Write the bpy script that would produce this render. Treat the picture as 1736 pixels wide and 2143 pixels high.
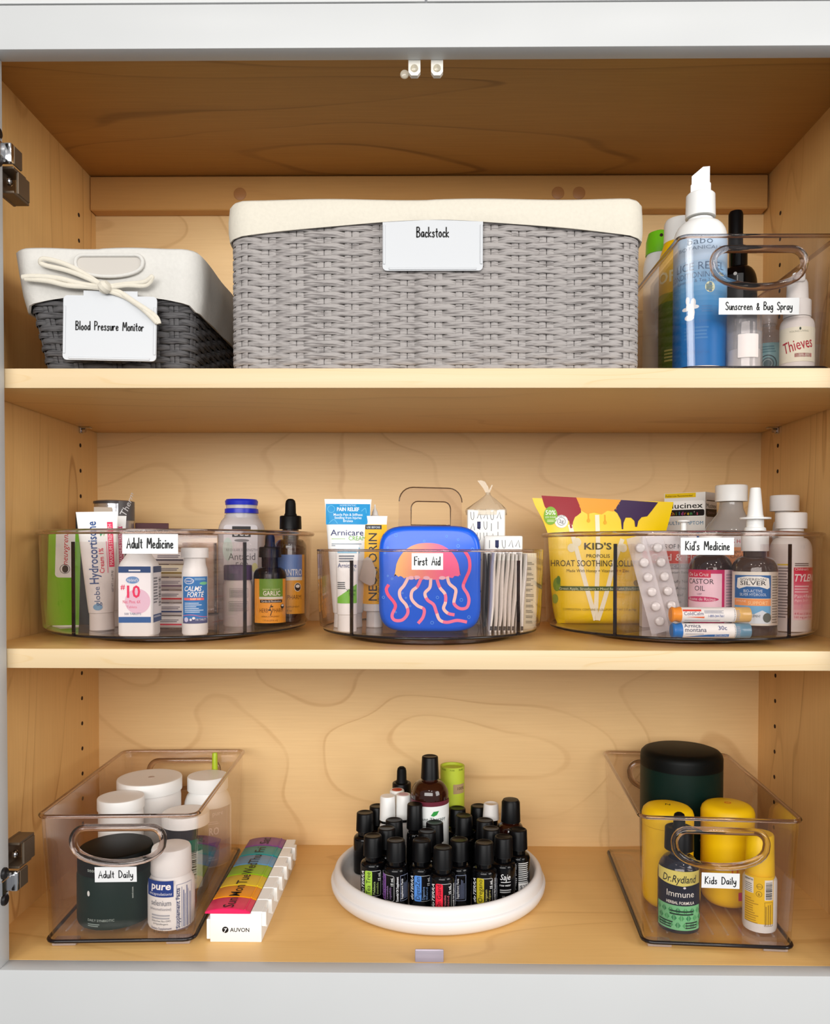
import bpy, bmesh, math, random
from mathutils import Vector, Matrix, Euler
random.seed(7)
for _o in list(bpy.data.objects):
    bpy.data.objects.remove(_o)
SC = bpy.context.scene
COL = SC.collection
R = math.radians
PI = math.pi

# ------------------------------------------------------------------ camera
FPX = 1672.0                    # focal length in pixels of the 1736 x 2143 frame
PCX, PCY = 884.0, 1178.2        # principal point (the photograph is a crop)
CAM = Vector((0.0054, -0.7373, 0.3976))
CROT = Matrix.Rotation(R(0.634), 3, 'Z') @ Matrix.Rotation(PI / 2 - R(1.15), 3, 'X') @ Matrix.Rotation(R(0.108), 3, 'Z')
cd = bpy.data.cameras.new('camera')
cam = bpy.data.objects.new('camera', cd)
COL.objects.link(cam)
cam.location = CAM
cam.rotation_euler = CROT.to_euler()
cd.sensor_fit = 'VERTICAL'
cd.sensor_height = 36
cd.lens = FPX * 36 / 2143
cd.shift_x = (868 - PCX) / 2143
cd.shift_y = (PCY - 1071.5) / 2143
cd.clip_start = 0.02
SC.camera = cam

# ------------------------------------------------------------------ world, lamps, exposure
w = bpy.data.worlds.new('room_light')
SC.world = w
w.use_nodes = True
w.node_tree.nodes['Background'].inputs[0].default_value = (0.95, 0.97, 1.0, 1)
w.node_tree.nodes['Background'].inputs[1].default_value = 0.36


def area(name, loc, target, sx, sy, energy, col=(1, 1, 1), shape='RECTANGLE'):
    d = bpy.data.lights.new(name, 'AREA')
    d.shape = shape
    d.size = sx
    d.size_y = sy
    d.energy = energy
    d.color = col
    o = bpy.data.objects.new(name, d)
    COL.objects.link(o)
    o.location = loc
    o.rotation_euler = (Vector(target) - Vector(loc)).to_track_quat('-Z', 'Y').to_euler()
    return o


area('window_and_fill_light', (-0.45, -2.7, 1.00), (-0.1, 0.3, 0.40), 2.9, 0.94, 80, (1.0, 0.985, 0.96))
area('window_and_fill_light', (2.1, -1.5, 0.95), (-0.4, 0.1, 0.42), 1.2, 1.2, 34, (1.0, 0.98, 0.95))  # added fill, no window here: brightens the left stile and side panels
for lx, ly in ((-0.7, -1.1), (0.75, -1.15), (-0.2, -1.7), (0.5, -2.0)):
    area('ceiling_spot', (lx, ly, 1.75), (lx * 0.8, 0.0, 0.3), 0.10, 0.10, 2.4, (1.0, 0.95, 0.88), 'DISK')
SC.view_settings.view_transform = 'Standard'
SC.view_settings.look = 'None'
SC.view_settings.gamma = 1.0
SC.view_settings.use_curve_mapping = False
SC.view_settings.exposure = -0.12
SC.cycles.transparent_max_bounces = 32
SC.cycles.max_bounces = 12

# ------------------------------------------------------------------ pixel helpers (directions only; depths come from what a thing stands on)


def ray(px, py):
    return CROT @ Vector(((px - PCX) / FPX, -(py - PCY) / FPX, -1.0))


def at(px, py, y):
    d = ray(px, py)
    return CAM + d * ((y - CAM.y) / d.y)


def onz(px, py, z):
    d = ray(px, py)
    return CAM + d * ((z - CAM.z) / d.z)


def proj(p):
    q = CROT.transposed() @ (Vector(p) - CAM)
    return PCX + FPX * q.x / -q.z, PCY - FPX * q.y / -q.z


def X(px, y, z):
    x = 0.0
    for _ in range(4):
        _, py = proj((x, y, z))
        x = at(px, py, y).x
    return x


def Z(py, y, px=900):
    return at(px, py, y).z


def mpx(n, y):
    return n * (y - CAM.y) / FPX


def face(x, y):
    return math.atan2(CAM.x - x, y - CAM.y)


# ------------------------------------------------------------------ colours and materials
def lin(c):
    c = c / 255.0
    return c / 12.92 if c <= 0.04045 else ((c + 0.055) / 1.055) ** 2.4


def rgb(*c):
    if len(c) == 1:
        h = c[0].lstrip('#')
        c = [int(h[i:i + 2], 16) for i in (0, 2, 4)]
    return (lin(c[0]), lin(c[1]), lin(c[2]), 1.0)


def nt(m):
    return m.node_tree.nodes, m.node_tree.links


def mat(name, col, rough=0.45, metal=0.0, noise=0.0, nscale=60, bump=0.0, coat=0.0, trans=0.0, ior=1.45, sub=0.0, spec=0.5):
    m = bpy.data.materials.new(name)
    m.use_nodes = True
    n, l = nt(m)
    b = n['Principled BSDF']
    c = rgb(*col) if not isinstance(col, str) else rgb(col)
    b.inputs['Base Color'].default_value = c
    b.inputs['Roughness'].default_value = rough
    b.inputs['Metallic'].default_value = metal
    b.inputs['Coat Weight'].default_value = coat
    b.inputs['Transmission Weight'].default_value = trans
    b.inputs['IOR'].default_value = ior
    b.inputs['Specular IOR Level'].default_value = spec
    if sub:
        b.inputs['Subsurface Weight'].default_value = sub
        b.inputs['Subsurface Radius'].default_value = (0.01, 0.008, 0.006)
    if noise or bump:
        tc = n.new('ShaderNodeTexCoord')
        nz = n.new('ShaderNodeTexNoise')
        nz.inputs['Scale'].default_value = nscale
        nz.inputs['Detail'].default_value = 3
        l.new(tc.outputs['Object'], nz.inputs['Vector'])
        if noise:
            mx = n.new('ShaderNodeMix')
            mx.data_type = 'RGBA'
            mx.blend_type = 'MULTIPLY'
            mx.inputs[0].default_value = 1.0
            mx.inputs[6].default_value = c
            rp = n.new('ShaderNodeValToRGB')
            rp.color_ramp.elements[0].position = 0.3
            rp.color_ramp.elements[1].position = 0.7
            k = 1 - noise
            rp.color_ramp.elements[0].color = (k, k, k, 1)
            rp.color_ramp.elements[1].color = (1, 1, 1, 1)
            l.new(nz.outputs[0], rp.inputs[0])
            l.new(rp.outputs[0], mx.inputs[7])
            l.new(mx.outputs[2], b.inputs['Base Color'])
        if bump:
            bp = n.new('ShaderNodeBump')
            bp.inputs['Strength'].default_value = bump
            bp.inputs['Distance'].default_value = 0.001
            l.new(nz.outputs[0], bp.inputs['Height'])
            l.new(bp.outputs[0], b.inputs['Normal'])
    return m


def wood(name, axis, base, dark, offs=(0, 0, 0), bands=9.0, amount=1.0, across=7.0, along=1.6, rough=0.38):
    """maple veneer: contour lines of a stretched noise give the cathedral figure"""
    m = bpy.data.materials.new(name)
    m.use_nodes = True
    n, l = nt(m)
    b = n['Principled BSDF']
    tc = n.new('ShaderNodeTexCoord')
    mp = n.new('ShaderNodeMapping')
    s = [across, across, across]
    s['xyz'.index(axis)] = along
    mp.inputs['Scale'].default_value = s
    mp.inputs['Location'].default_value = offs
    l.new(tc.outputs['Object'], mp.inputs['Vector'])
    nz = n.new('ShaderNodeTexNoise')
    nz.inputs['Scale'].default_value = 1.0
    nz.inputs['Detail'].default_value = 1.6
    nz.inputs['Roughness'].default_value = 0.35
    nz.inputs['Distortion'].default_value = 0.35
    l.new(mp.outputs[0], nz.inputs['Vector'])
    mu = n.new('ShaderNodeMath')
    mu.operation = 'MULTIPLY'
    mu.inputs[1].default_value = bands
    l.new(nz.outputs[0], mu.inputs[0])
    fr = n.new('ShaderNodeMath')
    fr.operation = 'FRACT'
    l.new(mu.outputs[0], fr.inputs[0])
    rp = n.new('ShaderNodeValToRGB')
    e = rp.color_ramp.elements
    e[0].position = 0.0
    e[0].color = (0.05, 0.05, 0.05, 1)
    e[1].position = 1.0
    e[1].color = (0.05, 0.05, 0.05, 1)
    for p, v in ((0.70, 0.12), (0.89, 0.35), (0.925, 1.0), (0.955, 0.95), (0.985, 0.1)):
        q = e.new(p)
        q.color = (v, v, v, 1)
    l.new(fr.outputs[0], rp.inputs[0])
    # modulate line strength
    n2 = n.new('ShaderNodeTexNoise')
    n2.inputs['Scale'].default_value = 2.2
    n2.inputs['Detail'].default_value = 2
    l.new(mp.outputs[0], n2.inputs['Vector'])
    st = n.new('ShaderNodeMath')
    st.operation = 'MULTIPLY'
    l.new(rp.outputs[0], st.inputs[0])
    mr = n.new('ShaderNodeMapRange')
    mr.inputs[1].default_value = 0.35
    mr.inputs[2].default_value = 0.65
    mr.inputs[3].default_value = 0.12 * amount
    mr.inputs[4].default_value = 0.85 * amount
    l.new(n2.outputs[0], mr.inputs[0])
    l.new(mr.outputs[0], st.inputs[1])
    # fine fibre
    mp2 = n.new('ShaderNodeMapping')
    s2 = [420.0, 420.0, 420.0]
    s2['xyz'.index(axis)] = 14.0
    mp2.inputs['Scale'].default_value = s2
    l.new(tc.outputs['Object'], mp2.inputs['Vector'])
    n3 = n.new('ShaderNodeTexNoise')
    n3.inputs['Scale'].default_value = 1.0
    n3.inputs['Detail'].default_value = 3
    l.new(mp2.outputs[0], n3.inputs['Vector'])
    mr3 = n.new('ShaderNodeMapRange')
    mr3.inputs[1].default_value = 0.3
    mr3.inputs[2].default_value = 0.75
    mr3.inputs[3].default_value = 0.0
    mr3.inputs[4].default_value = 0.16
    l.new(n3.outputs[0], mr3.inputs[0])
    ad = n.new('ShaderNodeMath')
    ad.operation = 'ADD'
    ad.use_clamp = True
    l.new(st.outputs[0], ad.inputs[0])
    l.new(mr3.outputs[0], ad.inputs[1])
    # broad tone change
    n4 = n.new('ShaderNodeTexNoise')
    n4.inputs['Scale'].default_value = 0.55
    n4.inputs['Detail'].default_value = 1
    l.new(mp.outputs[0], n4.inputs['Vector'])
    mx0 = n.new('ShaderNodeMix')
    mx0.data_type = 'RGBA'
    bc = rgb(*base)
    mx0.inputs[6].default_value = bc
    mx0.inputs[7].default_value = (bc[0] * 0.90, bc[1] * 0.84, bc[2] * 0.74, 1)
    l.new(n4.outputs[0], mx0.inputs[0])
    mx = n.new('ShaderNodeMix')
    mx.data_type = 'RGBA'
    mx.inputs[7].default_value = rgb(*dark)
    l.new(mx0.outputs[2], mx.inputs[6])
    l.new(ad.outputs[0], mx.inputs[0])
    l.new(mx.outputs[2], b.inputs['Base Color'])
    b.inputs['Roughness'].default_value = rough
    b.inputs['Specular IOR Level'].default_value = 0.35
    bp = n.new('ShaderNodeBump')
    bp.inputs['Strength'].default_value = 0.06
    bp.inputs['Distance'].default_value = 0.0005
    l.new(n3.outputs[0], bp.inputs['Height'])
    l.new(bp.outputs[0], b.inputs['Normal'])
    return m


def clear(name, tint, refl=1.0, rough=0.03, ior=1.45, haze=None):
    """thin clear plastic: see-through with a fresnel sheen; haze adds a diffuse share"""
    m = bpy.data.materials.new(name)
    m.use_nodes = True
    n, l = nt(m)
    n.remove(n['Principled BSDF'])
    out = n['Material Output']
    tr = n.new('ShaderNodeBsdfTransparent')
    tr.inputs[0].default_value = tint
    gl = n.new('ShaderNodeBsdfGlossy')
    gl.inputs['Roughness'].default_value = rough
    gl.inputs[0].default_value = (refl, refl, refl, 1)
    # Schlick fresnel from the facing angle (the same on both sides of the sheet)
    lw = n.new('ShaderNodeLayerWeight')
    lw.inputs[0].default_value = 0.5
    pw = n.new('ShaderNodeMath')
    pw.operation = 'POWER'
    pw.inputs[1].default_value = 5.0
    l.new(lw.outputs['Facing'], pw.inputs[0])
    f0 = ((ior - 1) / (ior + 1)) ** 2
    fr = n.new('ShaderNodeMath')
    fr.operation = 'MULTIPLY_ADD'
    fr.inputs[1].default_value = 1 - f0
    fr.inputs[2].default_value = f0
    l.new(pw.outputs[0], fr.inputs[0])
    base = tr
    if haze:
        df = n.new('ShaderNodeBsdfDiffuse')
        df.inputs[0].default_value = haze[:4]
        mh = n.new('ShaderNodeMixShader')
        mh.inputs[0].default_value = haze[4]
        l.new(tr.outputs[0], mh.inputs[1])
        l.new(df.outputs[0], mh.inputs[2])
        base = mh
    mx = n.new('ShaderNodeMixShader')
    l.new(fr.outputs[0], mx.inputs[0])
    l.new(base.outputs[0], mx.inputs[1])
    l.new(gl.outputs[0], mx.inputs[2])
    l.new(mx.outputs[0], out.inputs[0])
    return m


def ink_material():
    m = bpy.data.materials.new('printed_ink')
    m.use_nodes = True
    n, l = nt(m)
    b = n['Principled BSDF']
    a = n.new('ShaderNodeVertexColor')
    a.layer_name = 'Col'
    l.new(a.outputs[0], b.inputs['Base Color'])
    b.inputs['Roughness'].default_value = 0.36
    b.inputs['Specular IOR Level'].default_value = 0.22
    return m


INK = ink_material()
WB, WD = (244, 210, 156), (198, 152, 98)
M = dict(
    back=wood('maple_back', 'x', WB, WD, (3.1, 0, 1.7), 12.0, 0.55, 4.5, 2.2),
    side=wood('maple_side', 'z', (240, 196, 130), (184, 130, 72), (1.3, 8.2, 0.4), 9.0, 0.85, 9.0, 1.4),
    shelf=wood('maple_shelf', 'x', (240, 198, 130), (198, 146, 80), (0.4, 5.2, 2.2), 8.0, 0.6, 7.0, 1.4),
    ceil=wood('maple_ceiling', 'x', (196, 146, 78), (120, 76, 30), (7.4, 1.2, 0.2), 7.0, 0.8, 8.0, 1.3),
    edge=wood('maple_edge', 'x', (224, 202, 166), (212, 180, 130), (2.4, 1.0, 3.0), 7.0, 0.7, 40.0, 2.6),
    nail=wood('maple_nailer', 'x', (214, 164, 100), (176, 122, 64), (1.4, 3.0, 2.0), 4.0, 0.35, 8.0, 1.2),
    plug=wood('maple_plug', 'x', (186, 132, 82), (150, 100, 56), (0, 0, 0), 3.0, 0.3, 20, 8),
    paint=mat('white_paint', (194, 195, 195), 0.4, noise=0.03, nscale=9),
    gap=mat('dark_gap', (60, 55, 50), 0.8),
    hole=mat('peg_hole_shadow', (46, 24, 12), 0.9),
    chrome=mat('nickel', (214, 214, 216), 0.16, 1.0),
    bracket=mat('bronze_metal', (120, 106, 90), 0.42, 0.7),
    dkplastic=mat('dark_plastic', (22, 20, 22), 0.4),
    bumper=clear('bumper_gel', (0.95, 0.92, 0.84, 1), 1, 0.1, haze=(0.85, 0.8, 0.68, 1, 0.35)),
    catch=mat('catch_plastic', (236, 232, 222), 0.3),
    wicker=None, wickerdark=None,
    liner=mat('white_cotton', (206, 203, 197), 0.9, noise=0.05, nscale=300, bump=0.25),
    linerhem=mat('cream_cotton', (212, 205, 190), 0.9, noise=0.05, nscale=300, bump=0.25),
    card=mat('white_plastic_card', (193, 195, 198), 0.35),
    acr=clear('clear_smoke_plastic', (0.955, 0.93, 0.92, 1), 1.0, 0.03),
    acrfloor=clear('clear_smoke_floor', (0.93, 0.90, 0.89, 1), 0.9, 0.06, haze=(0.75, 0.72, 0.71, 1, 0.12)),
    footm=clear('clear_foot', (0.86, 0.78, 0.74, 1), 1.0, 0.15, haze=(0.72, 0.60, 0.54, 1, 0.45)),
    rim=mat('clear_plastic_rim', (214, 200, 194), 0.06, trans=1.0, ior=1.46),
    darkedge=mat('dark_smoke_edge', (26, 20, 22), 0.15),
    smoke=clear('smoke_base', (0.55, 0.50, 0.50, 1), 1.0, 0.08),
    white=mat('white_plastic', (238, 238, 236), 0.38),
    white2=mat('soft_white_plastic', (232, 226, 222), 0.5),
    offw=mat('offwhite_plastic', (232, 228, 224), 0.45),
    black=mat('black_plastic', (9, 9, 11), 0.38, spec=0.22),
    blackgl=mat('black_glass', (6, 6, 8), 0.12, spec=0.35),
    rubber=mat('black_rubber', (9, 9, 10), 0.55, spec=0.2),
    amber=mat('amber_glass', (44, 16, 8), 0.1, coat=0.4),
    brown=mat('brown_glass', (64, 44, 34), 0.1, coat=0.4),
    grn=mat('dark_green_tin', (10, 36, 30), 0.42, spec=0.25),
    grnblk=mat('dark_lid', (6, 10, 10), 0.5, spec=0.2),
    yel=mat('yellow_plastic', (250, 204, 10), 0.42),
    lime=mat('lime_card', (190, 206, 58), 0.55),
    limep=mat('lime_plastic', (178, 204, 40), 0.35),
    frost=clear('frosted_plastic', (0.86, 0.84, 0.86, 1), 0.8, 0.25, haze=(0.80, 0.77, 0.79, 1, 0.55)),
    clearb=clear('clear_bottle', (0.93, 0.94, 0.95, 1), 1.0, 0.04, haze=(0.86, 0.87, 0.9, 1, 0.22)),
    greyb=clear('grey_clear_bottle', (0.72, 0.70, 0.69, 1), 1.0, 0.05, haze=(0.56, 0.53, 0.51, 1, 0.5)),
    blue=mat('blue_cap', (28, 44, 190), 0.35),
    caseb=mat('blue_case', (10, 92, 222), 0.28),
    purple=mat('purple_cap', (72, 48, 92), 0.4),
    silver=mat('silver_foil', (196, 196, 200), 0.28, 0.85, bump=0.6, nscale=120),
    greypaper=mat('dark_grey_packet', (108, 108, 112), 0.6, bump=0.4, nscale=90),
    paper=mat('white_paper', (240, 239, 234), 0.7, bump=0.25, nscale=110),
    maroon=mat('maroon_box', (74, 16, 26), 0.5),
    greenbox=mat('green_box', (122, 194, 30), 0.45),
    bag=clear('tan_film', (0.92, 0.87, 0.77, 1), 0.8, 0.15, haze=(0.80, 0.70, 0.56, 1, 0.35)),
    tan=mat('tan_bandage', (206, 192, 176), 0.7),
    ygl=mat('yellow_pouch', (250, 212, 8), 0.3, bump=0.15, nscale=40),
    orange=mat('orange_plastic', (244, 150, 30), 0.35),
    bluetube=mat('blue_plastic', (30, 116, 196), 0.35),
    orangecl=clear('orange_clear', (0.95, 0.72, 0.36, 1), 1, 0.1, haze=(0.9, 0.6, 0.2, 1, 0.6)),
    bluecl=clear('blue_clear', (0.45, 0.62, 0.75, 1), 1, 0.1, haze=(0.2, 0.4, 0.55, 1, 0.6)),
    blister=clear('blister_film', (0.95, 0.94, 0.95, 1), 1.0, 0.08, haze=(0.9, 0.88, 0.9, 1, 0.35)),
    pill=mat('white_pill', (245, 244, 240), 0.5),
    can=mat('white_can', (226, 228, 230), 0.3),
    canyel=mat('yellow_can', (246, 196, 20), 0.3),
    grncap=mat('green_cap', (110, 190, 30), 0.3),
    greenjar=mat('green_label_jar', (214, 220, 208), 0.45),
    tealjar=mat('teal_dark', (10, 70, 66), 0.4),
    tray=mat('white_tray', (226, 223, 222), 0.4),
    bluebottle=mat('blue_black_glass', (20, 26, 44), 0.1, coat=0.4),
)


def wicker_mat(name, c1, c2):
    m = mat(name, c1, 0.7)
    n, l = nt(m)
    b = n['Principled BSDF']
    tc = n.new('ShaderNodeTexCoord')
    mp = n.new('ShaderNodeMapping')
    mp.inputs['Scale'].default_value = (70, 70, 900)
    l.new(tc.outputs['Object'], mp.inputs[0])
    nz = n.new('ShaderNodeTexNoise')
    nz.inputs['Scale'].default_value = 1
    nz.inputs['Detail'].default_value = 4
    l.new(mp.outputs[0], nz.inputs['Vector'])
    rp = n.new('ShaderNodeValToRGB')
    rp.color_ramp.elements[0].position = 0.34
    rp.color_ramp.elements[0].color = rgb(*c2)
    rp.color_ramp.elements[1].position = 0.52
    rp.color_ramp.elements[1].color = rgb(*c1)
    l.new(nz.outputs[0], rp.inputs[0])
    l.new(rp.outputs[0], b.inputs['Base Color'])
    bp = n.new('ShaderNodeBump')
    bp.inputs['Strength'].default_value = 0.4
    bp.inputs['Distance'].default_value = 0.0008
    l.new(nz.outputs[0], bp.inputs['Height'])
    l.new(bp.outputs[0], b.inputs['Normal'])
    return m


M['wicker'] = wicker_mat('grey_resin_strand', (160, 154, 151), (104, 98, 96))
M['wickerdark'] = wicker_mat('dark_grey_resin_strand', (84, 82, 83), (36, 34, 36))


# ------------------------------------------------------------------ object helpers
def thing(name, label, cat, loc=(0, 0, 0), rz=0.0, group=None):
    o = bpy.data.objects.new(name, None)
    o.empty_display_size = 0.02
    COL.objects.link(o)
    o.location = loc
    o.rotation_euler = (0, 0, rz)
    tag(o, label, cat, group)
    return o


def tag(o, label, cat, group=None):
    o['label'] = label
    o['category'] = cat
    if group:
        o['group'] = group
    return o


def fin(bm, name, m, parent=None, loc=None, rot=None, smooth=True, ang=0.6):
    bmesh.ops.recalc_face_normals(bm, faces=bm.faces)
    me = bpy.data.meshes.new(name)
    for f in bm.faces:
        f.smooth = smooth
    if smooth:
        for e in bm.edges:
            if len(e.link_faces) == 2:
                e.smooth = e.calc_face_angle(0.0) < ang
    bm.to_mesh(me)
    bm.free()
    return meshobj(name, me, m, parent, loc, rot)


def meshobj(name, me, m, parent=None, loc=None, rot=None):
    if m is not None and not me.materials:
        me.materials.append(m)
    o = bpy.data.objects.new(name, me)
    COL.objects.link(o)
    if parent:
        o.parent = parent
    if loc:
        o.location = loc
    if rot:
        o.rotation_euler = rot
    return o


def copy_tree(o, parent=None):
    c = o.copy()
    COL.objects.link(c)
    c.parent = parent
    for ch in list(o.children):
        copy_tree(ch, c)
    return c


def add_box(bm, x0, x1, y0, y1, z0, z1, bev=0.0, seg=2, mtx=None):
    r = bmesh.ops.create_cube(bm, size=1.0)
    vs = r['verts']
    for v in vs:
        v.co = Vector((x0 + (v.co.x + 0.5) * (x1 - x0), y0 + (v.co.y + 0.5) * (y1 - y0), z0 + (v.co.z + 0.5) * (z1 - z0)))
    if bev > 0:
        es = list({e for v in vs for e in v.link_edges})
        r2 = bmesh.ops.bevel(bm, geom=es, offset=bev, segments=seg, affect='EDGES', profile=0.5)
        vs = list({v for f in r2['faces'] for v in f.verts} | {v for v in vs if v.is_valid})
    if mtx is not None:
        bmesh.ops.transform(bm, matrix=mtx, verts=vs)
    return vs


def box(name, m, parent, x0, x1, y0, y1, z0, z1, bev=0.0, seg=2, mtx=None):
    bm = bmesh.new()
    add_box(bm, x0, x1, y0, y1, z0, z1, bev, seg, mtx)
    return fin(bm, name, m, parent)


def add_rings(bm, rings, cap0=True, cap1=True, closed=True):
    vr = [[bm.verts.new(p) for p in r] for r in rings]
    n = len(vr[0])
    for a, b in zip(vr, vr[1:]):
        for i in range(n if closed else n - 1):
            j = (i + 1) % n
            bm.faces.new((a[i], a[j], b[j], b[i]))
    if cap0:
        bm.faces.new(vr[0][::-1])
    if cap1:
        bm.faces.new(vr[-1])
    return vr


def add_lathe(bm, prof, seg=32, ribs=0, ribd=0.0, ribz=None):
    rows = []
    for r, z in prof:
        if r < 1e-6:
            rows.append([bm.verts.new((0, 0, z))])
        else:
            row = []
            for i in range(seg):
                a = 2 * PI * i / seg
                rr = r
                if ribs and ribz and ribz[0] <= z <= ribz[1] and i % 2:
                    rr = r - ribd
                row.append(bm.verts.new((rr * math.sin(a), -rr * math.cos(a), z)))
            rows.append(row)
    for a, b in zip(rows, rows[1:]):
        if len(a) == 1 and len(b) == 1:
            continue
        for i in range(seg):
            j = (i + 1) % seg
            if len(a) == 1:
                bm.faces.new((a[0], b[j], b[i]))
            elif len(b) == 1:
                bm.faces.new((a[i], a[j], b[0]))
            else:
                bm.faces.new((a[i], a[j], b[j], b[i]))


def lathe(name, prof, m, parent=None, loc=None, seg=32, rot=None, ribs=0, ribd=0.0, ribz=None, ang=0.6):
    bm = bmesh.new()
    add_lathe(bm, prof, seg, ribs, ribd, ribz)
    return fin(bm, name, m, parent, loc, rot, ang=ang)


def cap_prof(r, z0, z1, b=0.001, r1=None):
    r1 = r if r1 is None else r1
    return [(0, z0), (r, z0), (r1, z1 - b), (r1 - b * 0.3, z1 - b * 0.3), (r1 - b, z1), (0, z1)]


def ribcap(name, m, parent, r, z0, z1, n=40, d=0.0004, r1=None, b=0.0012):
    r1 = r if r1 is None else r1
    return lathe(name, [(0, z0), (r, z0), (r, z0 + 0.0008), (r1, z1 - b), (r1 - b * 0.4, z1 - b * 0.3), (r1 - b, z1), (r1 * 0.75, z1), (r1 * 0.72, z1 - 0.0003), (0, z1 - 0.0003)],
                 m, parent, seg=n * 2, ribs=1, ribd=d, ribz=(z0 + 0.0005, z1 - b * 1.01), ang=0.9)


def circ(r, n, z=0.0):
    return [Vector((r * math.sin(2 * PI * i / n), -r * math.cos(2 * PI * i / n), z)) for i in range(n)]


def rrect(wx, wy, r, n=5):
    """rounded rectangle loop, counter-clockwise seen from above, starting in front right"""
    p = []
    for cx, cy, a0 in ((1, -1, -PI / 2), (1, 1, 0), (-1, 1, PI / 2), (-1, -1, PI)):
        for i in range(n + 1):
            a = a0 + PI / 2 * i / n
            p.append((cx * (wx / 2 - r) + r * math.cos(a), cy * (wy / 2 - r) + r * math.sin(a)))
    return p


def add_tube(bm, pts, rad, n=8, closed=False, flat=1.0, up=None):
    """sweep of an ellipse (rad, rad*flat) along pts"""
    P = [Vector(p) for p in pts]
    k = len(P)
    rings = []
    prev = None
    for i in range(k):
        if closed:
            t = (P[(i + 1) % k] - P[i - 1]).normalized()
        else:
            t = (P[min(i + 1, k - 1)] - P[max(i - 1, 0)]).normalized()
        u = Vector(up) if up is not None else (prev if prev else (Vector((0, 0, 1)) if abs(t.z) < 0.9 else Vector((0, 1, 0))))
        s = t.cross(u)
        if s.length < 1e-6:
            s = t.cross(Vector((1, 0, 0)))
        s.normalize()
        u2 = s.cross(t).normalized()
        prev = u2
        rr = rad[i] if isinstance(rad, (list, tuple)) else rad
        rings.append([P[i] + s * (rr * math.cos(2 * PI * j / n)) + u2 * (rr * flat * math.sin(2 * PI * j / n)) for j in range(n)])
    if closed:
        rings.append(rings[0])
        vr = [[bm.verts.new(p) for p in r] for r in rings[:-1]]
        for a in range(k):
            A, B = vr[a], vr[(a + 1) % k]
            for i in range(n):
                j = (i + 1) % n
                bm.faces.new((A[i], A[j], B[j], B[i]))
    else:
        add_rings(bm, rings)


def tube(name, pts, rad, m, parent=None, n=8, closed=False, flat=1.0, up=None):
    bm = bmesh.new()
    add_tube(bm, pts, rad, n, closed, flat, up)
    return fin(bm, name, m, parent, ang=1.2)


def smooth_path(pts, k=6):
    P = [Vector(p) for p in pts]
    if len(P) < 3:
        return P
    out = []
    for i in range(len(P) - 1):
        p0, p1, p2, p3 = P[max(i - 1, 0)], P[i], P[i + 1], P[min(i + 2, len(P) - 1)]
        for s in range(k):
            t = s / k
            out.append(0.5 * ((2 * p1) + (p2 - p0) * t + (2 * p0 - 5 * p1 + 4 * p2 - p3) * t * t + (3 * p1 - p0 - 3 * p2 + p3) * t ** 3))
    out.append(P[-1])
    return out


# ------------------------------------------------------------------ print: flat artwork built as thin ink geometry, then wrapped on a surface
TXT = {}


def text_mesh(s, bold=0.0, shear=0.0):
    key = (s, bold, shear)
    if key not in TXT:
        c = bpy.data.curves.new('text', 'FONT')
        c.body = s
        c.size = 1.0 / 0.682
        c.resolution_u = 2
        c.offset = bold
        c.shear = shear
        o = bpy.data.objects.new('text', c)
        me = bpy.data.meshes.new_from_object(o)
        vs = [(v.co.x, v.co.y) for v in me.vertices]
        fs = [tuple(p.vertices) for p in me.polygons]
        bpy.data.objects.remove(o)
        bpy.data.curves.remove(c)
        bpy.data.meshes.remove(me)
        x0 = min([v[0] for v in vs] or [0])
        x1 = max([v[0] for v in vs] or [1])
        TXT[key] = (vs, fs, x0, x1)
    return TXT[key]


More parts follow.
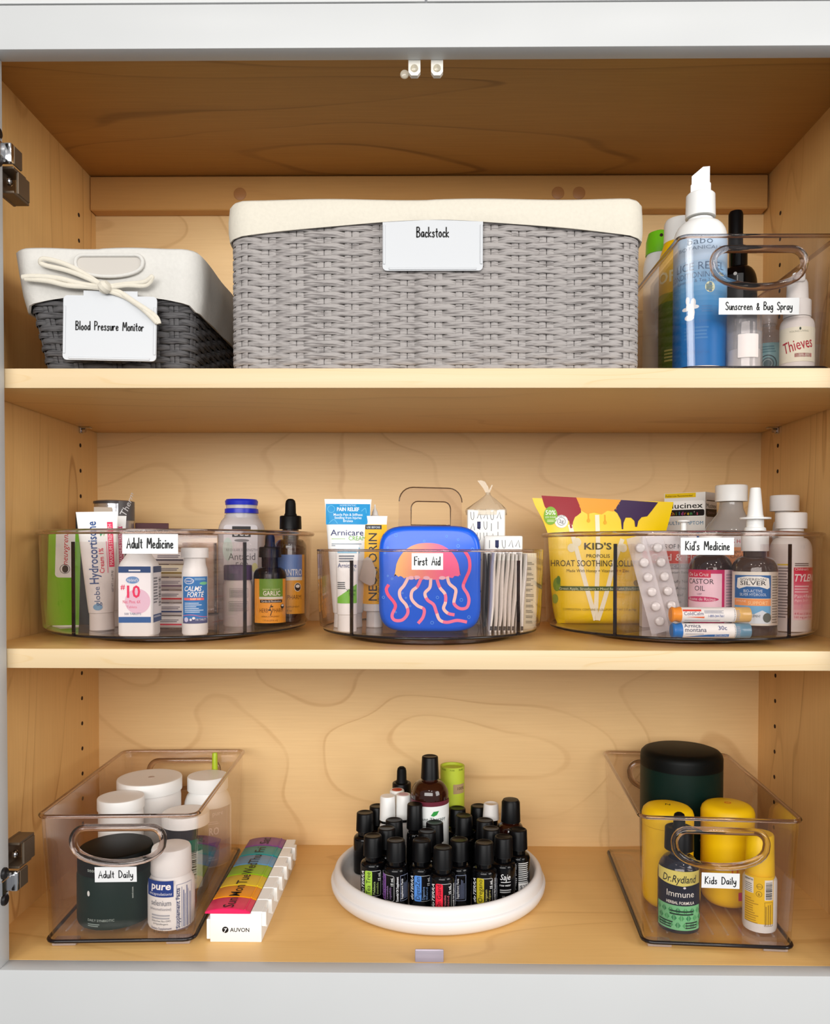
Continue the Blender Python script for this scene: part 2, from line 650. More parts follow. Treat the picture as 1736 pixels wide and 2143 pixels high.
class Print:
    def __init__(s):
        s.bm = bmesh.new()
        s.cl = s.bm.loops.layers.float_color.new('Col')
        s.n = 0

    def _face(s, vs, col):
        try:
            f = s.bm.faces.new(vs)
        except ValueError:
            return
        for lp in f.loops:
            lp[s.cl] = col

    def poly(s, pts, col, lay=1):
        col = rgb(*col) if not isinstance(col, str) else rgb(col)
        vs = [s.bm.verts.new((p[0], p[1], lay)) for p in pts]
        if len(vs) > 4:
            r = bmesh.ops.contextual_create(s.bm, geom=vs) if False else None
            f = s.bm.faces.new(vs)
            for lp in f.loops:
                lp[s.cl] = col
            bmesh.ops.triangulate(s.bm, faces=[f])
        else:
            s._face(vs, col)
        return s

    def rect(s, u0, v0, u1, v1, col, lay=1, r=0.0):
        if r > 0:
            cx, cy = (u0 + u1) / 2, (v0 + v1) / 2
            return s.poly([(cx + a, cy + b) for a, b in rrect(u1 - u0, v1 - v0, r, 4)], col, lay)
        return s.poly([(u0, v0), (u1, v0), (u1, v1), (u0, v1)], col, lay)

    def frame(s, u0, v0, u1, v1, t, col, lay=2):
        s.rect(u0, v0, u1, v0 + t, col, lay)
        s.rect(u0, v1 - t, u1, v1, col, lay)
        s.rect(u0, v0 + t, u0 + t, v1 - t, col, lay)
        return s.rect(u1 - t, v0 + t, u1, v1 - t, col, lay)

    def ell(s, cx, cy, rx, ry, col, lay=1, n=20):
        return s.poly([(cx + rx * math.cos(2 * PI * i / n), cy + ry * math.sin(2 * PI * i / n)) for i in range(n)], col, lay)

    def ring(s, cx, cy, r, t, col, lay=2, n=20):
        for i in range(n):
            a, b = 2 * PI * i / n, 2 * PI * (i + 1) / n
            s.poly([(cx + r * math.cos(a), cy + r * math.sin(a)), (cx + r * math.cos(b), cy + r * math.sin(b)),
                    (cx + (r - t) * math.cos(b), cy + (r - t) * math.sin(b)), (cx + (r - t) * math.cos(a), cy + (r - t) * math.sin(a))], col, lay)
        return s

    def text(s, t, u, v, h, col, lay=2, rot=0, sx=1.0, al='C', bold=0.0, shear=0.0, fit=None):
        """baseline at v, cap height h; fit = wanted text width"""
        col = rgb(*col) if not isinstance(col, str) else rgb(col)
        vs, fs, x0, x1 = text_mesh(t, bold, shear)
        wd = x1 - x0
        if fit:
            sx = fit / (wd * h)
        ox = {'C': -(x0 + x1) / 2, 'L': -x0, 'R': -x1}[al]
        c, sn = math.cos(R(rot)), math.sin(R(rot))
        bv = []
        for x, y in vs:
            a, b = (x + ox) * h * sx, y * h
            bv.append(s.bm.verts.new((u + a * c - b * sn, v + a * sn + b * c, lay)))
        for f in fs:
            s._face([bv[i] for i in f], col)
        return s

    def lines(s, u0, v0, u1, v1, n, col, lay=2, fill=0.5, rag=0.25, rot=0):
        """n rows of small print (rot=90: columns)"""
        rnd = random.Random(n * 17 + int(abs(u0 + v0) * 1e5))
        for i in range(n):
            if rot:
                q = (u1 - u0) / n
                a = u0 + q * i
                s.rect(a, v0, a + q * fill, v1 - (v1 - v0) * rag * rnd.random(), col, lay)
            else:
                q = (v1 - v0) / n
                a = v0 + q * i
                s.rect(u0, a, u1 - (u1 - u0) * rag * rnd.random(), a + q * fill, col, lay)
        return s

    def bars(s, u0, v0, u1, v1, n, col=(20, 20, 20), lay=2, rot=0):
        """product barcode stripes"""
        rnd = random.Random(n)
        t = 0.0
        ws = [rnd.choice((1, 1, 2, 3)) for _ in range(2 * n)]
        tot = sum(ws)
        for i, wv in enumerate(ws):
            a, b = t / tot, (t + wv) / tot
            t += wv
            if i % 2 == 0:
                if rot:
                    s.rect(u0, v0 + (v1 - v0) * a, u1, v0 + (v1 - v0) * b, col, lay)
                else:
                    s.rect(u0 + (u1 - u0) * a, v0, u0 + (u1 - u0) * b, v1, col, lay)
        return s

    def stroke(s, pts, wd, col, lay=2, k=5, smooth=True, taper=None):
        P = smooth_path([(p[0], p[1], 0) for p in pts], k) if (smooth and len(pts) > 2) else [Vector((p[0], p[1], 0)) for p in pts]
        L = []
        for i in range(len(P)):
            t = (P[min(i + 1, len(P) - 1)] - P[max(i - 1, 0)])
            if t.length < 1e-9:
                t = Vector((1, 0, 0))
            t.normalize()
            nn = Vector((-t.y, t.x, 0))
            hw = wd / 2
            if i == 0:
                q = P[i] - t * hw * 0.6
            elif i == len(P) - 1:
                q = P[i] + t * hw * 0.6
            else:
                q = P[i]
            L.append((q + nn * hw, q - nn * hw))
        for i, (a, b) in enumerate(zip(L, L[1:])):
            cc = col[min(int(i * len(col) / (len(L) - 1)), len(col) - 1)] if isinstance(col, list) else col
            s.poly([a[0], a[1], b[1], b[0]], cc, lay)
        return s

    def hand(s, t, u, v, h, wd, col=(18, 18, 18), lay=2, al='C', sx=1.0, gap=0.13):
        tot = sum((GLY[c][0] if c in GLY else 0.3) + gap for c in t) - gap
        x = u - (tot * h * sx / 2 if al == 'C' else 0)
        for i, ch in enumerate(t):
            if ch not in GLY:
                x += (0.3 + gap) * h * sx
                continue
            gw, st = GLY[ch]
            dy = 0.02 * math.sin(i * 2.3) * h
            for pl in st:
                s.stroke([(x + a * h * sx, v + dy + b * h) for a, b in pl], wd, col, lay, 5, len(pl) > 3)
            x += (gw + gap) * h * sx
        return s

    def build(s, name, parent, fn, cut=None, eps=0.00012, m=None, loc=None, rot=None):
        bm = s.bm
        if cut:
            us = [v.co.x for v in bm.verts]
            a = math.floor(min(us) / cut) + 1
            b = math.ceil(max(us) / cut)
            for i in range(a, b):
                bmesh.ops.bisect_plane(bm, geom=list(bm.verts) + list(bm.edges) + list(bm.faces), plane_co=(i * cut, 0, 0), plane_no=(1, 0, 0))
        for v in bm.verts:
            v.co = Vector(fn(v.co.x, v.co.y, eps * v.co.z))
        me = bpy.data.meshes.new(name)
        for f in bm.faces:
            f.smooth = bool(cut)
        bm.to_mesh(me)
        bm.free()
        return meshobj(name, me, m or INK, parent, loc, rot)


def cyl(r, z0=0.0, a0=0.0):
    return lambda u, v, h: ((r + h) * math.sin(u / r + a0), -(r + h) * math.cos(u / r + a0), v + z0)


def flat(d=0.0, x0=0.0, z0=0.0):
    return lambda u, v, h: (u + x0, -d - h, v + z0)


def top(z=0.0, x0=0.0, y0=0.0):
    return lambda u, v, h: (u + x0, v + y0, z + h)


# hand-printed single-stroke letters: glyph -> (width, strokes), cap height 1
GLY = {
    'A': (0.40, [[(0, 0), (0.2, 1), (0.40, 0)], [(0.06, 0.36), (0.36, 0.38)]]),
    'B': (0.32, [[(0, 0), (0, 1)], [(0, 1), (0.18, 1.0), (0.27, 0.82), (0.2, 0.62), (0, 0.54)], [(0, 0.54), (0.22, 0.48), (0.32, 0.27), (0.24, 0.05), (0, 0)]]),
    'D': (0.36, [[(0, 0), (0, 1)], [(0, 1), (0.18, 0.95), (0.34, 0.62), (0.34, 0.35), (0.2, 0.06), (0, 0)]]),
    'F': (0.30, [[(0, 0), (0, 1), (0.30, 1)], [(0, 0.55), (0.24, 0.56)]]),
    'K': (0.34, [[(0, 0), (0.02, 1)], [(0.32, 1), (0.02, 0.46), (0.34, 0)]]),
    'M': (0.46, [[(0, 0), (0.05, 1), (0.23, 0.35), (0.41, 1), (0.46, 0)]]),
    'P': (0.30, [[(0, 0), (0, 1)], [(0, 1), (0.2, 0.98), (0.30, 0.76), (0.2, 0.53), (0, 0.5)]]),
    'S': (0.32, [[(0.31, 0.86), (0.2, 1.0), (0.05, 0.9), (0.06, 0.66), (0.26, 0.42), (0.3, 0.16), (0.16, 0.0), (0, 0.12)]]),
    'a': (0.27, [[(0.25, 0.46), (0.12, 0.5), (0.02, 0.28), (0.06, 0.04), (0.17, 0.06), (0.25, 0.28)], [(0.25, 0.48), (0.27, 0.0)]]),
    'c': (0.24, [[(0.24, 0.42), (0.13, 0.52), (0.02, 0.28), (0.09, 0.02), (0.24, 0.08)]]),
    'd': (0.27, [[(0.25, 0.42), (0.12, 0.5), (0.02, 0.26), (0.07, 0.02), (0.18, 0.05), (0.25, 0.25)], [(0.26, 1.0), (0.27, 0.0)]]),
    'e': (0.26, [[(0.03, 0.26), (0.22, 0.32), (0.2, 0.48), (0.1, 0.5), (0.02, 0.28), (0.1, 0.02), (0.26, 0.1)]]),
    'g': (0.27, [[(0.25, 0.46), (0.12, 0.5), (0.02, 0.28), (0.06, 0.04), (0.17, 0.06), (0.25, 0.28)], [(0.25, 0.5), (0.27, -0.2), (0.15, -0.34), (0.02, -0.24)]]),
    'i': (0.06, [[(0.03, 0.5), (0.03, 0)], [(0.03, 0.76), (0.035, 0.70)]]),
    'k': (0.25, [[(0, 0), (0, 1)], [(0.22, 0.5), (0.01, 0.22), (0.25, 0)]]),
    'l': (0.06, [[(0.03, 1), (0.03, 0)]]),
    'n': (0.24, [[(0, 0), (0, 0.5)], [(0, 0.34), (0.1, 0.5), (0.2, 0.42), (0.24, 0.0)]]),
    'o': (0.26, [[(0.13, 0.5), (0.02, 0.34), (0.04, 0.08), (0.15, 0.0), (0.25, 0.16), (0.22, 0.42), (0.12, 0.5)]]),
    'p': (0.27, [[(0, 0.5), (0, -0.34)], [(0, 0.36), (0.12, 0.5), (0.25, 0.32), (0.2, 0.05), (0.02, 0.06)]]),
    'r': (0.2, [[(0, 0), (0, 0.5)], [(0, 0.3), (0.07, 0.45), (0.14, 0.5), (0.2, 0.44)]]),
    's': (0.22, [[(0.2, 0.44), (0.11, 0.51), (0.03, 0.4), (0.18, 0.2), (0.16, 0.03), (0.07, -0.01), (0, 0.08)]]),
    't': (0.2, [[(0.1, 0.86), (0.1, 0.1), (0.17, 0.0)], [(0, 0.55), (0.2, 0.57)]]),
    'u': (0.24, [[(0, 0.5), (0.02, 0.12), (0.1, 0.0), (0.2, 0.1), (0.23, 0.5)], [(0.23, 0.5), (0.25, 0)]]),
    'y': (0.26, [[(0, 0.5), (0.03, 0.2), (0.12, 0.1), (0.24, 0.3)], [(0.25, 0.5), (0.24, -0.1), (0.14, -0.34), (0.0, -0.28)]]),
    '&': (0.34, [[(0.32, 0.0), (0.08, 0.62), (0.12, 0.84), (0.22, 0.8), (0.2, 0.58), (0.02, 0.28), (0.08, 0.02), (0.2, 0.06), (0.32, 0.36)]]),
    "'": (0.05, [[(0.03, 1.0), (0.02, 0.8)]]),
}

# ================================================================== the cabinet
ZT0 = Z(6, 0.0)       # top of the top rail
HX = 0.4375          # half the inner width
YB = 0.319           # back panel
ZC = 0.8767           # inner top
S1, S2 = 0.5663, 0.2996   # upper faces of the two shelves
OPN = 0.3995          # half the frame opening
ZR = 0.8528           # under side of the top rail

cab = thing('storage_cabinet', 'maple cabinet interior behind a white painted face frame', 'cabinet', (0, 0, 0))
box('floor_panel', M['shelf'], cab, -HX, HX, 0.019, YB, -0.018, 0.0)
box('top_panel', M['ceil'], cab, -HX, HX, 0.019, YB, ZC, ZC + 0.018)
box('back_panel', M['back'], cab, -HX - 0.016, HX + 0.016, YB, YB + 0.006, -0.018, ZC + 0.018)
box('side_panel', M['side'], cab, -HX - 0.016, -HX, 0.019, YB, -0.018, ZC + 0.018)
box('side_panel', M['side'], cab, HX, HX + 0.016, 0.019, YB, -0.018, ZC + 0.018)
nl = box('nailer_rail', M['nail'], cab, -HX + 0.0004, HX - 0.0022, 0.300, YB - 0.0002, Z(438, 0.300), ZC - 0.0012, 0.0012, 1)
for px in (502, 1167, 1211):
    lathe('wood_plug', [(0, 0), (0.0080, 0), (0.0080, 0.0006), (0.0074, 0.0008), (0, 0.0008)], M['plug'], nl,
          (X(px, 0.3, 0.85), 0.3, Z(404 if px > 900 else 406, 0.3, px)), 20, (PI / 2, 0, 0))
box('bottom_rail', M['paint'], cab, -OPN, OPN, 0.0, 0.019, -0.16, 0.0, 0.0006, 2)
box('top_rail', M['paint'], cab, -OPN, OPN, 0.0, 0.019, ZR, ZT0, 0.0006, 2)
box('stile', M['paint'], cab, -0.452, -OPN, 0.0, 0.019, -0.16, ZT0, 0.0006, 2)
box('stile', M['paint'], cab, OPN, 0.452, 0.0, 0.019, -0.16, ZT0, 0.0006, 2)
pm = None
for s in (-1, 1):
    for k in range(26):
        z = Z(932, 0.268, 160) - 0.512 + 0.032 * k
        if abs(z - S1 + 0.01) < 0.012 or abs(z - S2 + 0.01) < 0.012 or z > ZC - 0.01 or z < 0.01:
            continue
        for yy in (0.268, 0.062):
            if pm is None:
                o = lathe('peg_hole', [(0, 0), (0.0026, 0), (0.0026, 0.0003), (0, 0.0003)], M['hole'], cab, (s * HX, yy, z), 10, (0, -s * PI / 2, 0))
                pm = o.data
            else:
                meshobj('peg_hole', pm, M['hole'], cab, (s * HX, yy, z), (0, -s * PI / 2, 0))


def shelf(zt, label):
    t = thing('cabinet_shelf', label, 'shelf', (0, 0.169, zt - 0.0185))
    box('board', M['shelf'], t, -HX + 0.0012, HX - 0.0012, 0.0222 - 0.169, 0.318 - 0.169, 0, 0.0185, 0.0004, 1)
    box('edge_band', M['edge'], t, -HX + 0.0012, HX - 0.0012, 0.0204 - 0.169, 0.0222 - 0.169, 0, 0.0185, 0.0005, 2)
    return t


shelf(S1, 'upper maple shelf carrying the two wicker baskets')
shelf(S2, 'lower maple shelf carrying the three clear turntables')
# spoon-shaped shelf pins
bm = bmesh.new()
add_box(bm, 0, 0.014, -0.004, 0.004, -0.0016, 0.0, 0.0006, 1)
add_rings(bm, [[Vector((-0.006 + 0.013 * t, 0.0026 * math.cos(a), -0.0042 + 0.0026 * math.sin(a))) for a in [2 * PI * i / 10 for i in range(10)]] for t in (0, 1)])
add_box(bm, 0.000, 0.0025, -0.004, 0.004, -0.008, -0.001, 0.0005, 1)
pinm = None
for zt in (S1, S2):
    for s in (-1, 1):
        for yy in (0.058, 0.268):
            if pinm is None:
                o = fin(bm, 'shelf_pin', M['chrome'], cab, (s * HX, yy, zt - 0.0186), (0, 0, 0 if s < 0 else PI))
                pinm = o.data
            else:
                meshobj('shelf_pin', pinm, None, cab, (s * HX, yy, zt - 0.0186), (0, 0, 0 if s < 0 else PI))

# door stops under the top rail, gel bumper, lower catch
ZK = Z(161, 0.022, 890)
for px in (867, 914):
    x = X(px, 0.026, 0.84)
    bm = bmesh.new()
    pts = [(-0.0056, 0.860), (-0.0056, ZK + 0.0035), (-0.003, ZK), (0.003, ZK), (0.0056, ZK + 0.0035), (0.0056, 0.860)]
    add_rings(bm, [[Vector((x + a, yy, b)) for a, b in pts] for yy in (0.0195, 0.0245)])
    st = fin(bm, 'door_stop', M['catch'], cab)
    lathe('stop_pad', [(0, 0), (0.0036, 0), (0.0033, 0.0012), (0.002, 0.0018), (0, 0.002)], M['bumper'], st, (x, 0.0195, ZK + 0.0065), 14, (PI / 2, 0, 0))
lathe('gel_bumper', [(0, 0), (0.0042, 0), (0.0038, 0.0012), (0.0022, 0.0021), (0, 0.0024)], M['bumper'], cab, (X(846, 0.022, 0.838), 0.0242, Z(153, 0.022, 846)), 18, (PI / 2, 0, 0))
box('lower_catch', mat('lilac_metal', (190, 178, 190), 0.35, 0.6), cab, X(868, 0.021, 0.006), X(928, 0.021, 0.006), 0.0193, 0.0213, 0.0, 0.0126, 0.0009, 2)


def hinge(z0, s):
    """concealed hinge: bright arm wrapping the frame edge and a bronze bracket reaching in"""
    h = box('hinge', M['chrome'], cab, -0.4005, -0.3868, 0.0195, 0.0255, -0.0095, 0.0095, 0.0018, 2)
    h.location = (0.395 - OPN, 0, z0)
    box('hinge_arm', M['bracket'], h, -0.3895, -0.3868, 0.0245, 0.040, -0.009, 0.009, 0.0008, 1)

    def zz(a, b):
        return min(s * a, s * b), max(s * a, s * b)
    bm = bmesh.new()
    add_box(bm, -0.402, -0.3885, 0.0260, 0.050, *zz(0.0100, 0.0125), 0.0005, 1)
    add_box(bm, -0.3905, -0.3880, 0.034, 0.056, *zz(0.0115, 0.033), 0.0006, 1)
    add_box(bm, -0.402, -0.3885, 0.0262, 0.056, *zz(0.0330, 0.0355), 0.0005, 1)
    add_box(bm, -0.4045, -0.4015, 0.022, 0.056, *zz(0.009, 0.036), 0.0005, 1)
    fin(bm, 'hinge_bracket', M['bracket'], h)
    lathe('hinge_screw', [(0, 0), (0.004, 0), (0.004, 0.002), (0.003, 0.003), (0.0012, 0.003), (0.0012, 0.002), (0, 0.002)], M['chrome'], h, (-0.396, 0.031, s * 0.0225), 14, (0, PI / 2, 0))
    for q in (-1, 1):
        lathe('hinge_pivot', [(0, 0), (0.0055, 0), (0.0055, 0.003), (0.0045, 0.004), (0, 0.004)], M['dkplastic'], h, (-0.396, 0.0095, q * 0.0125), 16, (0, PI / 2, 0))
    box('hinge_link', M['chrome'], h, -0.3955, -0.3925, 0.002, 0.0215, -0.007, 0.007, 0.0008, 1)


hinge(Z(318, 0.0195, 15), -1)
hinge(Z(1846, 0.0195, 25), 1)

# neighbouring cabinet fronts beyond the stiles
for a, b, nm, side in ((-0.86, -0.4535, 'door_3', 'left'), (0.4535, 0.86, 'door_4', 'right')):
    d = box(nm, M['paint'], None, a, b, 0.0, 0.019, -0.16, ZT0, 0.001, 2)
    tag(d, 'white painted front of the cabinet next to the %s stile' % side, 'door')
    d['kind'] = 'structure'
# doors of the cabinet above: only their lower edges show
xg = X(891, 0.0, ZT0)
for a, b, side, nm in ((-0.86, xg - 0.0009, 'left of the centre gap', 'door_1'), (xg + 0.0009, 0.86, 'right of the centre gap', 'door_2')):
    d = box(nm, M['paint'], None, a, b, 0.0, 0.019, ZT0 + 0.0014, 1.12, 0.001, 2)
    tag(d, 'white painted door of the upper cabinet, ' + side, 'door')
    d['kind'] = 'structure'

# ================================================================== containers
def panel_hole(bm, outer, hole, fn):
    """flat panel with a hole; fn maps (u,v)->xyz; returns outer verts, hole verts"""
    ov = [bm.verts.new(fn(*p)) for p in outer]
    hv = [bm.verts.new(fn(*p)) for p in hole]
    es = []
    for L in (ov, hv):
        for i in range(len(L)):
            es.append(bm.edges.new((L[i], L[(i + 1) % len(L)])))
    bmesh.ops.triangle_fill(bm, use_beauty=True, edges=es)
    return ov, hv


def handle_shape(cx, cz, w, h, n=8):
    """flat top, bulging under side"""
    p = []
    r = h * 0.34
    for i in range(n + 1):
        a = PI - (PI / 2) * i / n
        p.append((cx - w / 2 + r + r * math.cos(a), cz + h / 2 - r + r * math.sin(a)))
    for i in range(n + 1):
        a = PI / 2 - (PI / 2) * i / n
        p.append((cx + w / 2 - r + r * math.cos(a), cz + h / 2 - r + r * math.sin(a)))
    for i in range(1, 2 * n):
        t = i / (2 * n)
        a = PI * t
        p.append((cx + w / 2 * math.cos(a) * (1.0 if abs(math.cos(a)) < 0.94 else 1.0), cz + h / 2 - r - (h - r) * (math.sin(a) ** 0.78)))
    return p


def clear_bin(label, loc, rz, words, lab, W=0.152, D=0.25, H=0.128, hand_h=0.0118, group='clear handled bins'):
    t = thing('clear_bin', label, 'bin', loc, rz, group)
    th = 0.0022
    tp = 0.0050                     # how far the walls lean out
    zb = 0.0045                     # feet
    r = 0.010
    bm = bmesh.new()

    def loop(w, d, z):
        return [Vector((a, b, z)) for a, b in rrect(w, d, r, 8)]
    o0 = loop(W - 2 * tp, D - 2 * tp, zb)
    o1 = loop(W, D, zb + H)
    i0 = loop(W - 2 * tp - 2 * th, D - 2 * tp - 2 * th, zb + 0.0024)
    i1 = loop(W - 2 * th, D - 2 * th, zb + H)
    n = len(o0)
    # the flat spans: front = between last point and first, back = between idx 9 and 10
    vo0, vo1, vi0, vi1 = [[bm.verts.new(p) for p in q] for q in (o0, o1, i0, i1)]
    per = n // 4
    skip = {n - 1, 2 * per - 1}
    for i in range(n):
        j = (i + 1) % n
        if i in skip:
            continue
        bm.faces.new((vo0[i], vo0[j], vo1[j], vo1[i]))
        bm.faces.new((vi0[j], vi0[i], vi1[i], vi1[j]))
    for i in range(n):
        j = (i + 1) % n
        bm.faces.new((vo1[i], vo1[j], vi1[j], vi1[i]))
    bm.faces.new(vo0[::-1])
    bm.faces.new(vi0)
    hw, hh = 0.088, 0.036
    hz = zb + H - 0.012 - hh / 2
    hol = handle_shape(0, hz, hw, hh)
    loops = []
    for s, idx in ((-1, n - 1), (1, 2 * per - 1)):
        j = (idx + 1) % n
        pair = []
        for A, B in ((vo0, vo1), (vi0, vi1)):
            quad = [A[idx], A[j], B[j], B[idx]]

            def plane(u, v, q=quad):
                k = (v - q[0].co.z) / (q[2].co.z - q[0].co.z)
                return Vector((u, q[0].co.y + (q[2].co.y - q[0].co.y) * k, v))
            hv = [bm.verts.new(plane(u, v)) for u, v in hol]
            es = []
            for L in (quad, hv):
                for k in range(len(L)):
                    e = bm.edges.get((L[k], L[(k + 1) % len(L)])) or bm.edges.new((L[k], L[(k + 1) % len(L)]))
                    es.append(e)
            bmesh.ops.triangle_fill(bm, use_beauty=True, edges=es)
            pair.append(hv)
        for k in range(len(hol)):
            q = (k + 1) % len(hol)
            bm.faces.new((pair[0][k], pair[0][q], pair[1][q], pair[1][k]))
        loops.append((s, [(pair[0][k].co + pair[1][k].co) / 2 for k in range(len(hol))]))
    fin(bm, 'body', M['acr'], t, smooth=False)
    for s, lp in loops:
        tube('handle_rim', lp, 0.0036, M['rim'], t, 10, True, 1.3 if s < 0 else 0.9, (0, 1, 0))
    tube('rim', [Vector((a, b, zb + H)) for a, b in rrect(W + 0.001, D + 0.001, r, 4)], 0.0021, M['rim'], t, 8, True)
    bm = bmesh.new()
    for k in range(9):
        x = -W / 2 + tp + 0.012 + k * (W - 2 * tp - 0.024) / 8
        add_box(bm, x - 0.0011, x + 0.0011, -D / 2 + tp + 0.02, D / 2 - tp - 0.02, zb + 0.0023, zb + 0.0030)
    fin(bm, 'floor_ribs', M['acrfloor'], t)
    tube('base_edge', [Vector((a, b, zb + 0.002)) for a, b in rrect(W - 2 * tp + 0.0012, D - 2 * tp + 0.0012, r, 4)], 0.0019, M['darkedge'], t, 8, True)
    for sx in (-1, 1):
        for sy in (-1, 1):
            bm = bmesh.new()
            cx, cy = sx * (W / 2 - tp - 0.016), sy * (D / 2 - tp - 0.010)
            add_box(bm, cx - 0.012, cx + 0.012, cy - 0.007, cy + 0.007, 0.0, zb - 0.0002, 0.0014, 2)
            fin(bm, 'foot', M['footm'], t)
    # paper name label on the front wall: lab = (px centre u, v above base, width, height)
    u, v, lw, lh = lab
    P = Print()
    P.rect(u - lw / 2, v - lh / 2, u + lw / 2, v + lh / 2, (220, 220, 220), 1)
    P.hand(words, u, v - lh * 0.22, lh * 0.46, lh * 0.060, lay=2, sx=(lw * 0.84) / (sum((GLY[c][0] if c in GLY else 0.3) + 0.13 for c in words) * lh * 0.46))

    def fn(a, b, h):
        k = (b - zb) / H
        return (a, -(D / 2 - tp + tp * k) - 0.0004 - h, b)
    P.build('name_label', t, fn)
    return t


def turntable(label, cx, cy, zs, r, H, base_r, div, words, lab, rimd=0.0026, group='clear divided turntables', din=0.006):
    """clear round divided tray on a base ring; div = azimuths of the dividers; lab = azimuth, v, w, h"""
    t = thing('divided_turntable', label, 'turntable', (cx, cy, zs), 0, group)
    zf = 0.0085
    th = 0.0022
    lathe('base_ring', [(base_r - 0.012, 0), (base_r, 0), (base_r + 0.002, 0.0016), (base_r + 0.002, 0.0052), (base_r - 0.012, 0.0056), (base_r - 0.012, 0)], M['smoke'], t, seg=72)
    lathe('tray_floor', [(0, zf - 0.0022), (r - 0.022, zf - 0.0022), (r - 0.009, zf + 0.0005), (r - 0.0075, zf + 0.0022), (r - 0.02, zf), (0, zf)], M['acrfloor'], t, seg=72)
    lathe('tray_wall', [(r - 0.0085, zf + 0.0005), (r - 0.0032, zf + 0.005), (r - 0.0015, H * 0.35), (r, H), (r - th, H), (r - th - 0.0015, H * 0.35), (r - th - 0.0045, zf + 0.0055), (r - 0.0085, zf + 0.0005)], M['acr'], t, seg=96)
    bm = bmesh.new()
    add_tube(bm, [Vector((p.x, p.y, H)) for p in circ(r + (0.0008 if rimd > 0.002 else -th / 2), 96)], rimd, 8, True)
    fin(bm, 'rim', M['rim'], t, ang=1.2)
    bm = bmesh.new()
    add_tube(bm, [Vector((p.x, p.y, zf + 0.0010)) for p in circ(r - 0.0085, 96)], 0.0016, 8, True)
    fin(bm, 'base_edge', M['darkedge'], t, ang=1.2)
    for a in div:
        bm = bmesh.new()
        add_box(bm, -0.0012, 0.0012, -(r - 0.0065), -din, zf + 0.0008, H - 0.010, 0.0, 2, Matrix.Rotation(a, 4, 'Z'))
        d = fin(bm, 'divider', M['acr'], t)
        bm = bmesh.new()
        add_box(bm, -0.00155, 0.00155, -(r - 0.0046), -(r - 0.0066), zf + 0.0012, H - 0.010, 0.0, 2, Matrix.Rotation(a, 4, 'Z'))
        fin(bm, 'divider_edge', M['darkedge'], d)
    lathe('hub', [(0, zf), (0.006, zf), (0.005, H - 0.012), (0, H - 0.012)], M['acr'], t, seg=16)
    az, v, lw, lh = lab
    P = Print()
    P.rect(-lw / 2, v - lh / 2, lw / 2, v + lh / 2, (220, 220, 220), 1)
    P.hand(words, 0, v - lh * 0.22, lh * 0.50, lh * 0.064, lay=2, sx=(lw * 0.84) / (sum((GLY[c][0] if c in GLY else 0.3) + 0.13 for c in words) * lh * 0.50))
    P.build('name_label', t, cyl(r + 0.0004, 0, az), 0.004)
    return t


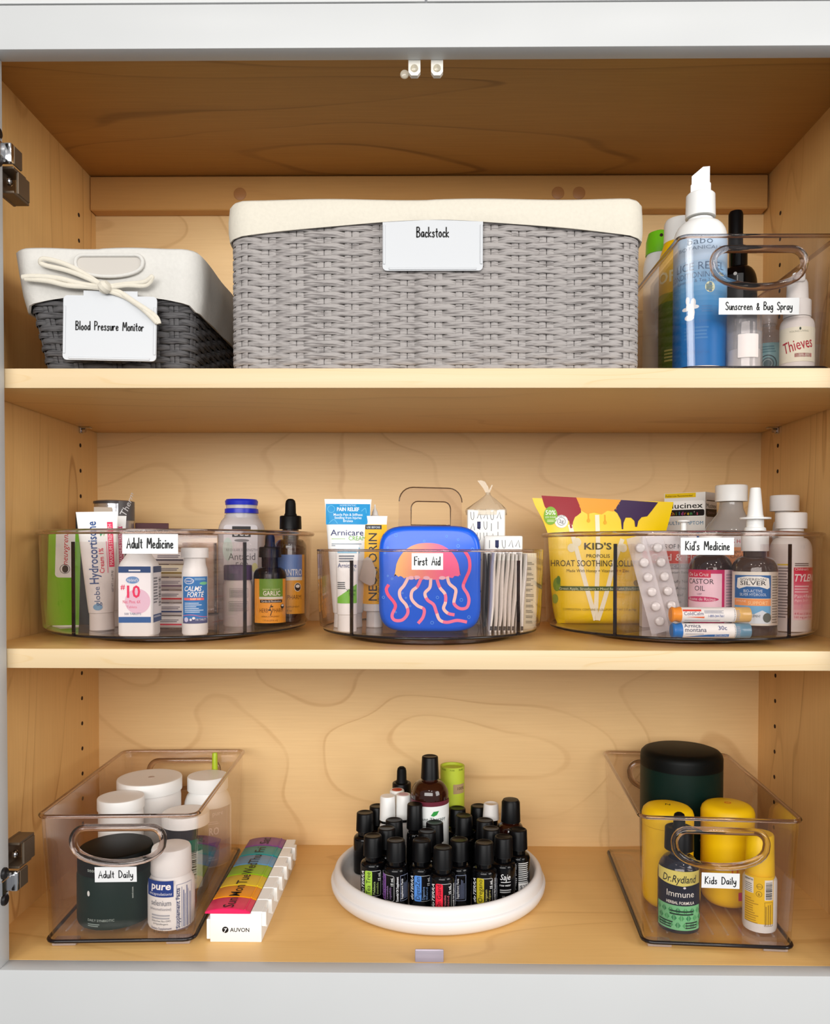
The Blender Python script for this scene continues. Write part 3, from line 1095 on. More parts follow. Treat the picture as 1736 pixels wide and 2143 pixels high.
# ---- wicker baskets
def basket(name, label, loc, rz, W, D, H, taper, rows, spx, m, group, lean=0.0, strand_h=0.0058, stake_w=0.0115, crn=0.02):
    t = thing(name, label, 'basket', loc, rz, group)

    def outline(z, off, s):
        """point on the wall at height z, arc fraction s in 0..1 (starts front centre), pushed out by off"""
        k = z / H
        wx = W - 2 * taper * (1 - k)
        wy = D - 2 * taper * (1 - k)
        r = crn
        seg = [wx / 2 - r, r * PI / 2, wy - 2 * r, r * PI / 2, wx - 2 * r, r * PI / 2, wy - 2 * r, r * PI / 2, wx / 2 - r]
        L = sum(seg)
        d = (s % 1.0) * L
        i = 0
        while i < 8 and d > seg[i]:
            d -= seg[i]
            i += 1
        if i == 0:
            p, nn = (d, -wy / 2), (0, -1)
        elif i == 1:
            a = -PI / 2 + d / r
            p, nn = (wx / 2 - r + r * math.cos(a), -wy / 2 + r + r * math.sin(a)), (math.cos(a), math.sin(a))
        elif i == 2:
            p, nn = (wx / 2, -wy / 2 + r + d), (1, 0)
        elif i == 3:
            a = d / r
            p, nn = (wx / 2 - r + r * math.cos(a), wy / 2 - r + r * math.sin(a)), (math.cos(a), math.sin(a))
        elif i == 4:
            p, nn = (wx / 2 - r - d, wy / 2), (0, 1)
        elif i == 5:
            a = PI / 2 + d / r
            p, nn = (-wx / 2 + r + r * math.cos(a), wy / 2 - r + r * math.sin(a)), (math.cos(a), math.sin(a))
        elif i == 6:
            p, nn = (-wx / 2, wy / 2 - r - d), (-1, 0)
        elif i == 7:
            a = PI + d / r
            p, nn = (-wx / 2 + r + r * math.cos(a), -wy / 2 + r + r * math.sin(a)), (math.cos(a), math.sin(a))
        else:
            p, nn = (-wx / 2 + r + d, -wy / 2), (0, -1)
        return Vector((p[0] + nn[0] * off + lean * (1 - k), p[1] + nn[1] * off, z)), Vector((nn[0], nn[1], 0))
    N = int(round((2 * (W + D)) / spx))
    N += N % 2
    pitch = H / rows
    A = 0.0019
    sub = 10
    cache = {}
    for row in range(rows):
        z = pitch * (row + 0.5)
        par = row % 2
        if taper == 0 and par in cache:
            meshobj('weave_strand', cache[par][0], m, t, (0, 0, z - cache[par][1]))
            continue
        bm = bmesh.new()
        rings = []
        K = N * sub
        for q in range(K):
            s = q / K
            # the strand rides outside and only dips behind every second stake
            dd = ((q / sub + par) % 2.0) - 1.0
            wv = 1.0 - 2.0 * math.exp(-(abs(dd) / 0.36) ** 3)
            jit = 0.00022 * math.sin(q * 0.7 + row * 1.9)
            off = A * wv
            hh = strand_h / 2 * (1.0 - 0.10 * (1 - abs(wv)))
            ring = []
            for dz, do in ((-hh, -0.0002), (-hh * 0.55, 0.0008), (hh * 0.55, 0.0008), (hh, -0.0002), (hh * 0.55, -0.0008), (-hh * 0.55, -0.0008)):
                p, nn = outline(z, off + do, s)
                p.z = z + dz + jit
                ring.append(p)
            rings.append(ring)
        vr = [[bm.verts.new(p) for p in r] for r in rings]
        for a in range(K):
            Aq, Bq = vr[a], vr[(a + 1) % K]
            for i in range(6):
                j = (i + 1) % 6
                bm.faces.new((Aq[i], Aq[j], Bq[j], Bq[i]))
        o = fin(bm, 'weave_strand', m, t, ang=1.0)
        if taper == 0:
            cache[par] = (o.data, z)
            o.location = (0, 0, 0)
    for q in range(N):
        s = q / N
        bm = bmesh.new()
        for ds in (-1, 1):
            rings = []
            for z in (0.0005, H * 0.5, H - 0.0005):
                p, nn = outline(z, 0, s)
                tg = Vector((-nn.y, nn.x, 0))
                c = p + tg * ds * stake_w * 0.26
                hw = stake_w * 0.23
                rings.append([c - tg * hw + nn * 0.0004, c + nn * 0.0011, c + tg * hw + nn * 0.0004, c + tg * hw - nn * 0.0006, c - tg * hw - nn * 0.0006])
            add_rings(bm, rings)
        fin(bm, 'stake', m, t, ang=0.9)
    # woven floor plate
    k0 = W - 2 * taper - 0.012
    k1 = D - 2 * taper - 0.012
    box('base', m, t, -k0 / 2 + lean, k0 / 2 + lean, -k1 / 2, k1 / 2, 0.0006, 0.004, 0.001, 1)
    return t, outline


# big basket
yb = 0.034
W1 = mpx(846, yb)
H1 = Z(434, yb) - S1
D1 = 0.262
bx = X((487 + 1333) / 2, yb, 0.63)
bk, ol = basket('wicker_basket', 'large light grey wicker basket with a folded white liner', (bx, yb + D1 / 2, S1 + 0.0003), 0, W1, D1, H1, 0.0, 27, 0.0275, M['wicker'], 'wicker baskets', crn=0.016, strand_h=0.0061, stake_w=0.0140)


def liner(parent, outline, H, name, fold, off, m, K=160, inside=0.05, lift=0.004, thick=0.0014, wob=0.0006):
    """cloth folded over the rim: fold(s) = how far it hangs outside at arc fraction s"""
    bm = bmesh.new()
    rings = []
    for q in range(K):
        s = q / K
        f = fold(s)
        prof = [(-0.004, H - inside), (-0.0045, H - 0.004), (-0.003, H + lift), (off * 0.5, H + lift + 0.0022), (off, H + lift - 0.0005),
                (off + 0.0012, H - f * 0.35), (off + 0.0016, H - f * 0.72), (off + 0.0006, H - f), (off - thick, H - f + 0.0003), (off - thick, H - f * 0.5), (off - thick, H + lift - 0.003),
                (-0.003 + thick, H + lift - 0.002), (-0.004 + thick, H - inside)]
        ring = []
        for i, (o, z) in enumerate(prof):
            p, nn = outline(min(z, H), o + (wob * math.sin(q * 0.45 + i) if i in (5, 6, 7) else 0), s)
            p.z = z + (wob * 1.2 * math.sin(q * 0.31) if i in (3, 4) else 0)
            ring.append(p)
        rings.append(ring)
    vr = [[bm.verts.new(p) for p in r] for r in rings]
    nn = len(vr[0])
    for a in range(K):
        Aq, Bq = vr[a], vr[(a + 1) % K]
        for i in range(nn):
            j = (i + 1) % nn
            bm.faces.new((Aq[i], Aq[j], Bq[j], Bq[i]))
    return fin(bm, name, m, parent, ang=1.3)


def fold_big(s):
    per = 2 * (W1 + D1)
    d = min(s, 1 - s) * per           # distance from front centre
    u = min(d / (W1 / 2), 1.3)
    return 0.0145 + 0.0155 * min(u, 1.0) ** 1.5


liner(bk, ol, H1, 'cloth_liner', fold_big, 0.0052, M['linerhem'], inside=H1 - 0.012)

# clip-on card in front of the big basket
def card(label, cx, y, z0, z1, w, words, v, hgt, wd, tab=0.0, rot=0.0):
    t = thing('clip_label', label, 'label', (cx, y, z0))
    h = z1 - z0
    bm = bmesh.new()
    add_rings(bm, [[Vector((a, yy, b + h / 2)) for a, b in rrect(w, h, 0.004, 4)] for yy in (-0.0010, 0.0004)])
    fin(bm, 'plate', M['card'], t)
    for s in (-1, 1):
        bm = bmesh.new()
        add_box(bm, s * (w / 2 - 0.0015) - 0.0012, s * (w / 2 - 0.0015) + 0.0012, -0.0018, -0.0008, 0.006, h - 0.010, 0.0004, 1)
        fin(bm, 'side_rail', M['card'], t)
    box('lower_lip', M['card'], t, -w / 2 + 0.006, w / 2 - 0.006, -0.0018, -0.0008, 0.0008, 0.0030, 0.0004, 1)
    if tab:
        box('hook_tab', M['card'], t, -w * 0.29, w * 0.29, -0.0006, 0.0006, h - 0.001, h + tab, 0.0003, 1)
    P = Print()
    P.hand(words, 0, v, hgt, wd, sx=1.0)
    P.build('lettering', t, flat(0.0010))
    t.rotation_euler = (0, rot, 0)
    return t


yc = yb - 0.0048
card('white card label reading Backstock clipped on the large basket', X(905, yc, 0.66), yc, Z(567, yc, 905), Z(449, yc, 905), mpx(208, yc), 'Backstock', Z(497, yc, 905) - Z(567, yc, 905), mpx(20, yc), 0.0012)

# small basket
ys = 0.040
cxs = (X(25, ys, 0.67) + X(415, ys, 0.67)) / 2
W2 = mpx(364, ys)
H2 = Z(524, ys) - S1 - 0.004
D2 = 0.215
sb, ol2 = basket('wicker_basket', 'small dark grey wicker basket with a tied white liner', (cxs, ys + D2 / 2, S1 + 0.0003), 0, W2, D2, H2, 0.0135, 19, 0.0235, M['wickerdark'], 'wicker baskets', lean=0.007, crn=0.012, stake_w=0.0095)


def fold_small(s):
    per = 2 * (W2 + D2)
    d = min(s, 1 - s) * per
    u = min(d / (W2 / 2), 1.0)
    return 0.0405 + 0.0085 * u ** 3 + (0.004 if d > W2 / 2 else 0)


ln = liner(sb, ol2, H2, 'cloth_liner', fold_small, 0.0062, M['liner'], lift=0.003, inside=H2 - 0.012)
# oval hand hole in the liner: rolled cloth edge around a grey recess
fy = -D2 / 2 - 0.0062
hu = X(235, ys, 0.65) - cxs
hz = Z(563, ys, 235) - S1
hp = handle_shape(hu, hz, mpx(140, ys), mpx(44, ys))
bm = bmesh.new()
f_ = [bm.verts.new((a, fy - 0.0014, b)) for a, b in hp]
g_ = [bm.verts.new((a, fy - 0.0002, b)) for a, b in hp]
bm.faces.new(f_)
for i in range(len(hp)):
    j = (i + 1) % len(hp)
    bm.faces.new((f_[i], f_[j], g_[j], g_[i]))
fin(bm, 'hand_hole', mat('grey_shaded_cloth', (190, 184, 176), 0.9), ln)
tube('hand_hole_edge', [(a, fy - 0.0016, b) for a, b in hp], 0.0019, M['liner'], ln, 8, True)
# bow of cotton tape
def pxs(px, py, dy):
    p = at(px, py, ys + dy)
    return (p.x - cxs, dy - D2 / 2, p.z - S1)


bow = thing('cotton_bow', 'cream cotton tie knotted in a bow on the small basket', 'bow', (cxs, ys + D2 / 2, S1))
DY = -0.0125
for nm, pts, rad in (
        ('loop', [(218, 600), (180, 575), (135, 552), (92, 541), (84, 549), (98, 556), (140, 566), (185, 583), (214, 598)], 0.0022),
        ('tail', [(212, 600), (170, 594), (120, 582), (70, 578), (46, 580)], 0.0024),
        ('tail', [(212, 603), (180, 600), (140, 597), (100, 588), (52, 583)], 0.0023),
        ('loop', [(222, 600), (260, 594), (300, 590), (318, 578), (314, 590), (300, 598), (262, 597), (226, 603)], 0.0020),
        ('tail', [(222, 604), (250, 612), (280, 632), (305, 648), (326, 664), (332, 678)], 0.0026),
        ('tail', [(224, 608), (258, 620), (286, 637), (308, 655), (328, 676)], 0.0022)):
    tube(nm, smooth_path([pxs(a, b, DY + 0.001 * math.sin(i * 1.7)) for i, (a, b) in enumerate(pts)], 5), rad, M['linerhem'], bow, 8, False, 0.6, (0, 1, 0))
lathe('knot', [(0, -0.0055), (0.004, -0.005), (0.0062, -0.002), (0.0062, 0.002), (0.004, 0.005), (0, 0.0055)], M['linerhem'], bow, pxs(219, 601, DY - 0.002), 14, (0.3, 0.9, 0))
yc2 = ys - 0.0092
card('white card label reading Blood Pressure Monitor clipped on the small basket', X(229, yc2, 0.6), yc2, Z(755, yc2, 229), Z(620, yc2, 229), mpx(196, yc2), 'Blood Pressure Monitor', Z(692, yc2, 229) - Z(755, yc2, 229), mpx(17.5, yc2), 0.0011, 0.005, R(1.2))

# clear bins: pixel corners give x; the front wall stands where the floor line puts it
def bin_at(xl, xr, y0, rot, z, label, words, lab):
    D = 0.25
    cx = (xl + xr) / 2
    c = Vector((cx, y0, z)) + Matrix.Rotation(rot, 3, 'Z') @ Vector((0, D / 2, 0))
    return clear_bin(label, c, rot, words, lab, W=xr - xl)


ZB = 0.0045 + 0.0031
FB = 0.043
bin_at(X(82, 0.04, 0.128), X(409, 0.04, 0.128), 0.040, R(2.6), 0.0, 'clear plastic bin labelled Adult Daily on the cabinet floor', 'Adult Daily',
       (X(241, .04, .06) - (X(82, 0.04, 0.128) + X(409, 0.04, 0.128)) / 2, Z(1834, 0.042), mpx(88, .04), mpx(33, .04)))
bin_at(X(1343, 0.04, 0.128), X(1674, 0.04, 0.128), 0.040, R(-4.0), 0.0, 'clear plastic bin labelled Kids Daily on the cabinet floor', 'Kids Daily',
       (X(1508, .04, .06) - (X(1343, 0.04, 0.128) + X(1674, 0.04, 0.128)) / 2, Z(1839, 0.042), mpx(78, .04), mpx(33, .04)))
TBX = X(1424, 0.045, 0.686)
bin_at(TBX, TBX + 0.152, 0.045, 0.0, S1, 'clear plastic bin labelled Sunscreen and Bug Spray on the upper shelf', 'Sunscreen & Bug Spray',
       (X(1589, .045, .62) - TBX - 0.076, Z(641, 0.046) - S1, mpx(166, .045), mpx(34, .045)))

# turntables
ZT = S2 + 0.0085           # tray floors
T1, T2, T3 = (X(380, 0.168, 0.35), 0.168, 0.1465), (X(899, 0.146, 0.35), 0.146, 0.124), (X(1414, 0.1695, 0.35), 0.1695, 0.1480)


def az(T, px, z=0.35, front=True):
    """azimuth (from the front, about the tray centre) where the wall shows at px"""
    best = None
    for i in range(-88, 89):
        a = R(i)
        p = (T[0] + T[2] * math.sin(a), T[1] - T[2] * math.cos(a), z)
        e = abs(proj(p)[0] - px)
        if best is None or e < best[0]:
            best = (e, a)
    return best[1]


def lab_v(T, a, py):
    return Z(py, T[1] - T[2] * math.cos(a)) - S2


for T, H, br, dv, lb, words, label in (
        (T1, 0.1125, 0.095, (143, 518), (315, 1139, 115, 42), 'Adult Medicine', 'round clear divided turntable labelled Adult Medicine'),
        (T2, 0.0945, 0.088, (727, 1093), (895, 1175, 66, 35), 'First Aid', 'round clear divided turntable labelled First Aid'),
        (T3, 0.1115, 0.095, (1283, 1661), (1481, 1142, 108, 36), "Kid's Medicine", 'round clear divided turntable labelled for the medicine of kids')):
    a = az(T, lb[0], 0.39)
    yf = T[1] - T[2] * math.cos(a)
    turntable(label, T[0], T[1], S2, T[2], H, br, [az(T, dv[0]), az(T, dv[1]), PI], words, (a, lab_v(T, a, lb[1]), mpx(lb[2], yf), mpx(lb[3], yf)), rimd=0.0026 if T is not T2 else 0.0013, din=0.006 if T is not T2 else 0.088)

# ================================================================== contents: helpers
def stand(name, label, cat, px, y, z, rz=0.0, group=None):
    x = X(px, y, z)
    return thing(name, label, cat, (x, y, z), face(x, y) + rz, group)


def hgt(py, y, z0, px=900):
    return Z(py, y, px) - z0


def bottle_prof(r, h, rn, hs, he, hn):
    """body radius r up to hs, shoulder to he with neck radius rn, neck top hn"""
    p = [(0, 0), (r - 0.0016, 0), (r - 0.0004, 0.0006), (r, 0.002), (r, hs)]
    for i in range(1, 7):
        a = PI / 2 * i / 6
        p.append((rn + (r - rn) * math.cos(a), hs + (he - hs) * math.sin(a)))
    p += [(rn, hn), (0, hn)]
    return p


def dropper_top(t, z0, rc, hc, rb, hb, m=None):
    """ribbed collar and rubber bulb"""
    m = m or M['rubber']
    ribcap('collar', M['black'], t, rc, z0, z0 + hc, 22, 0.0005, rc * 0.97)
    z = z0 + hc
    lathe('bulb', [(0, z), (rb * 1.12, z), (rb * 1.1, z + hb * 0.06), (rb * 0.95, z + hb * 0.16), (rb * 0.9, z + hb * 0.7), (rb * 0.78, z + hb * 0.88), (rb * 0.45, z + hb * 0.98), (0, z + hb)], m, t, seg=20)


def squeeze_tube(label, px, y, z, wt, rb, ytop, caph, capr, m, art=None, rz=0.0, lean=0.0, capm=None, group=None, name='cream_tube', crimp=0.007):
    t = stand(name, label, 'tube', px, y, z, rz, group)
    t.rotation_euler[1] = lean
    h = hgt(ytop, y, z)
    lathe('cap', [(0, 0), (capr - 0.0008, 0), (capr, 0.0008), (capr * 0.96, caph), (0, caph)], capm or M['white'], t, seg=28)

    def ab(v):
        k = min(max((v - caph) / (h - crimp - caph), 0), 1)
        a = rb + (wt / 2 - rb) * k ** 0.9
        b = (rb - 0.0008) * (1 - k) ** 0.75 + 0.0008
        return a, b
    bm = bmesh.new()
    rings = []
    n = 32
    vs = [caph, caph + 0.0006] + [caph + (h - crimp - caph) * i / 14 for i in range(1, 15)] + [h]
    for i, v in enumerate(vs):
        a, b = ab(v)
        if i == 0:
            a, b = a * 0.93, b * 0.93
        if v > h - crimp:
            a, b = wt / 2 + 0.0006, 0.0008
        rings.append([Vector((a * math.sin(2 * PI * j / n), -b * math.cos(2 * PI * j / n), v)) for j in range(n)])
    add_rings(bm, rings)
    fin(bm, 'tube_body', m, t)
    for nm, art in ((art if isinstance(art, tuple) else (('print', art),)) if art else ()):
        P = Print()
        art(P, h, caph)

        def fn(u, v, e):
            a, b = ab(v)
            q = max(-0.985, min(0.985, u / a))
            return (u, -b * math.sqrt(1 - q * q) - 0.0002 - e, v)
        bm2 = P.bm
        for i in range(1, 24):
            zc = caph + (h - caph) * i / 24
            bmesh.ops.bisect_plane(bm2, geom=list(bm2.verts) + list(bm2.edges) + list(bm2.faces), plane_co=(0, zc, 0), plane_no=(0, 1, 0))
        P.build(nm, t, fn, 0.0022, 0.00018)
    return t


def carton(name, label, px, y, z, w, d, h, m, rz=0.0, lean=0.0, art=None, side=None, tops=None, cat='box', group=None):
    t = stand(name, label, cat, px, y, z, rz, group)
    t.rotation_euler[1] = lean
    box('carton', m, t, -w / 2, w / 2, -d / 2, d / 2, 0, h, 0.0004, 1)
    if art:
        P = Print()
        art(P, w, h)
        P.build('print', t, flat(d / 2))
    if side:
        P = Print()
        side(P, d, h)
        P.build('side_print', t, lambda u, v, e: (w / 2 + e, u, v))
    return t


# ================================================================== bin of sprays on the upper shelf
ZU = S1 + 0.0077
y = 0.095
t = stand('spray_bottle', 'tall white spray bottle with a blue wrap label and stepped nozzle', 'bottle', 1462, y, ZU)
r = 0.0262
h0 = hgt(512, y, ZU)
hs, hn = hgt(505, y, ZU), hgt(462, y, ZU)
lathe('body', bottle_prof(r, hn, 0.0125, hs, hgt(468, y, ZU), hn), M['white'], t, seg=40)
rc = mpx(30, y)
z1, z2 = hgt(458, y, ZU), hgt(412, y, ZU)
lathe('collar', [(0, z1), (rc, z1), (rc * 0.96, z2), (rc * 0.86, z2 + 0.0016), (0, z2 + 0.0016)], M['white'], t, seg=32)
bm = bmesh.new()
z3, z4, z5 = hgt(393, y, ZU), hgt(376, y, ZU), hgt(360, y, ZU)
w1, w2 = mpx(20, y), mpx(17.5, y)
add_box(bm, -w1, w1, -0.010, 0.010, z2, z3, 0.0015, 2)
pts = [(-w2, z3), (w2, z3), (w2, z5), (w2 * 0.25, z5 + 0.0004), (-w2, z4)]
add_rings(bm, [[Vector((a, yy, b)) for a, b in pts] for yy in (-0.0085, 0.0085)])
fin(bm, 'nozzle', M['white'], t)
P = Print()
hb = hgt(762, y, ZU)
rows = 26
c0, c1 = (184, 208, 232), (12, 112, 190)
lo, hi = 0.006, h0
for i in range(rows):
    k = i / (rows - 1)
    q = min(1, max(0, (0.86 - k) / 0.55))
    c = [a + (b - a) * q for a, b in zip(c0, c1)]
    P.rect(-0.078, lo + (hi - lo) * i / rows, 0.078, lo + (hi - lo) * (i + 1) / rows + 0.00001, c, 1)
s = mpx(1, y)


def vv(py):
    return hgt(py, y, ZU)


P.text('babo', 0.0, vv(530), 13 * s, (96, 116, 140), sx=1.4, al='C')
P.text('BOTANICALS', 0, vv(535) - 0.003, 7 * s, (120, 140, 165), sx=1.5)
P.text('LICE REPEL', 0, vv(582), 15 * s, (92, 118, 150), sx=1.0)
P.text('CONDITIONING SPRAY', 0.0, vv(598), 11 * s, (92, 118, 150), sx=0.85)
P.text('Lavender & Tea Tree Oil', 0.0, vv(607), 6.5 * s, (100, 124, 156))
P.ell(0.010, vv(618), 10 * s, 11 * s, (226, 232, 196))
P.lines(0.010 - 8 * s, vv(622), 0.010 + 8 * s, vv(614), 3, (150, 170, 150))
# white fairy-like flower figure
for a, b, rx, ry in ((-16, 668, 7, 14), (-21, 655, 6, 6), (-12, 648, 5, 9), (-24, 643, 4, 8), (-8, 657, 7, 4), (-28, 660, 8, 4), (-20, 678, 10, 6)):
    P.ell(a * s, vv(b), rx * s, ry * s, (238, 244, 248), 2, 12)
P.lines(4 * s, vv(668), 26 * s, vv(653), 3, (70, 130, 190))
P.text('NATURAL & REPEL', -6 * s, vv(689), 5 * s, (60, 120, 185))
P.lines(-30 * s, vv(722), 24 * s, vv(694), 4, (60, 130, 195))
P.text('8 FL OZ (237 ml)', -6 * s, vv(752), 5 * s, (40, 100, 170))
P.build('label', t, cyl(r + 0.0002), 0.003)

t = stand('spray_can', 'white aerosol can with a bright green dome cap', 'can', 1377, 0.245, ZU)
y = 0.245
r = 0.0192
hc, ht = hgt(536, y, ZU), hgt(486, y, ZU)
lathe('body', [(0, 0), (r, 0), (r, hc - 0.016), (r * 0.93, hc - 0.007), (r * 0.8, hc), (0, hc)], M['can'], t)
lathe('cap', [(0, hc), (r * 0.86, hc), (r * 0.84, hc + (ht - hc) * 0.55), (r * 0.7, ht - 0.003), (r * 0.4, ht - 0.0004), (0, ht)], M['grncap'], t)
lathe('spray_hole', [(0, 0), (0.002, 0), (0.002, 0.0006), (0, 0.0006)], M['hole'], t, (0.002, -r * 0.80, ht - 0.010), 10, (PI / 2, 0, 0))

y = 0.172
t = stand('spray_can', 'yellow and green aerosol can with a white cap', 'can', 1421, y, ZU)
r = 0.0232
hs, hc, ht = hgt(560, y, ZU), hgt(512, y, ZU), hgt(464, y, ZU)
lathe('body', [(0, 0), (r, 0), (r, hs), (r * 0.96, hs + (hc - hs) * 0.5), (r * 0.78, hc), (0, hc)], M['canyel'], t)
lathe('cap', [(0, hc), (r * 0.8, hc), (r * 0.78, ht - 0.004), (r * 0.7, ht), (0, ht)], M['white'], t)
P = Print()
P.rect(-0.07, 0.006, 0.07, hgt(640, y, ZU), (96, 132, 30))
P.rect(-0.07, hgt(640, y, ZU), 0.07, hgt(622, y, ZU), (170, 170, 30))
P.lines(-0.018, 0.03, 0.02, 0.045, 4, (232, 226, 120))
P.text('OFF', -0.012, hgt(600, y, ZU), 0.012, (250, 240, 190), 2, 0, 1.1, bold=0.03)
P.build('label', t, cyl(r + 0.0002), 0.003)

y = 0.222
t = stand('pump_bottle', 'glossy black bottle with a tall black pump', 'bottle', 1541, y, ZU)
r = 0.0215
hs, he, hn = hgt(600, y, ZU), hgt(562, y, ZU), hgt(520, y, ZU)
lathe('body', bottle_prof(r, hn, 0.0105, hs, he, hn), M['blackgl'], t)
rp = mpx(14.5, y)
ht = hgt(443, y, ZU)
lathe('pump', [(0, hn), (rp * 1.06, hn), (rp, hn + 0.006), (rp, ht - 0.004), (rp * 0.85, ht - 0.001), (rp * 0.5, ht), (0, ht)], M['black'], t, (-0.003, 0, 0), 24)
P = Print()
P.rect(-0.012, hgt(640, y, ZU), 0.006, hgt(585, y, ZU), (34, 34, 36))
P.ell(-0.003, hgt(585, y, ZU), 0.002, 0.002, (190, 190, 190))
P.lines(-0.001, hgt(600, y, ZU), 0.0, hgt(577, y, ZU), 1, (150, 150, 150))
P.build('print', t, cyl(r + 0.0002), 0.003)

y = 0.075
t = stand('travel_jar', 'clear textured travel jar with a window reflection painted as a white square', 'jar', 1556, y, ZU)
r = 0.0172
hl, ht = hgt(700, y, ZU), hgt(657, y, ZU)
lathe('body', [(0, 0), (r, 0), (r, hl), (r - 0.0012, hl), (r - 0.0012, 0.0015), (0, 0.0015)], M['clearb'], t)
lathe('lid', [(0, hl), (r * 0.98, hl), (r * 0.98, ht - 0.001), (r * 0.94, ht), (0, ht)], M['clearb'], t)
lathe('contents', [(0, 0.0016), (r - 0.002, 0.0016), (r - 0.002, hl * 0.55), (0, hl * 0.55)], M['offw'], t)
P = Print()
P.rect(-0.006, hgt(756, y, ZU), 0.0145, hgt(708, y, ZU), (252, 252, 252), 1, 0.001)  # bright window reflection painted on the jar wall
P.build('patch', t, cyl(r + 0.0002), 0.003)

y = 0.128
t = stand('glass_bottle', 'small clear bottle with a pale teal seal label', 'bottle', 1607, y, ZU)
r = 0.0143
lathe('body', bottle_prof(r, 0.062, 0.007, 0.044, 0.056, 0.062), M['clearb'], t)
lathe('cap', cap_prof(0.0085, 0.062, 0.076), M['clearb'], t)
P = Print()
P.rect(-0.021, 0.003, 0.021, 0.040, (158, 206, 214))
P.ring(-0.001, 0.018, 0.0095, 0.0012, (82, 104, 112), 2)
P.ell(-0.001, 0.018, 0.0066, 0.0066, (110, 136, 142), 2)
P.ring(-0.001, 0.018, 0.005, 0.001, (190, 214, 218), 3)
P.lines(-0.010, 0.030, 0.010, 0.038, 3, (110, 160, 172))
P.build('label', t, cyl(r + 0.0002), 0.003)

y = 0.072
t = stand('spray_bottle', 'small cream pump spray bottle with red lettering', 'bottle', 1666, y, ZU, 0.12)
r = 0.0162
hs, he, hn = hgt(688, y, ZU), hgt(671, y, ZU), hgt(668, y, ZU)
lathe('body', bottle_prof(r, hn, 0.0125, hs, he, hn), M['offw'], t, seg=36)
z1, z2 = hgt(667, y, ZU), hgt(632, y, ZU)
lathe('collar', cap_prof(0.0130, z1, z2, 0.001), M['white'], t)
z3 = hgt(590, y, ZU)
bm = bmesh.new()
add_lathe(bm, [(0, z2), (0.0105, z2), (0.0098, z3 - 0.003), (0.0085, z3), (0, z3)], 24)
add_box(bm, -0.006, 0.006, -0.012, 0.004, z3 - 0.004, hgt(578, y, ZU), 0.002, 2)
fin(bm, 'spray_head', M['white'], t)
s = mpx(1, y)
P = Print()
P.rect(-0.024, hgt(764, y, ZU), 0.024, hgt(693, y, ZU), (236, 234, 214))
P.text('YOUNG LIVING', 0, vv(704), 3.6 * s, (150, 150, 130))
P.text('Thieves', 0, hgt(740, y, ZU), 22 * s, (178, 30, 52), 2, 12, fit=60 * s, bold=0.012)
P.rect(-0.004, hgt(755, y, ZU), 0.0128, hgt(747, y, ZU), (196, 40, 66))
P.text('SPRAY', 0.0045, hgt(754, y, ZU), 5 * s, (240, 220, 214), 3)
P.ell(0.001, hgt(697, y, ZU), 2 * s, 3 * s, (40, 60, 40), 2, 8)
P.build('label', t, cyl(r + 0.0002), 0.002)

# ================================================================== tray of adult medicine
y = 0.148
g = carton('medicine_carton', 'green medicine carton with a white tab panel and red script', 130, y, ZT, mpx(62, y), 0.014, hgt(1112, y, ZT), M['greenbox'], 0.10, R(1.6))
s = mpx(1, y)
P = Print()
h = hgt(1112, y, ZT)
w = mpx(62, y)
P.rect(-w / 2, 0, w / 2, h, (122, 196, 28))
P.rect(-w / 2, 0.0, w / 2, 0.002, (240, 244, 230), 2)
P.rect(-w * 0.28, h - mpx(98, y), w * 0.32, h, (246, 246, 244), 2, 0.004)
P.text('neuvgrena', w * 0.10, h - mpx(72, y), 11 * s, (216, 40, 60), 3, 90, fit=mpx(70, y), shear=0.3, al='L')
P.ring(w * 0.02, h - mpx(80, y), 10 * s, 1.2 * s, (90, 90, 96), 3)
P.ell(w * 0.03, h - mpx(80, y), 6 * s, 8 * s, (54, 56, 62), 3)
P.build('print', g, flat(0.007))
carton('slim_carton', 'slim black carton standing beside the cream tubes', 176, 0.178, ZT, mpx(30, .178), 0.02, hgt(1074, .178, ZT), M['black'], 0.0, 0)


def art_hydro(P, h, c):
    s = mpx(1, 0.115)
    P.text('Hydrocortisone', -4 * s, c + 62 * s, 17 * s, (32, 74, 140), 2, 90, fit=130 * s, al='L', bold=0.015)
    P.text('Cream 1%', 8 * s, c + 84 * s, 9 * s, (226, 40, 80), 2, 90, fit=52 * s, al='L', bold=0.012)
    P.rect(18 * s, c + 96 * s, 29 * s, h - 22 * s, (228, 46, 92))
    P.text('MAXIMUM STRENGTH', 26.5 * s, c + 100 * s, 7 * s, (252, 226, 232), 2, 90, fit=(h / s - 22 - c / s - 100) * s * 0.95, al='L')
    P.text('NET WT. 1 oz (28.4g)', 25 * s, c + 44 * s, 4 * s, (90, 90, 96), 2, 90, fit=44 * s, al='L')
    P.lines(14 * s, c + 84 * s, 17 * s, c + 150 * s, 1, (236, 150, 170), 2, 0.6, 0, 90)
    P.text('globe', -3 * s, c + 16 * s, 11 * s, (70, 100, 150), 2, 90, fit=40 * s, al='L')
    P.ell(-8 * s, c + 14 * s, 9 * s, 7 * s, (126, 176, 214))
    P.poly([(4 * s, h - 52 * s), (10 * s, h - 44 * s), (7 * s, h - 38 * s), (2 * s, h - 44 * s)], (76, 170, 120))
    P.poly([(10 * s, h - 52 * s), (14 * s, h - 42 * s), (10 * s, h - 40 * s)], (130, 190, 90))


squeeze_tube('white cream tube with blue lettering and a pink stripe, flat end up', 214, 0.115, ZT, mpx(80, .115), mpx(25, .115), 1072, mpx(36, .115), mpx(25, .115), M['white'], art_hydro, 0.06, R(-2.0))


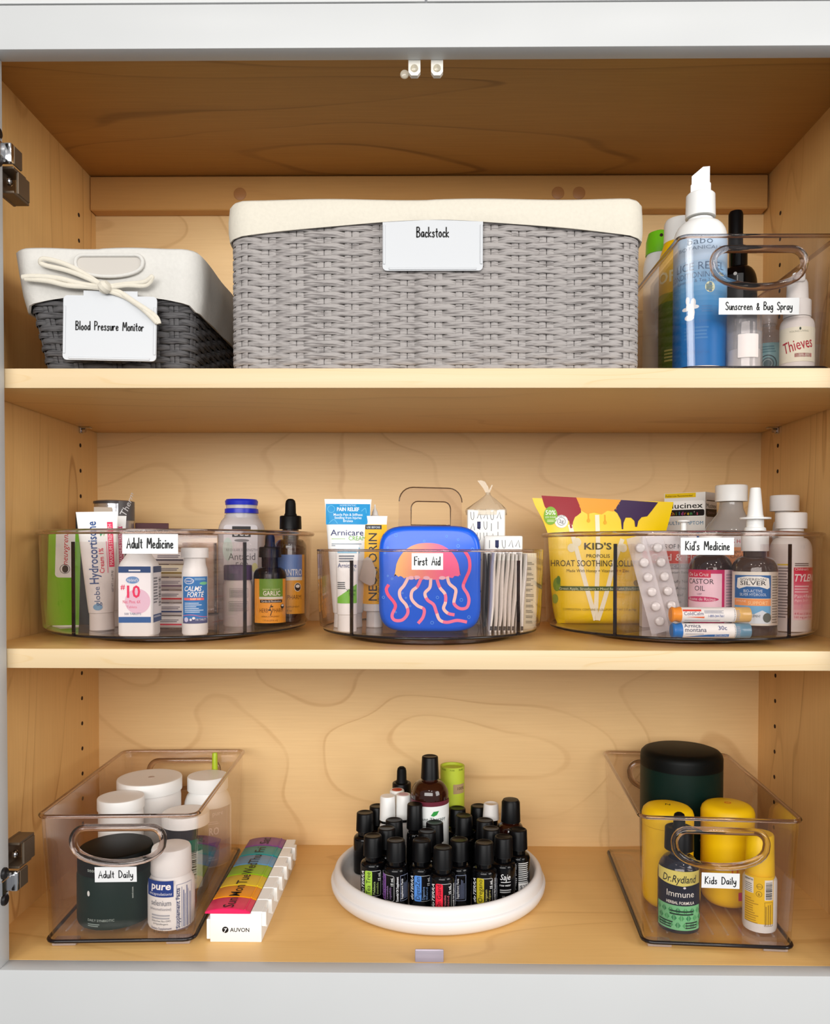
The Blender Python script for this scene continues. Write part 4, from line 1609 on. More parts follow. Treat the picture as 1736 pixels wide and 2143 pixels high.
def art_hyd2(P, h, c):
    s = mpx(1, 0.15)
    P.rect(20 * s, c + 96 * s, 29 * s, h - 22 * s, (190, 40, 96))
    P.text('MAXIMUM STRENGTH', 27 * s, c + 100 * s, 6 * s, (252, 226, 232), 2, 90, fit=80 * s, al='L')
    P.text('NET WT. 1 oz (28.4g)', 26 * s, c + 40 * s, 5 * s, (60, 60, 66), 2, 90, fit=52 * s, al='L')


squeeze_tube('second white cream tube with a magenta stripe behind the first', 232, 0.152, ZT, mpx(74, .15), mpx(23, .15), 1081, mpx(34, .15), mpx(23, .15), M['white'], art_hyd2, 0.05, R(-1.5))

y = 0.222
t = stand('foil_roll', 'silver and grey foil wrapped roll with white script', 'package', 240, y, ZT)
r = mpx(40, y)
h = hgt(1049, y, ZT)
lathe('roll', [(0, 0), (r, 0), (r * 1.0, h * 0.5), (r * 0.97, h - 0.001), (r * 0.9, h), (r * 0.6, h), (r * 0.5, h - 0.004), (0, h - 0.004)], M['silver'], t, seg=28)
P = Print()
P.rect(0.005, h - 0.024, 0.036, h - 0.001, (92, 88, 88))
P.rect(-0.036, h - 0.004, 0.005, h - 0.001, (70, 66, 66))
P.text('Therm', 0.013, h - 0.020, 0.008, (226, 226, 228), 2, 62, al='L')
P.build('print', t, cyl(r + 0.0003), 0.003)
bm = bmesh.new()
add_box(bm, -0.022, -0.002, -r - 0.007, -r - 0.006, h - 0.022, h - 0.009, 0.0003, 1)
fin(bm, 'torn_flap', M['tan'], t)
carton('dark_carton', 'low maroon carton lying at the back of the adult medicine tray', 319, 0.255, ZT, mpx(66, .255), 0.018, hgt(1096, .255, ZT), M['maroon'])

y = 0.068
t = stand('tablet_bottle', 'white square tablet bottle with navy bands and a pink number ten', 'bottle', 292, y, ZT, -0.30)
w, d = mpx(74, y), mpx(62, y)
hs, he, hn = hgt(1188, y, ZT), hgt(1160, y, ZT), hgt(1156, y, ZT)
bm = bmesh.new()
rings = []
for zz, k, rr in ((0, 0.95, 0.006), (0.0015, 1, 0.006), (hs, 1, 0.006), (hs + (he - hs) * 0.35, 0.93, 0.008), (hs + (he - hs) * 0.7, 0.78, 0.010), (he, 0.66, 0.0105), (hn, 0.64, 0.0105)):
    a, b = w * k, d * (k if k > 0.9 else k * 1.06)
    rr = min(rr, min(a, b) / 2 - 0.0001)
    rings.append([Vector((p, q, zz)) for p, q in rrect(a, b, rr, 4)])
add_rings(bm, rings)
fin(bm, 'body', M['white'], t)
ribcap('cap', M['white'], t, 0.0135, hn, hgt(1124, y, ZT), 30)
s = mpx(1, y)


def v_(py):
    return hgt(py, y, ZT)


P = Print()
P.rect(-w / 2 + 0.002, v_(1302), w / 2 - 0.002, v_(1187), (246, 244, 247))
P.rect(-w / 2 + 0.002, v_(1199), w / 2 - 0.002, v_(1186), (26, 66, 122), 2)
P.rect(-w / 2 + 0.002, v_(1302), w / 2 - 0.002, v_(1290), (50, 96, 158), 2)
P.rect(-12 * s, v_(1196), 12 * s, v_(1193), (236, 240, 246), 3)
P.ell(6 * s, v_(1258), 26 * s, 26 * s, (232, 196, 216), 2)
P.ell(-4 * s, v_(1214), 15 * s, 9 * s, (246, 246, 250), 3)
P.ell(-4 * s, v_(1214), 13.5 * s, 7.5 * s, (112, 150, 200), 4)
P.text("Hyland's", -4 * s, v_(1217), 6 * s, (246, 246, 250), 5, 0, fit=23 * s, shear=0.3)
P.text('#', -24 * s, v_(1233), 10 * s, (232, 50, 100), 3, bold=0.02)
P.text('10', -2 * s, v_(1250), 24 * s, (236, 44, 96), 3, fit=27 * s, bold=0.03)
P.text('Nat. Phos. 6X', -6 * s, v_(1262), 6.5 * s, (232, 84, 124), 3, fit=36 * s)
P.text('Tablets', -6 * s, v_(1272), 5 * s, (232, 120, 150), 3)
P.text('500 TABLETS', -4 * s, v_(1286), 4.5 * s, (110, 120, 150), 3, fit=34 * s)
P.build('front_label', t, flat(d / 2))
P = Print()
P.rect(-d / 2 + 0.001, v_(1302), d / 2 - 0.001, v_(1187), (240, 239, 243))
P.rect(-d / 2 + 0.001, v_(1199), d / 2 - 0.001, v_(1186), (20, 54, 106), 2)
P.rect(-d / 2 + 0.001, v_(1302), d / 2 - 0.001, v_(1286), (30, 72, 132), 2)
P.lines(-d / 2 + 0.002, v_(1292), d / 2 - 0.002, v_(1288), 2, (220, 228, 240), 3)
P.lines(-d / 2 + 0.002, v_(1262), d / 2 - 0.013, v_(1206), 9, (120, 122, 130), 3)
P.bars(d / 2 - 0.011, v_(1270), d / 2 - 0.003, v_(1208), 22, (30, 30, 34), 3, 1)
P.build('side_label', t, lambda u, v, e: (w / 2 + e, u, v))

# small remedy tubes lying in a column behind the white bottle
y = 0.132
RN = ('a bright red', 'a navy', 'a crimson', 'a mauve', 'a gold', 'a grey')
cols = [((240, 238, 236), (236, 70, 90)), ((236, 232, 232), (40, 60, 120)), ((222, 214, 212), (214, 40, 40)), ((206, 196, 192), (120, 90, 110)), ((232, 222, 196), (150, 120, 30)), ((226, 218, 214), (90, 80, 90))]
for i, (c0, c1) in enumerate(cols):
    zz = ZT + 0.0069 + i * 0.0140
    t = thing('remedy_tube', 'slim remedy tube with %s stripe lying in the stack behind the tablet bottle' % RN[i], 'tube', (X(361 + (i % 2) * 3, y, zz), y, zz), 0, 'stacked remedy tubes')
    lathe('tube_body', [(0, -0.025), (0.0062, -0.025), (0.0066, -0.0245), (0.0066, 0.019), (0, 0.019)], mat('tube_paper', c0, 0.5), t, None, 20, (0, PI / 2, 0))
    lathe('cap', [(0, 0.019), (0.0068, 0.019), (0.0068, 0.026), (0.006, 0.027), (0, 0.027)], M['offw'], t, None, 20, (0, PI / 2, 0))
    P = Print()
    P.rect(-0.018, -0.003, 0.012, -0.0012, c1)
    P.lines(-0.016, 0.0006, 0.010, 0.0042, 2, (130, 120, 130))
    P.build('print', t, lambda u, v, e: (u, -(0.0067 + e) * math.cos(v / 0.0067), (0.0067 + e) * math.sin(v / 0.0067)))

y = 0.076
t = stand('pill_bottle', 'slim white pill bottle with a blue sleep aid label', 'bottle', 408, y, ZT, 0.05)
r = mpx(26.5, y)
hs, he, hn = hgt(1205, y, ZT), hgt(1180, y, ZT), hgt(1168, y, ZT)
lathe('body', [(0, 0), (r - 0.001, 0), (r, 0.0015), (r, hs), (r * 0.97, hs + (he - hs) * 0.5), (r * 0.84, he), (r * 0.84, hn), (0, hn)], M['white'], t)
ribcap('cap', M['white'], t, mpx(28, y), hn, hgt(1147, y, ZT), 32)
s = mpx(1, y)
P = Print()
P.rect(-30 * s, v_(1304), 30 * s, v_(1207), (54, 122, 190))
P.rect(-30 * s, v_(1304), 30 * s, v_(1294), (84, 88, 128), 2)
P.ell(-14 * s, v_(1216), 11 * s, 6.5 * s, (226, 234, 244), 2)
P.ell(-14 * s, v_(1216), 9.5 * s, 5 * s, (60, 120, 190), 3)
P.text("Hyland's", -14 * s, v_(1218), 4.4 * s, (240, 244, 250), 4, fit=17 * s, shear=0.3)
P.ell(18 * s, v_(1221), 10 * s, 3.2 * s, (120, 200, 150), 2)
P.lines(-2 * s, v_(1214), 26 * s, v_(1209), 2, (160, 200, 230), 2)
P.text('CALMS', -24 * s, v_(1237), 10 * s, (250, 250, 250), 2, fit=37 * s, al='L', shear=0.3, bold=0.02)
P.text('FORTÉ', -18 * s, v_(1249), 10 * s, (250, 250, 250), 2, fit=36 * s, al='L', shear=0.3, bold=0.02)
P.rect(-26 * s, v_(1256), 18 * s, v_(1251), (240, 110, 110), 2)
P.text('SLEEP AID', 0, v_(1255), 3.4 * s, (255, 226, 190), 3, bold=0.02)
P.lines(-24 * s, v_(1281), 20 * s, v_(1259), 6, (216, 230, 244), 2, 0.4, 0.5)
P.stroke([(-28 * s, v_(1288)), (-8 * s, v_(1286)), (12 * s, v_(1290)), (28 * s, v_(1291))], 1.2 * s, (220, 110, 150), 3)
P.ell(-20 * s, v_(1296), 5 * s, 5 * s, (206, 206, 236), 3)
P.ell(-10 * s, v_(1296), 2.6 * s, 2.6 * s, (230, 230, 240), 3)
P.ell(-4 * s, v_(1293), 3 * s, 2.6 * s, (240, 240, 244), 3)
P.text('100 TABLETS', 12 * s, v_(1298), 4 * s, (236, 236, 246), 3, fit=24 * s)
P.build('label', t, cyl(r + 0.0002), 0.0016)

y = 0.165
t = stand('supplement_bottle', 'low frosted bottle with a dark purple lid and grey text panel', 'bottle', 498, y, ZT)
r = mpx(30, y)
hc, ht = hgt(1214, y, ZT), hgt(1183, y, ZT)
lathe('body', [(0, 0), (r - 0.001, 0), (r, 0.0015), (r, hc - 0.006), (r * 0.9, hc - 0.001), (r * 0.9, hc), (0, hc)], mat('pale_grey_plastic', (214, 206, 208), 0.4), t)
ribcap('lid', M['purple'], t, mpx(29, y), hc, ht, 36)
s = mpx(1, y)
P = Print()
P.frame(-18 * s, v_(1250), 22 * s, v_(1231), 0.8 * s, (150, 144, 148), 1)
P.lines(-16 * s, v_(1248), 20 * s, v_(1233), 6, (140, 134, 138), 1)
P.frame(-20 * s, v_(1278), 22 * s, v_(1258), 0.8 * s, (150, 144, 148), 1)
P.lines(-18 * s, v_(1276), 20 * s, v_(1260), 5, (150, 144, 148), 1)
P.build('print', t, cyl(r + 0.0002), 0.002)

y = 0.255
t = stand('antacid_bottle', 'frosted clear bottle with a blue ringed cap and grey lettering', 'bottle', 506, y, ZT, 0.0)
w, d = mpx(96, y), 0.045
s = mpx(1, y)
hs, he, hn = v_(1112), v_(1084), v_(1078)
bm = bmesh.new()
rings = []
rn = mpx(33, y)
for zz, k in ((0, 0.96), (0.002, 1.0), (hs, 1.0), (hs + (he - hs) * 0.4, 0.95), (hs + (he - hs) * 0.75, 0.86), (he, 0.74), (hn, 0.72)):
    a, b = w * k, d * min(1, k * 1.08)
    rings.append([Vector((p, q, zz)) for p, q in rrect(a, b, min(0.016, b / 2 - 0.0005), 5)])
add_rings(bm, rings)
fin(bm, 'body', M['frost'], t)
lathe('neck', [(0, hn - 0.004), (rn * 0.96, hn - 0.004), (rn * 0.96, v_(1052)), (0, v_(1052))], M['frost'], t)
lathe('tamper_ring', [(rn * 0.9, v_(1075)), (rn * 1.06, v_(1075)), (rn * 1.04, v_(1066)), (rn * 0.95, v_(1065)), (rn * 0.9, v_(1075))], M['blue'], t)
lathe('cap_ring', [(0, v_(1058)), (rn * 1.0, v_(1058)), (rn * 1.03, v_(1050)), (rn * 0.95, v_(1046)), (0, v_(1046))], M['blue'], t)
P = Print()
P.rect(-36 * s, v_(1285), 32 * s, v_(1100), (206, 200, 203), 1, 0.004)
P.rect(-19 * s, v_(1125), 18 * s, v_(1103), (34, 32, 34), 2)
P.text('365', 0, v_(1122), 9 * s, (236, 232, 232), 3, fit=30 * s, bold=0.02)
P.ell(0, v_(1132), 15 * s, 3 * s, (120, 116, 118), 2)
P.text('REGULAR STRENGTH', 0, v_(1154), 5 * s, (120, 114, 118), 2, fit=62 * s)
P.text('Antacid', 0, v_(1172), 14 * s, (92, 88, 92), 2, fit=54 * s)
P.text('500', 0, v_(1190), 13 * s, (110, 104, 108), 2, fit=26 * s)
P.ell(-28 * s, v_(1150), 10 * s, 24 * s, (190, 204, 196), 2)
P.ell(26 * s, v_(1188), 6 * s, 10 * s, (206, 200, 140), 2)
P.build('label', t, flat(d / 2))


def herb(px, y, py_sh, py_cap0, py_cap1, py_bulb, wpx, top, label, rz, word, wordcol, capw, bulbw, bg=(240, 160, 52)):
    t = stand('dropper_bottle', label, 'bottle', px, y, ZT, rz, 'herbal dropper bottles')
    r = mpx(wpx / 2, y)
    s = mpx(1, y)

    def q(py):
        return hgt(py, y, ZT)
    hn = q(py_cap0)
    lathe('body', bottle_prof(r, hn, r * 0.52, q(py_sh + 18), q(py_sh), hn), M['blackgl'] if 'green' in label else M['amber'], t, seg=36)
    dropper_top(t, hn, mpx(capw / 2, y), q(py_cap1) - hn, mpx(bulbw / 2, y), q(py_bulb) - q(py_cap1))
    return t, r, s, q


t, r, s, q = herb(565, 0.171, 1187, 1167, 1145, 1118, 68, 1118, 'small black dropper bottle with an orange and green garlic label', 0.02, 'GARLIC', None, 47, 22)
P = Print()
P.rect(-40 * s, q(1302), 40 * s, q(1211), (242, 164, 56))
P.rect(-24 * s, q(1248), 28 * s, q(1211), (112, 152, 58), 2)
P.text('system support', 2 * s, q(1234), 4 * s, (206, 220, 160), 3)
P.text('GARLIC', 3 * s, q(1245), 9 * s, (240, 236, 222), 3, fit=36 * s, bold=0.025)
P.rect(-24 * s, q(1253), 28 * s, q(1248), (222, 220, 206), 2)
P.rect(-22 * s, q(1260), 26 * s, q(1254), (32, 26, 24), 2)
P.text('Cardio & Metabolism', 2 * s, q(1259), 4 * s, (240, 230, 220), 3, fit=42 * s)
P.text('HERB', -14 * s, q(1280), 8 * s, (94, 52, 20), 2, fit=18 * s)
P.text('PHARM', 16 * s, q(1280), 8 * s, (94, 52, 20), 2, fit=25 * s)
P.stroke([(0, q(1286)), (2 * s, q(1278)), (-1 * s, q(1272)), (2 * s, q(1264))], 1.6 * s, (50, 36, 20), 2)
P.ell(3 * s, q(1268), 3 * s, 1.6 * s, (50, 36, 20), 2, 8)
P.ell(-2 * s, q(1275), 3 * s, 1.6 * s, (50, 36, 20), 2, 8)
P.text('HERBAL SUPPLEMENT', 0, q(1290), 3 * s, (110, 60, 24), 2, fit=38 * s)
P.text('1 fl oz (29.6 ml)', 0, q(1298), 3.4 * s, (110, 60, 24), 2, fit=30 * s)
P.ell(27 * s, q(1268), 5 * s, 5 * s, (40, 34, 30), 2)
P.ell(27 * s, q(1266), 3.4 * s, 2 * s, (240, 236, 230), 3, 10)
P.build('label', t, cyl(r + 0.0002), 0.0016)
t, r, s, q = herb(608, 0.209, 1128, 1108, 1080, 1044, 66, 1044, 'taller amber dropper bottle with an orange and blue label', -0.25, 'CILANTRO', None, 46, 24)
P = Print()
P.rect(-40 * s, q(1283), 42 * s, q(1161), (240, 168, 50))
P.rect(-40 * s, q(1207), 34 * s, q(1161), (96, 134, 198), 2)
P.text('CILANTRO', 6 * s, q(1204), 13 * s, (226, 230, 236), 3, fit=54 * s, bold=0.02)
P.rect(-40 * s, q(1214), 34 * s, q(1207), (226, 226, 220), 2)
P.ell(23 * s, q(1228), 7.5 * s, 9 * s, (246, 246, 240), 2)
P.ell(23 * s, q(1228), 6.5 * s, 8 * s, (40, 34, 30), 3)
P.ell(23 * s, q(1226), 4.6 * s, 3.4 * s, (240, 238, 230), 4, 10)
P.text('HERB PHARM', 4 * s, q(1253), 9 * s, (94, 52, 20), 2, fit=54 * s)
P.text('HERBAL SUPPLEMENT', 4 * s, q(1270), 3.4 * s, (110, 60, 24), 2, fit=46 * s)
P.text('1 fl oz', 4 * s, q(1278), 4 * s, (110, 60, 24), 2)
P.build('label', t, cyl(r + 0.0002), 0.0016)

# ================================================================== tray of first aid things
def art_arn(P, h, c):
    s = mpx(1, 0.152)

    def q(py):
        return hgt(py, 0.152, ZT)
    P.rect(-46 * s, q(1098), 46 * s, q(1055), (24, 146, 206))
    P.text('HOMEOPATHIC', 0, q(1060), 3.6 * s, (200, 228, 244), fit=34 * s)
    P.text('PAIN RELIEF', 0, q(1070), 7.5 * s, (250, 252, 254), fit=46 * s, bold=0.03)
    P.text('Muscle Pain & Stiffness', 0, q(1080), 5 * s, (224, 240, 250), fit=60 * s, bold=0.02)
    P.text('Swelling from Injuries', 0, q(1086.5), 5 * s, (224, 240, 250), fit=56 * s, bold=0.02)
    P.text('Bruises', 0, q(1093), 5 * s, (224, 240, 250), fit=20 * s, bold=0.02)
    P.ring(-35 * s, q(1066), 8 * s, 1.4 * s, (90, 180, 224))
    P.stroke([(-40 * s, q(1096)), (-30 * s, q(1088)), (-22 * s, q(1096))], 1.6 * s, (90, 180, 224))
    P.stroke([(28 * s, q(1070)), (36 * s, q(1064)), (38 * s, q(1074))], 1.6 * s, (90, 180, 224))


def art_arn1(P, h, c):
    s = mpx(1, 0.152)

    def q(py):
        return hgt(py, 0.152, ZT)
    P.text('Arnicare', -2 * s, q(1121), 12 * s, (34, 44, 104), fit=68 * s)
    P.text('CREAM', 19 * s, q(1131), 8.5 * s, (130, 190, 80), fit=36 * s)
    P.rect(-34 * s, q(1128.5), -6 * s, q(1127.5), (140, 190, 90))
    P.lines(-34 * s, q(1143), 34 * s, q(1136), 2, (150, 160, 170))
    P.rect(-24 * s, q(1158), 24 * s, q(1146), (150, 200, 226))


squeeze_tube('large white cream tube with a bright blue top band', 728, 0.152, ZT, mpx(96, .152), mpx(31, .152), 1045, mpx(30, .152), mpx(30, .152), M['white'], (('top_band', art_arn), ('print', art_arn1)), 0.0, 0, crimp=0.0055)


def art_arn2(P, h, c):
    s = mpx(1, 0.104)

    def q(py):
        return hgt(py, 0.104, ZT)
    P.rect(-20 * s, q(1158), 20 * s, q(1149), (146, 196, 222))
    P.lines(-17 * s, q(1176), 17 * s, q(1160), 3, (110, 118, 130))
    P.text('Arnicare', 0, q(1188), 9 * s, (58, 74, 128), fit=39 * s)
    P.text('GEL', 12 * s, q(1195), 5 * s, (120, 160, 180))
    P.lines(-20 * s, q(1232), -2 * s, q(1216), 4, (90, 96, 100))
    P.poly([(-20 * s, q(1262)), (20 * s, q(1262)), (20 * s, q(1222)), (-20 * s, q(1250))], (126, 196, 70))
    P.text('Value', 8 * s, q(1238), 6 * s, (40, 90, 40), 3)
    P.text('Size', 10 * s, q(1246), 6 * s, (40, 90, 40), 3)


squeeze_tube('smaller white gel tube with a slanted green patch', 726, 0.104, ZT, mpx(47, .104), mpx(21, .104), 1140, mpx(36, .104), mpx(20, .104), M['white'], art_arn2, 0.0)


def art_neo(P, h, c):
    s = mpx(1, 0.153)

    def q(py):
        return hgt(py, 0.153, ZT)
    P.rect(-26 * s, q(1263), 26 * s, q(1098), (252, 186, 30))
    P.rect(-19 * s, q(1108), 15 * s, q(1099), (30, 34, 46), 2)
    P.text('USE BEFORE', -2 * s, q(1106), 4.4 * s, (226, 232, 240), 3, fit=28 * s)
    P.text('NEOSPORIN', 5 * s, q(1256), 17 * s, (34, 30, 22), 2, 90, fit=140 * s, al='L', bold=0.012)
    P.text('ORIGINAL OINTMENT', 17 * s, q(1258), 4.5 * s, (110, 70, 14), 2, 90, fit=84 * s, al='L')
    P.text('FIRST AID ANTIBIOTIC', 10 * s, q(1258), 3.6 * s, (110, 70, 14), 2, 90, fit=70 * s, al='L')


neo = squeeze_tube('yellow ointment tube with black vertical lettering', 783, 0.153, ZT, mpx(52, .153), mpx(23, .153), 1080, mpx(34, .153), mpx(17, .153), M['white'], art_neo, 0.0)
P = Print()
s = mpx(1, .14)
P.poly([(-32 * s, 0), (-22 * s, 42 * s), (-14 * s, 47 * s), (-6 * s, 42 * s), (4 * s, 16 * s), (0, -10 * s), (-8 * s, -14 * s), (-22 * s, -8 * s)], (206, 190, 172))
P.build('tan_patch', neo, flat(0.0165, 0.0, hgt(1212, .14, ZT)))
y = 0.186
t = stand('nozzle_tube', 'slender white tube with a needle-fine nozzle', 'tube', 784, y, ZT)
h = hgt(1078, y, ZT)
lathe('tube_body', [(0, 0), (0.009, 0), (0.0095, 0.001), (0.0095, h - 0.004), (0.004, h), (0, h)], M['white'], t, seg=20)
lathe('nozzle', [(0, h), (0.0038, h), (0.0030, h + 0.004), (0.0010, h + 0.008), (0.0007, hgt(1056, y, ZT)), (0, hgt(1056, y, ZT))], M['white'], t, seg=12)

# blue hard case with a jellyfish on its lid
YF = 0.100
x0, x1 = X(791, YF, .35), X(1007, YF, .35)
CW = x1 - x0
CHT = hgt(1101, YF, ZT)
t = thing('first_aid_case', 'blue hard case with a pink and orange jellyfish on the front', 'case', ((x0 + x1) / 2, YF + 0.017, ZT))


def case_loop(k):
    pts = []
    a, b = CW / 2 * k if False else CW / 2 - (1 - k) * 0.012, CHT / 2 - (1 - k) * 0.012
    n = 64
    for i in range(n):
        q = 2 * PI * i / n
        cx, sx = math.cos(q), math.sin(q)
        e = 0.40
        px_ = a * math.copysign(abs(cx) ** e, cx)
        pz_ = b * math.copysign(abs(sx) ** e, sx)
        px_ *= 1 - 0.016 * math.cos(2 * pz_ / b * 1.4)
        pts.append((px_, pz_ + CHT / 2))
    return pts


bm = bmesh.new()
add_rings(bm, [[Vector((a, yy, b)) for a, b in case_loop(k)] for yy, k in ((-0.017, 0.55), (-0.0165, 0.72), (-0.0145, 0.9), (-0.0105, 1.0), (0.0, 1.0), (0.0105, 1.0), (0.0145, 0.9), (0.0165, 0.72), (0.017, 0.55))])
fin(bm, 'case_shell', M['caseb'], t, ang=0.9)
tube('seam', [(a * 1.004, 0.002, (b - CHT / 2) * 1.004 + CHT / 2) for a, b in case_loop(1.0)], 0.0007, mat('deep_blue_seam', (6, 50, 150), 0.3), t, 6, True)
s = mpx(1, YF)


def J(px, py):
    return ((px - 899) * s, (1318 - py) * s)


P = Print()
# bell: vertical slices fade from amber to pink
bell_l, bell_r = 825, 963
def bell_y(px):
    k = (px - 894) / 69.0
    return 1131 + 70 * (1 - math.sqrt(max(0, 1 - abs(k) ** 2.4)))


nsl = 34
for i in range(nsl):
    a = bell_l + (bell_r - bell_l) * i / nsl
    b = bell_l + (bell_r - bell_l) * (i + 1) / nsl
    k = i / (nsl - 1)
    c = [p + (q - p) * min(1, k * 1.25) for p, q in zip((252, 196, 120), (250, 104, 150))]

    def low(px):
        kk = (px - 894) / 69.0
        return 1207 - 10 * abs(kk) ** 3 + 2.0 * math.sin(px * 0.5)
    P.poly([J(a, low(a)), J(b, low(b)), J(b, bell_y(b)), J(a, bell_y(a))], c, 1)
PK, LT, HP = (244, 120, 158), (250, 202, 196), (246, 90, 130)
ten = [
    ([(853, 1205), (845, 1220), (836, 1232), (838, 1247), (850, 1262), (853, 1278), (842, 1292), (826, 1293), (820, 1283), (827, 1265), (824, 1255), (812, 1240), (808, 1228), (812, 1220)], [LT, LT, PK, PK, HP, HP]),
    ([(880, 1207), (873, 1222), (862, 1232), (861, 1248), (873, 1262), (887, 1270), (885, 1286), (876, 1298)], [PK, LT, LT, LT, PK, PK]),
    ([(901, 1207), (899, 1224), (889, 1236), (894, 1250), (907, 1260), (913, 1276), (920, 1292), (935, 1297), (956, 1293), (975, 1296)], [LT, LT, PK, PK, LT, PK, PK]),
    ([(914, 1207), (920, 1224), (931, 1238), (932, 1254), (928, 1268), (937, 1278), (949, 1281)], [PK, LT, PK, LT, LT, PK]),
    ([(936, 1203), (940, 1216), (953, 1228), (952, 1242), (950, 1258), (962, 1268), (976, 1266), (981, 1252), (978, 1238), (969, 1222), (974, 1206), (982, 1186), (981, 1164), (972, 1148)], [LT, LT, PK, PK, PK, HP, HP])]
for pts, cc in ten:
    P.stroke([J(a, b) for a, b in pts], 6.6 * s, cc, 2, 6)
for a, b in ((872, 1203), (892, 1204), (860, 1204), (925, 1204)):
    P.ell(*J(a, b), 7 * s, 4 * s, (248, 190, 204), 3, 10)
for a, b, rr in ((828, 1115, 3.5), (887, 1127, 2.5), (811, 1141, 2.4), (811, 1200, 2), (820, 1206, 2.4), (802, 1245, 3), (842, 1236, 2), (849, 1246, 2), (858, 1263, 2.2), (828, 1276, 2), (934, 1117, 2.5), (958, 1124, 2.5), (958, 1137, 3.5), (988, 1144, 3.4), (915, 1245, 3.2), (965, 1250, 3.6), (904, 1298, 3.6), (981, 1286, 3.4), (805, 1152, 2.2)):
    P.ring(*J(a, b), rr * s, 0.9 * s, (110, 170, 240), 2, 12)
P.build('jellyfish_print', t, flat(0.0171))

# acrylic carrying handle of the first aid turntable
ft = [o for o in bpy.data.objects if o.name.startswith('divided_turntable') and 'First Aid' in o['label']][0]
y = 0.166
hx = (X(835, y, .4) + X(966, y, .4)) / 2 - T2[0]
hw = mpx(131, y) / 0.95
zt_, zi_, zl_ = hgt(1021, y, S2), hgt(1050, y, S2), hgt(1099, y, S2)


def arch(w, z0, z1, r):
    p = [(-w / 2, z0)]
    for i in range(7):
        a = PI - PI / 2 * i / 6
        p.append((-w / 2 + r + r * math.cos(a), z1 - r + r * math.sin(a)))
    for i in range(7):
        a = PI / 2 - PI / 2 * i / 6
        p.append((w / 2 - r + r * math.cos(a), z1 - r + r * math.sin(a)))
    p.append((w / 2, z0))
    return p


HA = R(18)                     # the handle stands a little turned


def hpt(a, b, yy):
    return Vector((hx + a * math.cos(HA) - yy * math.sin(HA), y - T2[1] + a * math.sin(HA) + yy * math.cos(HA), b))


bm = bmesh.new()
oo = arch(hw, 0.0088, zt_, 0.016)
ii = arch(mpx(82, y) / 0.95, zl_, zi_, 0.008)
lay = []
for yy in (-0.0012, 0.0012):
    lay.append(panel_hole(bm, oo, ii, lambda a, b: hpt(a, b, yy)))
for k in (0, 1):
    A, B = lay[0][k], lay[1][k]
    for i in range(len(A)):
        j = (i + 1) % len(A)
        bm.faces.new((A[i], A[j], B[j], B[i]))
hd = fin(bm, 'handle_plate', M['acr'], ft)
edm = clear('acrylic_edge', (0.42, 0.36, 0.32, 1), 1.0, 0.1)
tube('handle_edge', [hpt(a, b, -0.0013) for a, b in oo[1:-1]], 0.0007, edm, hd, 6)
tube('handle_edge', [hpt(a, b, -0.0013) for a, b in ii], 0.0007, edm, hd, 6, True)

# strips of patterned plasters, one pack inside a knotted film bag
def strip_art(P, w, h, sd):
    rnd = random.Random(sd)
    P.rect(-w / 2, 0, w / 2, h, (244, 243, 240))
    x = -w / 2 + 0.003
    while x < w / 2 - 0.004:
        zz = h - 0.002
        while zz > 0.006:
            k = rnd.choice((0, 1, 2, 3))
            cN = (26, 34, 84)
            if k == 0:
                P.rect(x, zz - 0.008, x + 0.0040, zz, cN, 2)
                P.poly([(x, zz - 0.008), (x + 0.0036, zz - 0.0095), (x + 0.0026, zz - 0.006)], cN, 2)
                zz -= 0.013
            elif k == 1:
                P.stroke([(x, zz), (x + 0.0005, zz - 0.006), (x + 0.002, zz - 0.009), (x + 0.0036, zz - 0.007), (x + 0.0036, zz)], 0.0005, (40, 44, 56), 2)
                zz -= 0.013
            elif k == 2:
                P.stroke([(x, zz - 0.007), (x + 0.003, zz), (x + 0.0046, zz - 0.008)], 0.0006, (34, 38, 60), 2, smooth=False)
                zz -= 0.011
            else:
                P.rect(x + 0.001, zz - 0.009, x + 0.0016, zz, (50, 54, 66), 2)
                zz -= 0.012
        x += 0.0076


y = 0.203
t = stand('plaster_bag', 'knotted tan film bag holding a pack of patterned plasters', 'bag', 1016, y, ZT)
w, h = mpx(78, y), hgt(1067, y, ZT)
box('plaster_pack', M['paper'], t, -w / 2, w / 2, -0.011, 0.011, 0.001, h, 0.001, 1)
P = Print()
strip_art(P, w - 0.002, h - 0.001, 4)
P.build('print', t, flat(0.0112))
bm = bmesh.new()
rings = []
n = 28
tip = hgt(1036, y, ZT)
for k, (zz, a, b, dx) in enumerate(((h - 0.006, w / 2 + 0.0015, 0.0125, 0), (h - 0.001, w / 2 + 0.0015, 0.0122, 0), (h + 0.001, w / 2 + 0.001, 0.0118, 0), (h + (tip - h) * 0.35, w * 0.40, 0.010, 0.001), (h + (tip - h) * 0.7, w * 0.22, 0.006, 0.002), (tip, 0.0032, 0.003, 0.002), (tip + 0.003, 0.0026, 0.0025, 0.002))):
    rings.append([Vector((dx + a * math.copysign(abs(math.sin(2 * PI * j / n)) ** 0.8, math.sin(2 * PI * j / n)) * (1 + 0.05 * math.sin(j * 2.1 + k)), -b * math.cos(2 * PI * j / n) * (1 + 0.10 * math.sin(j * 3.3 + k * 2)), zz)) for j in range(n)])
add_rings(bm, rings)
fin(bm, 'film', M['bag'], t, ang=0.5)
s = mpx(1, y)
bm = bmesh.new()
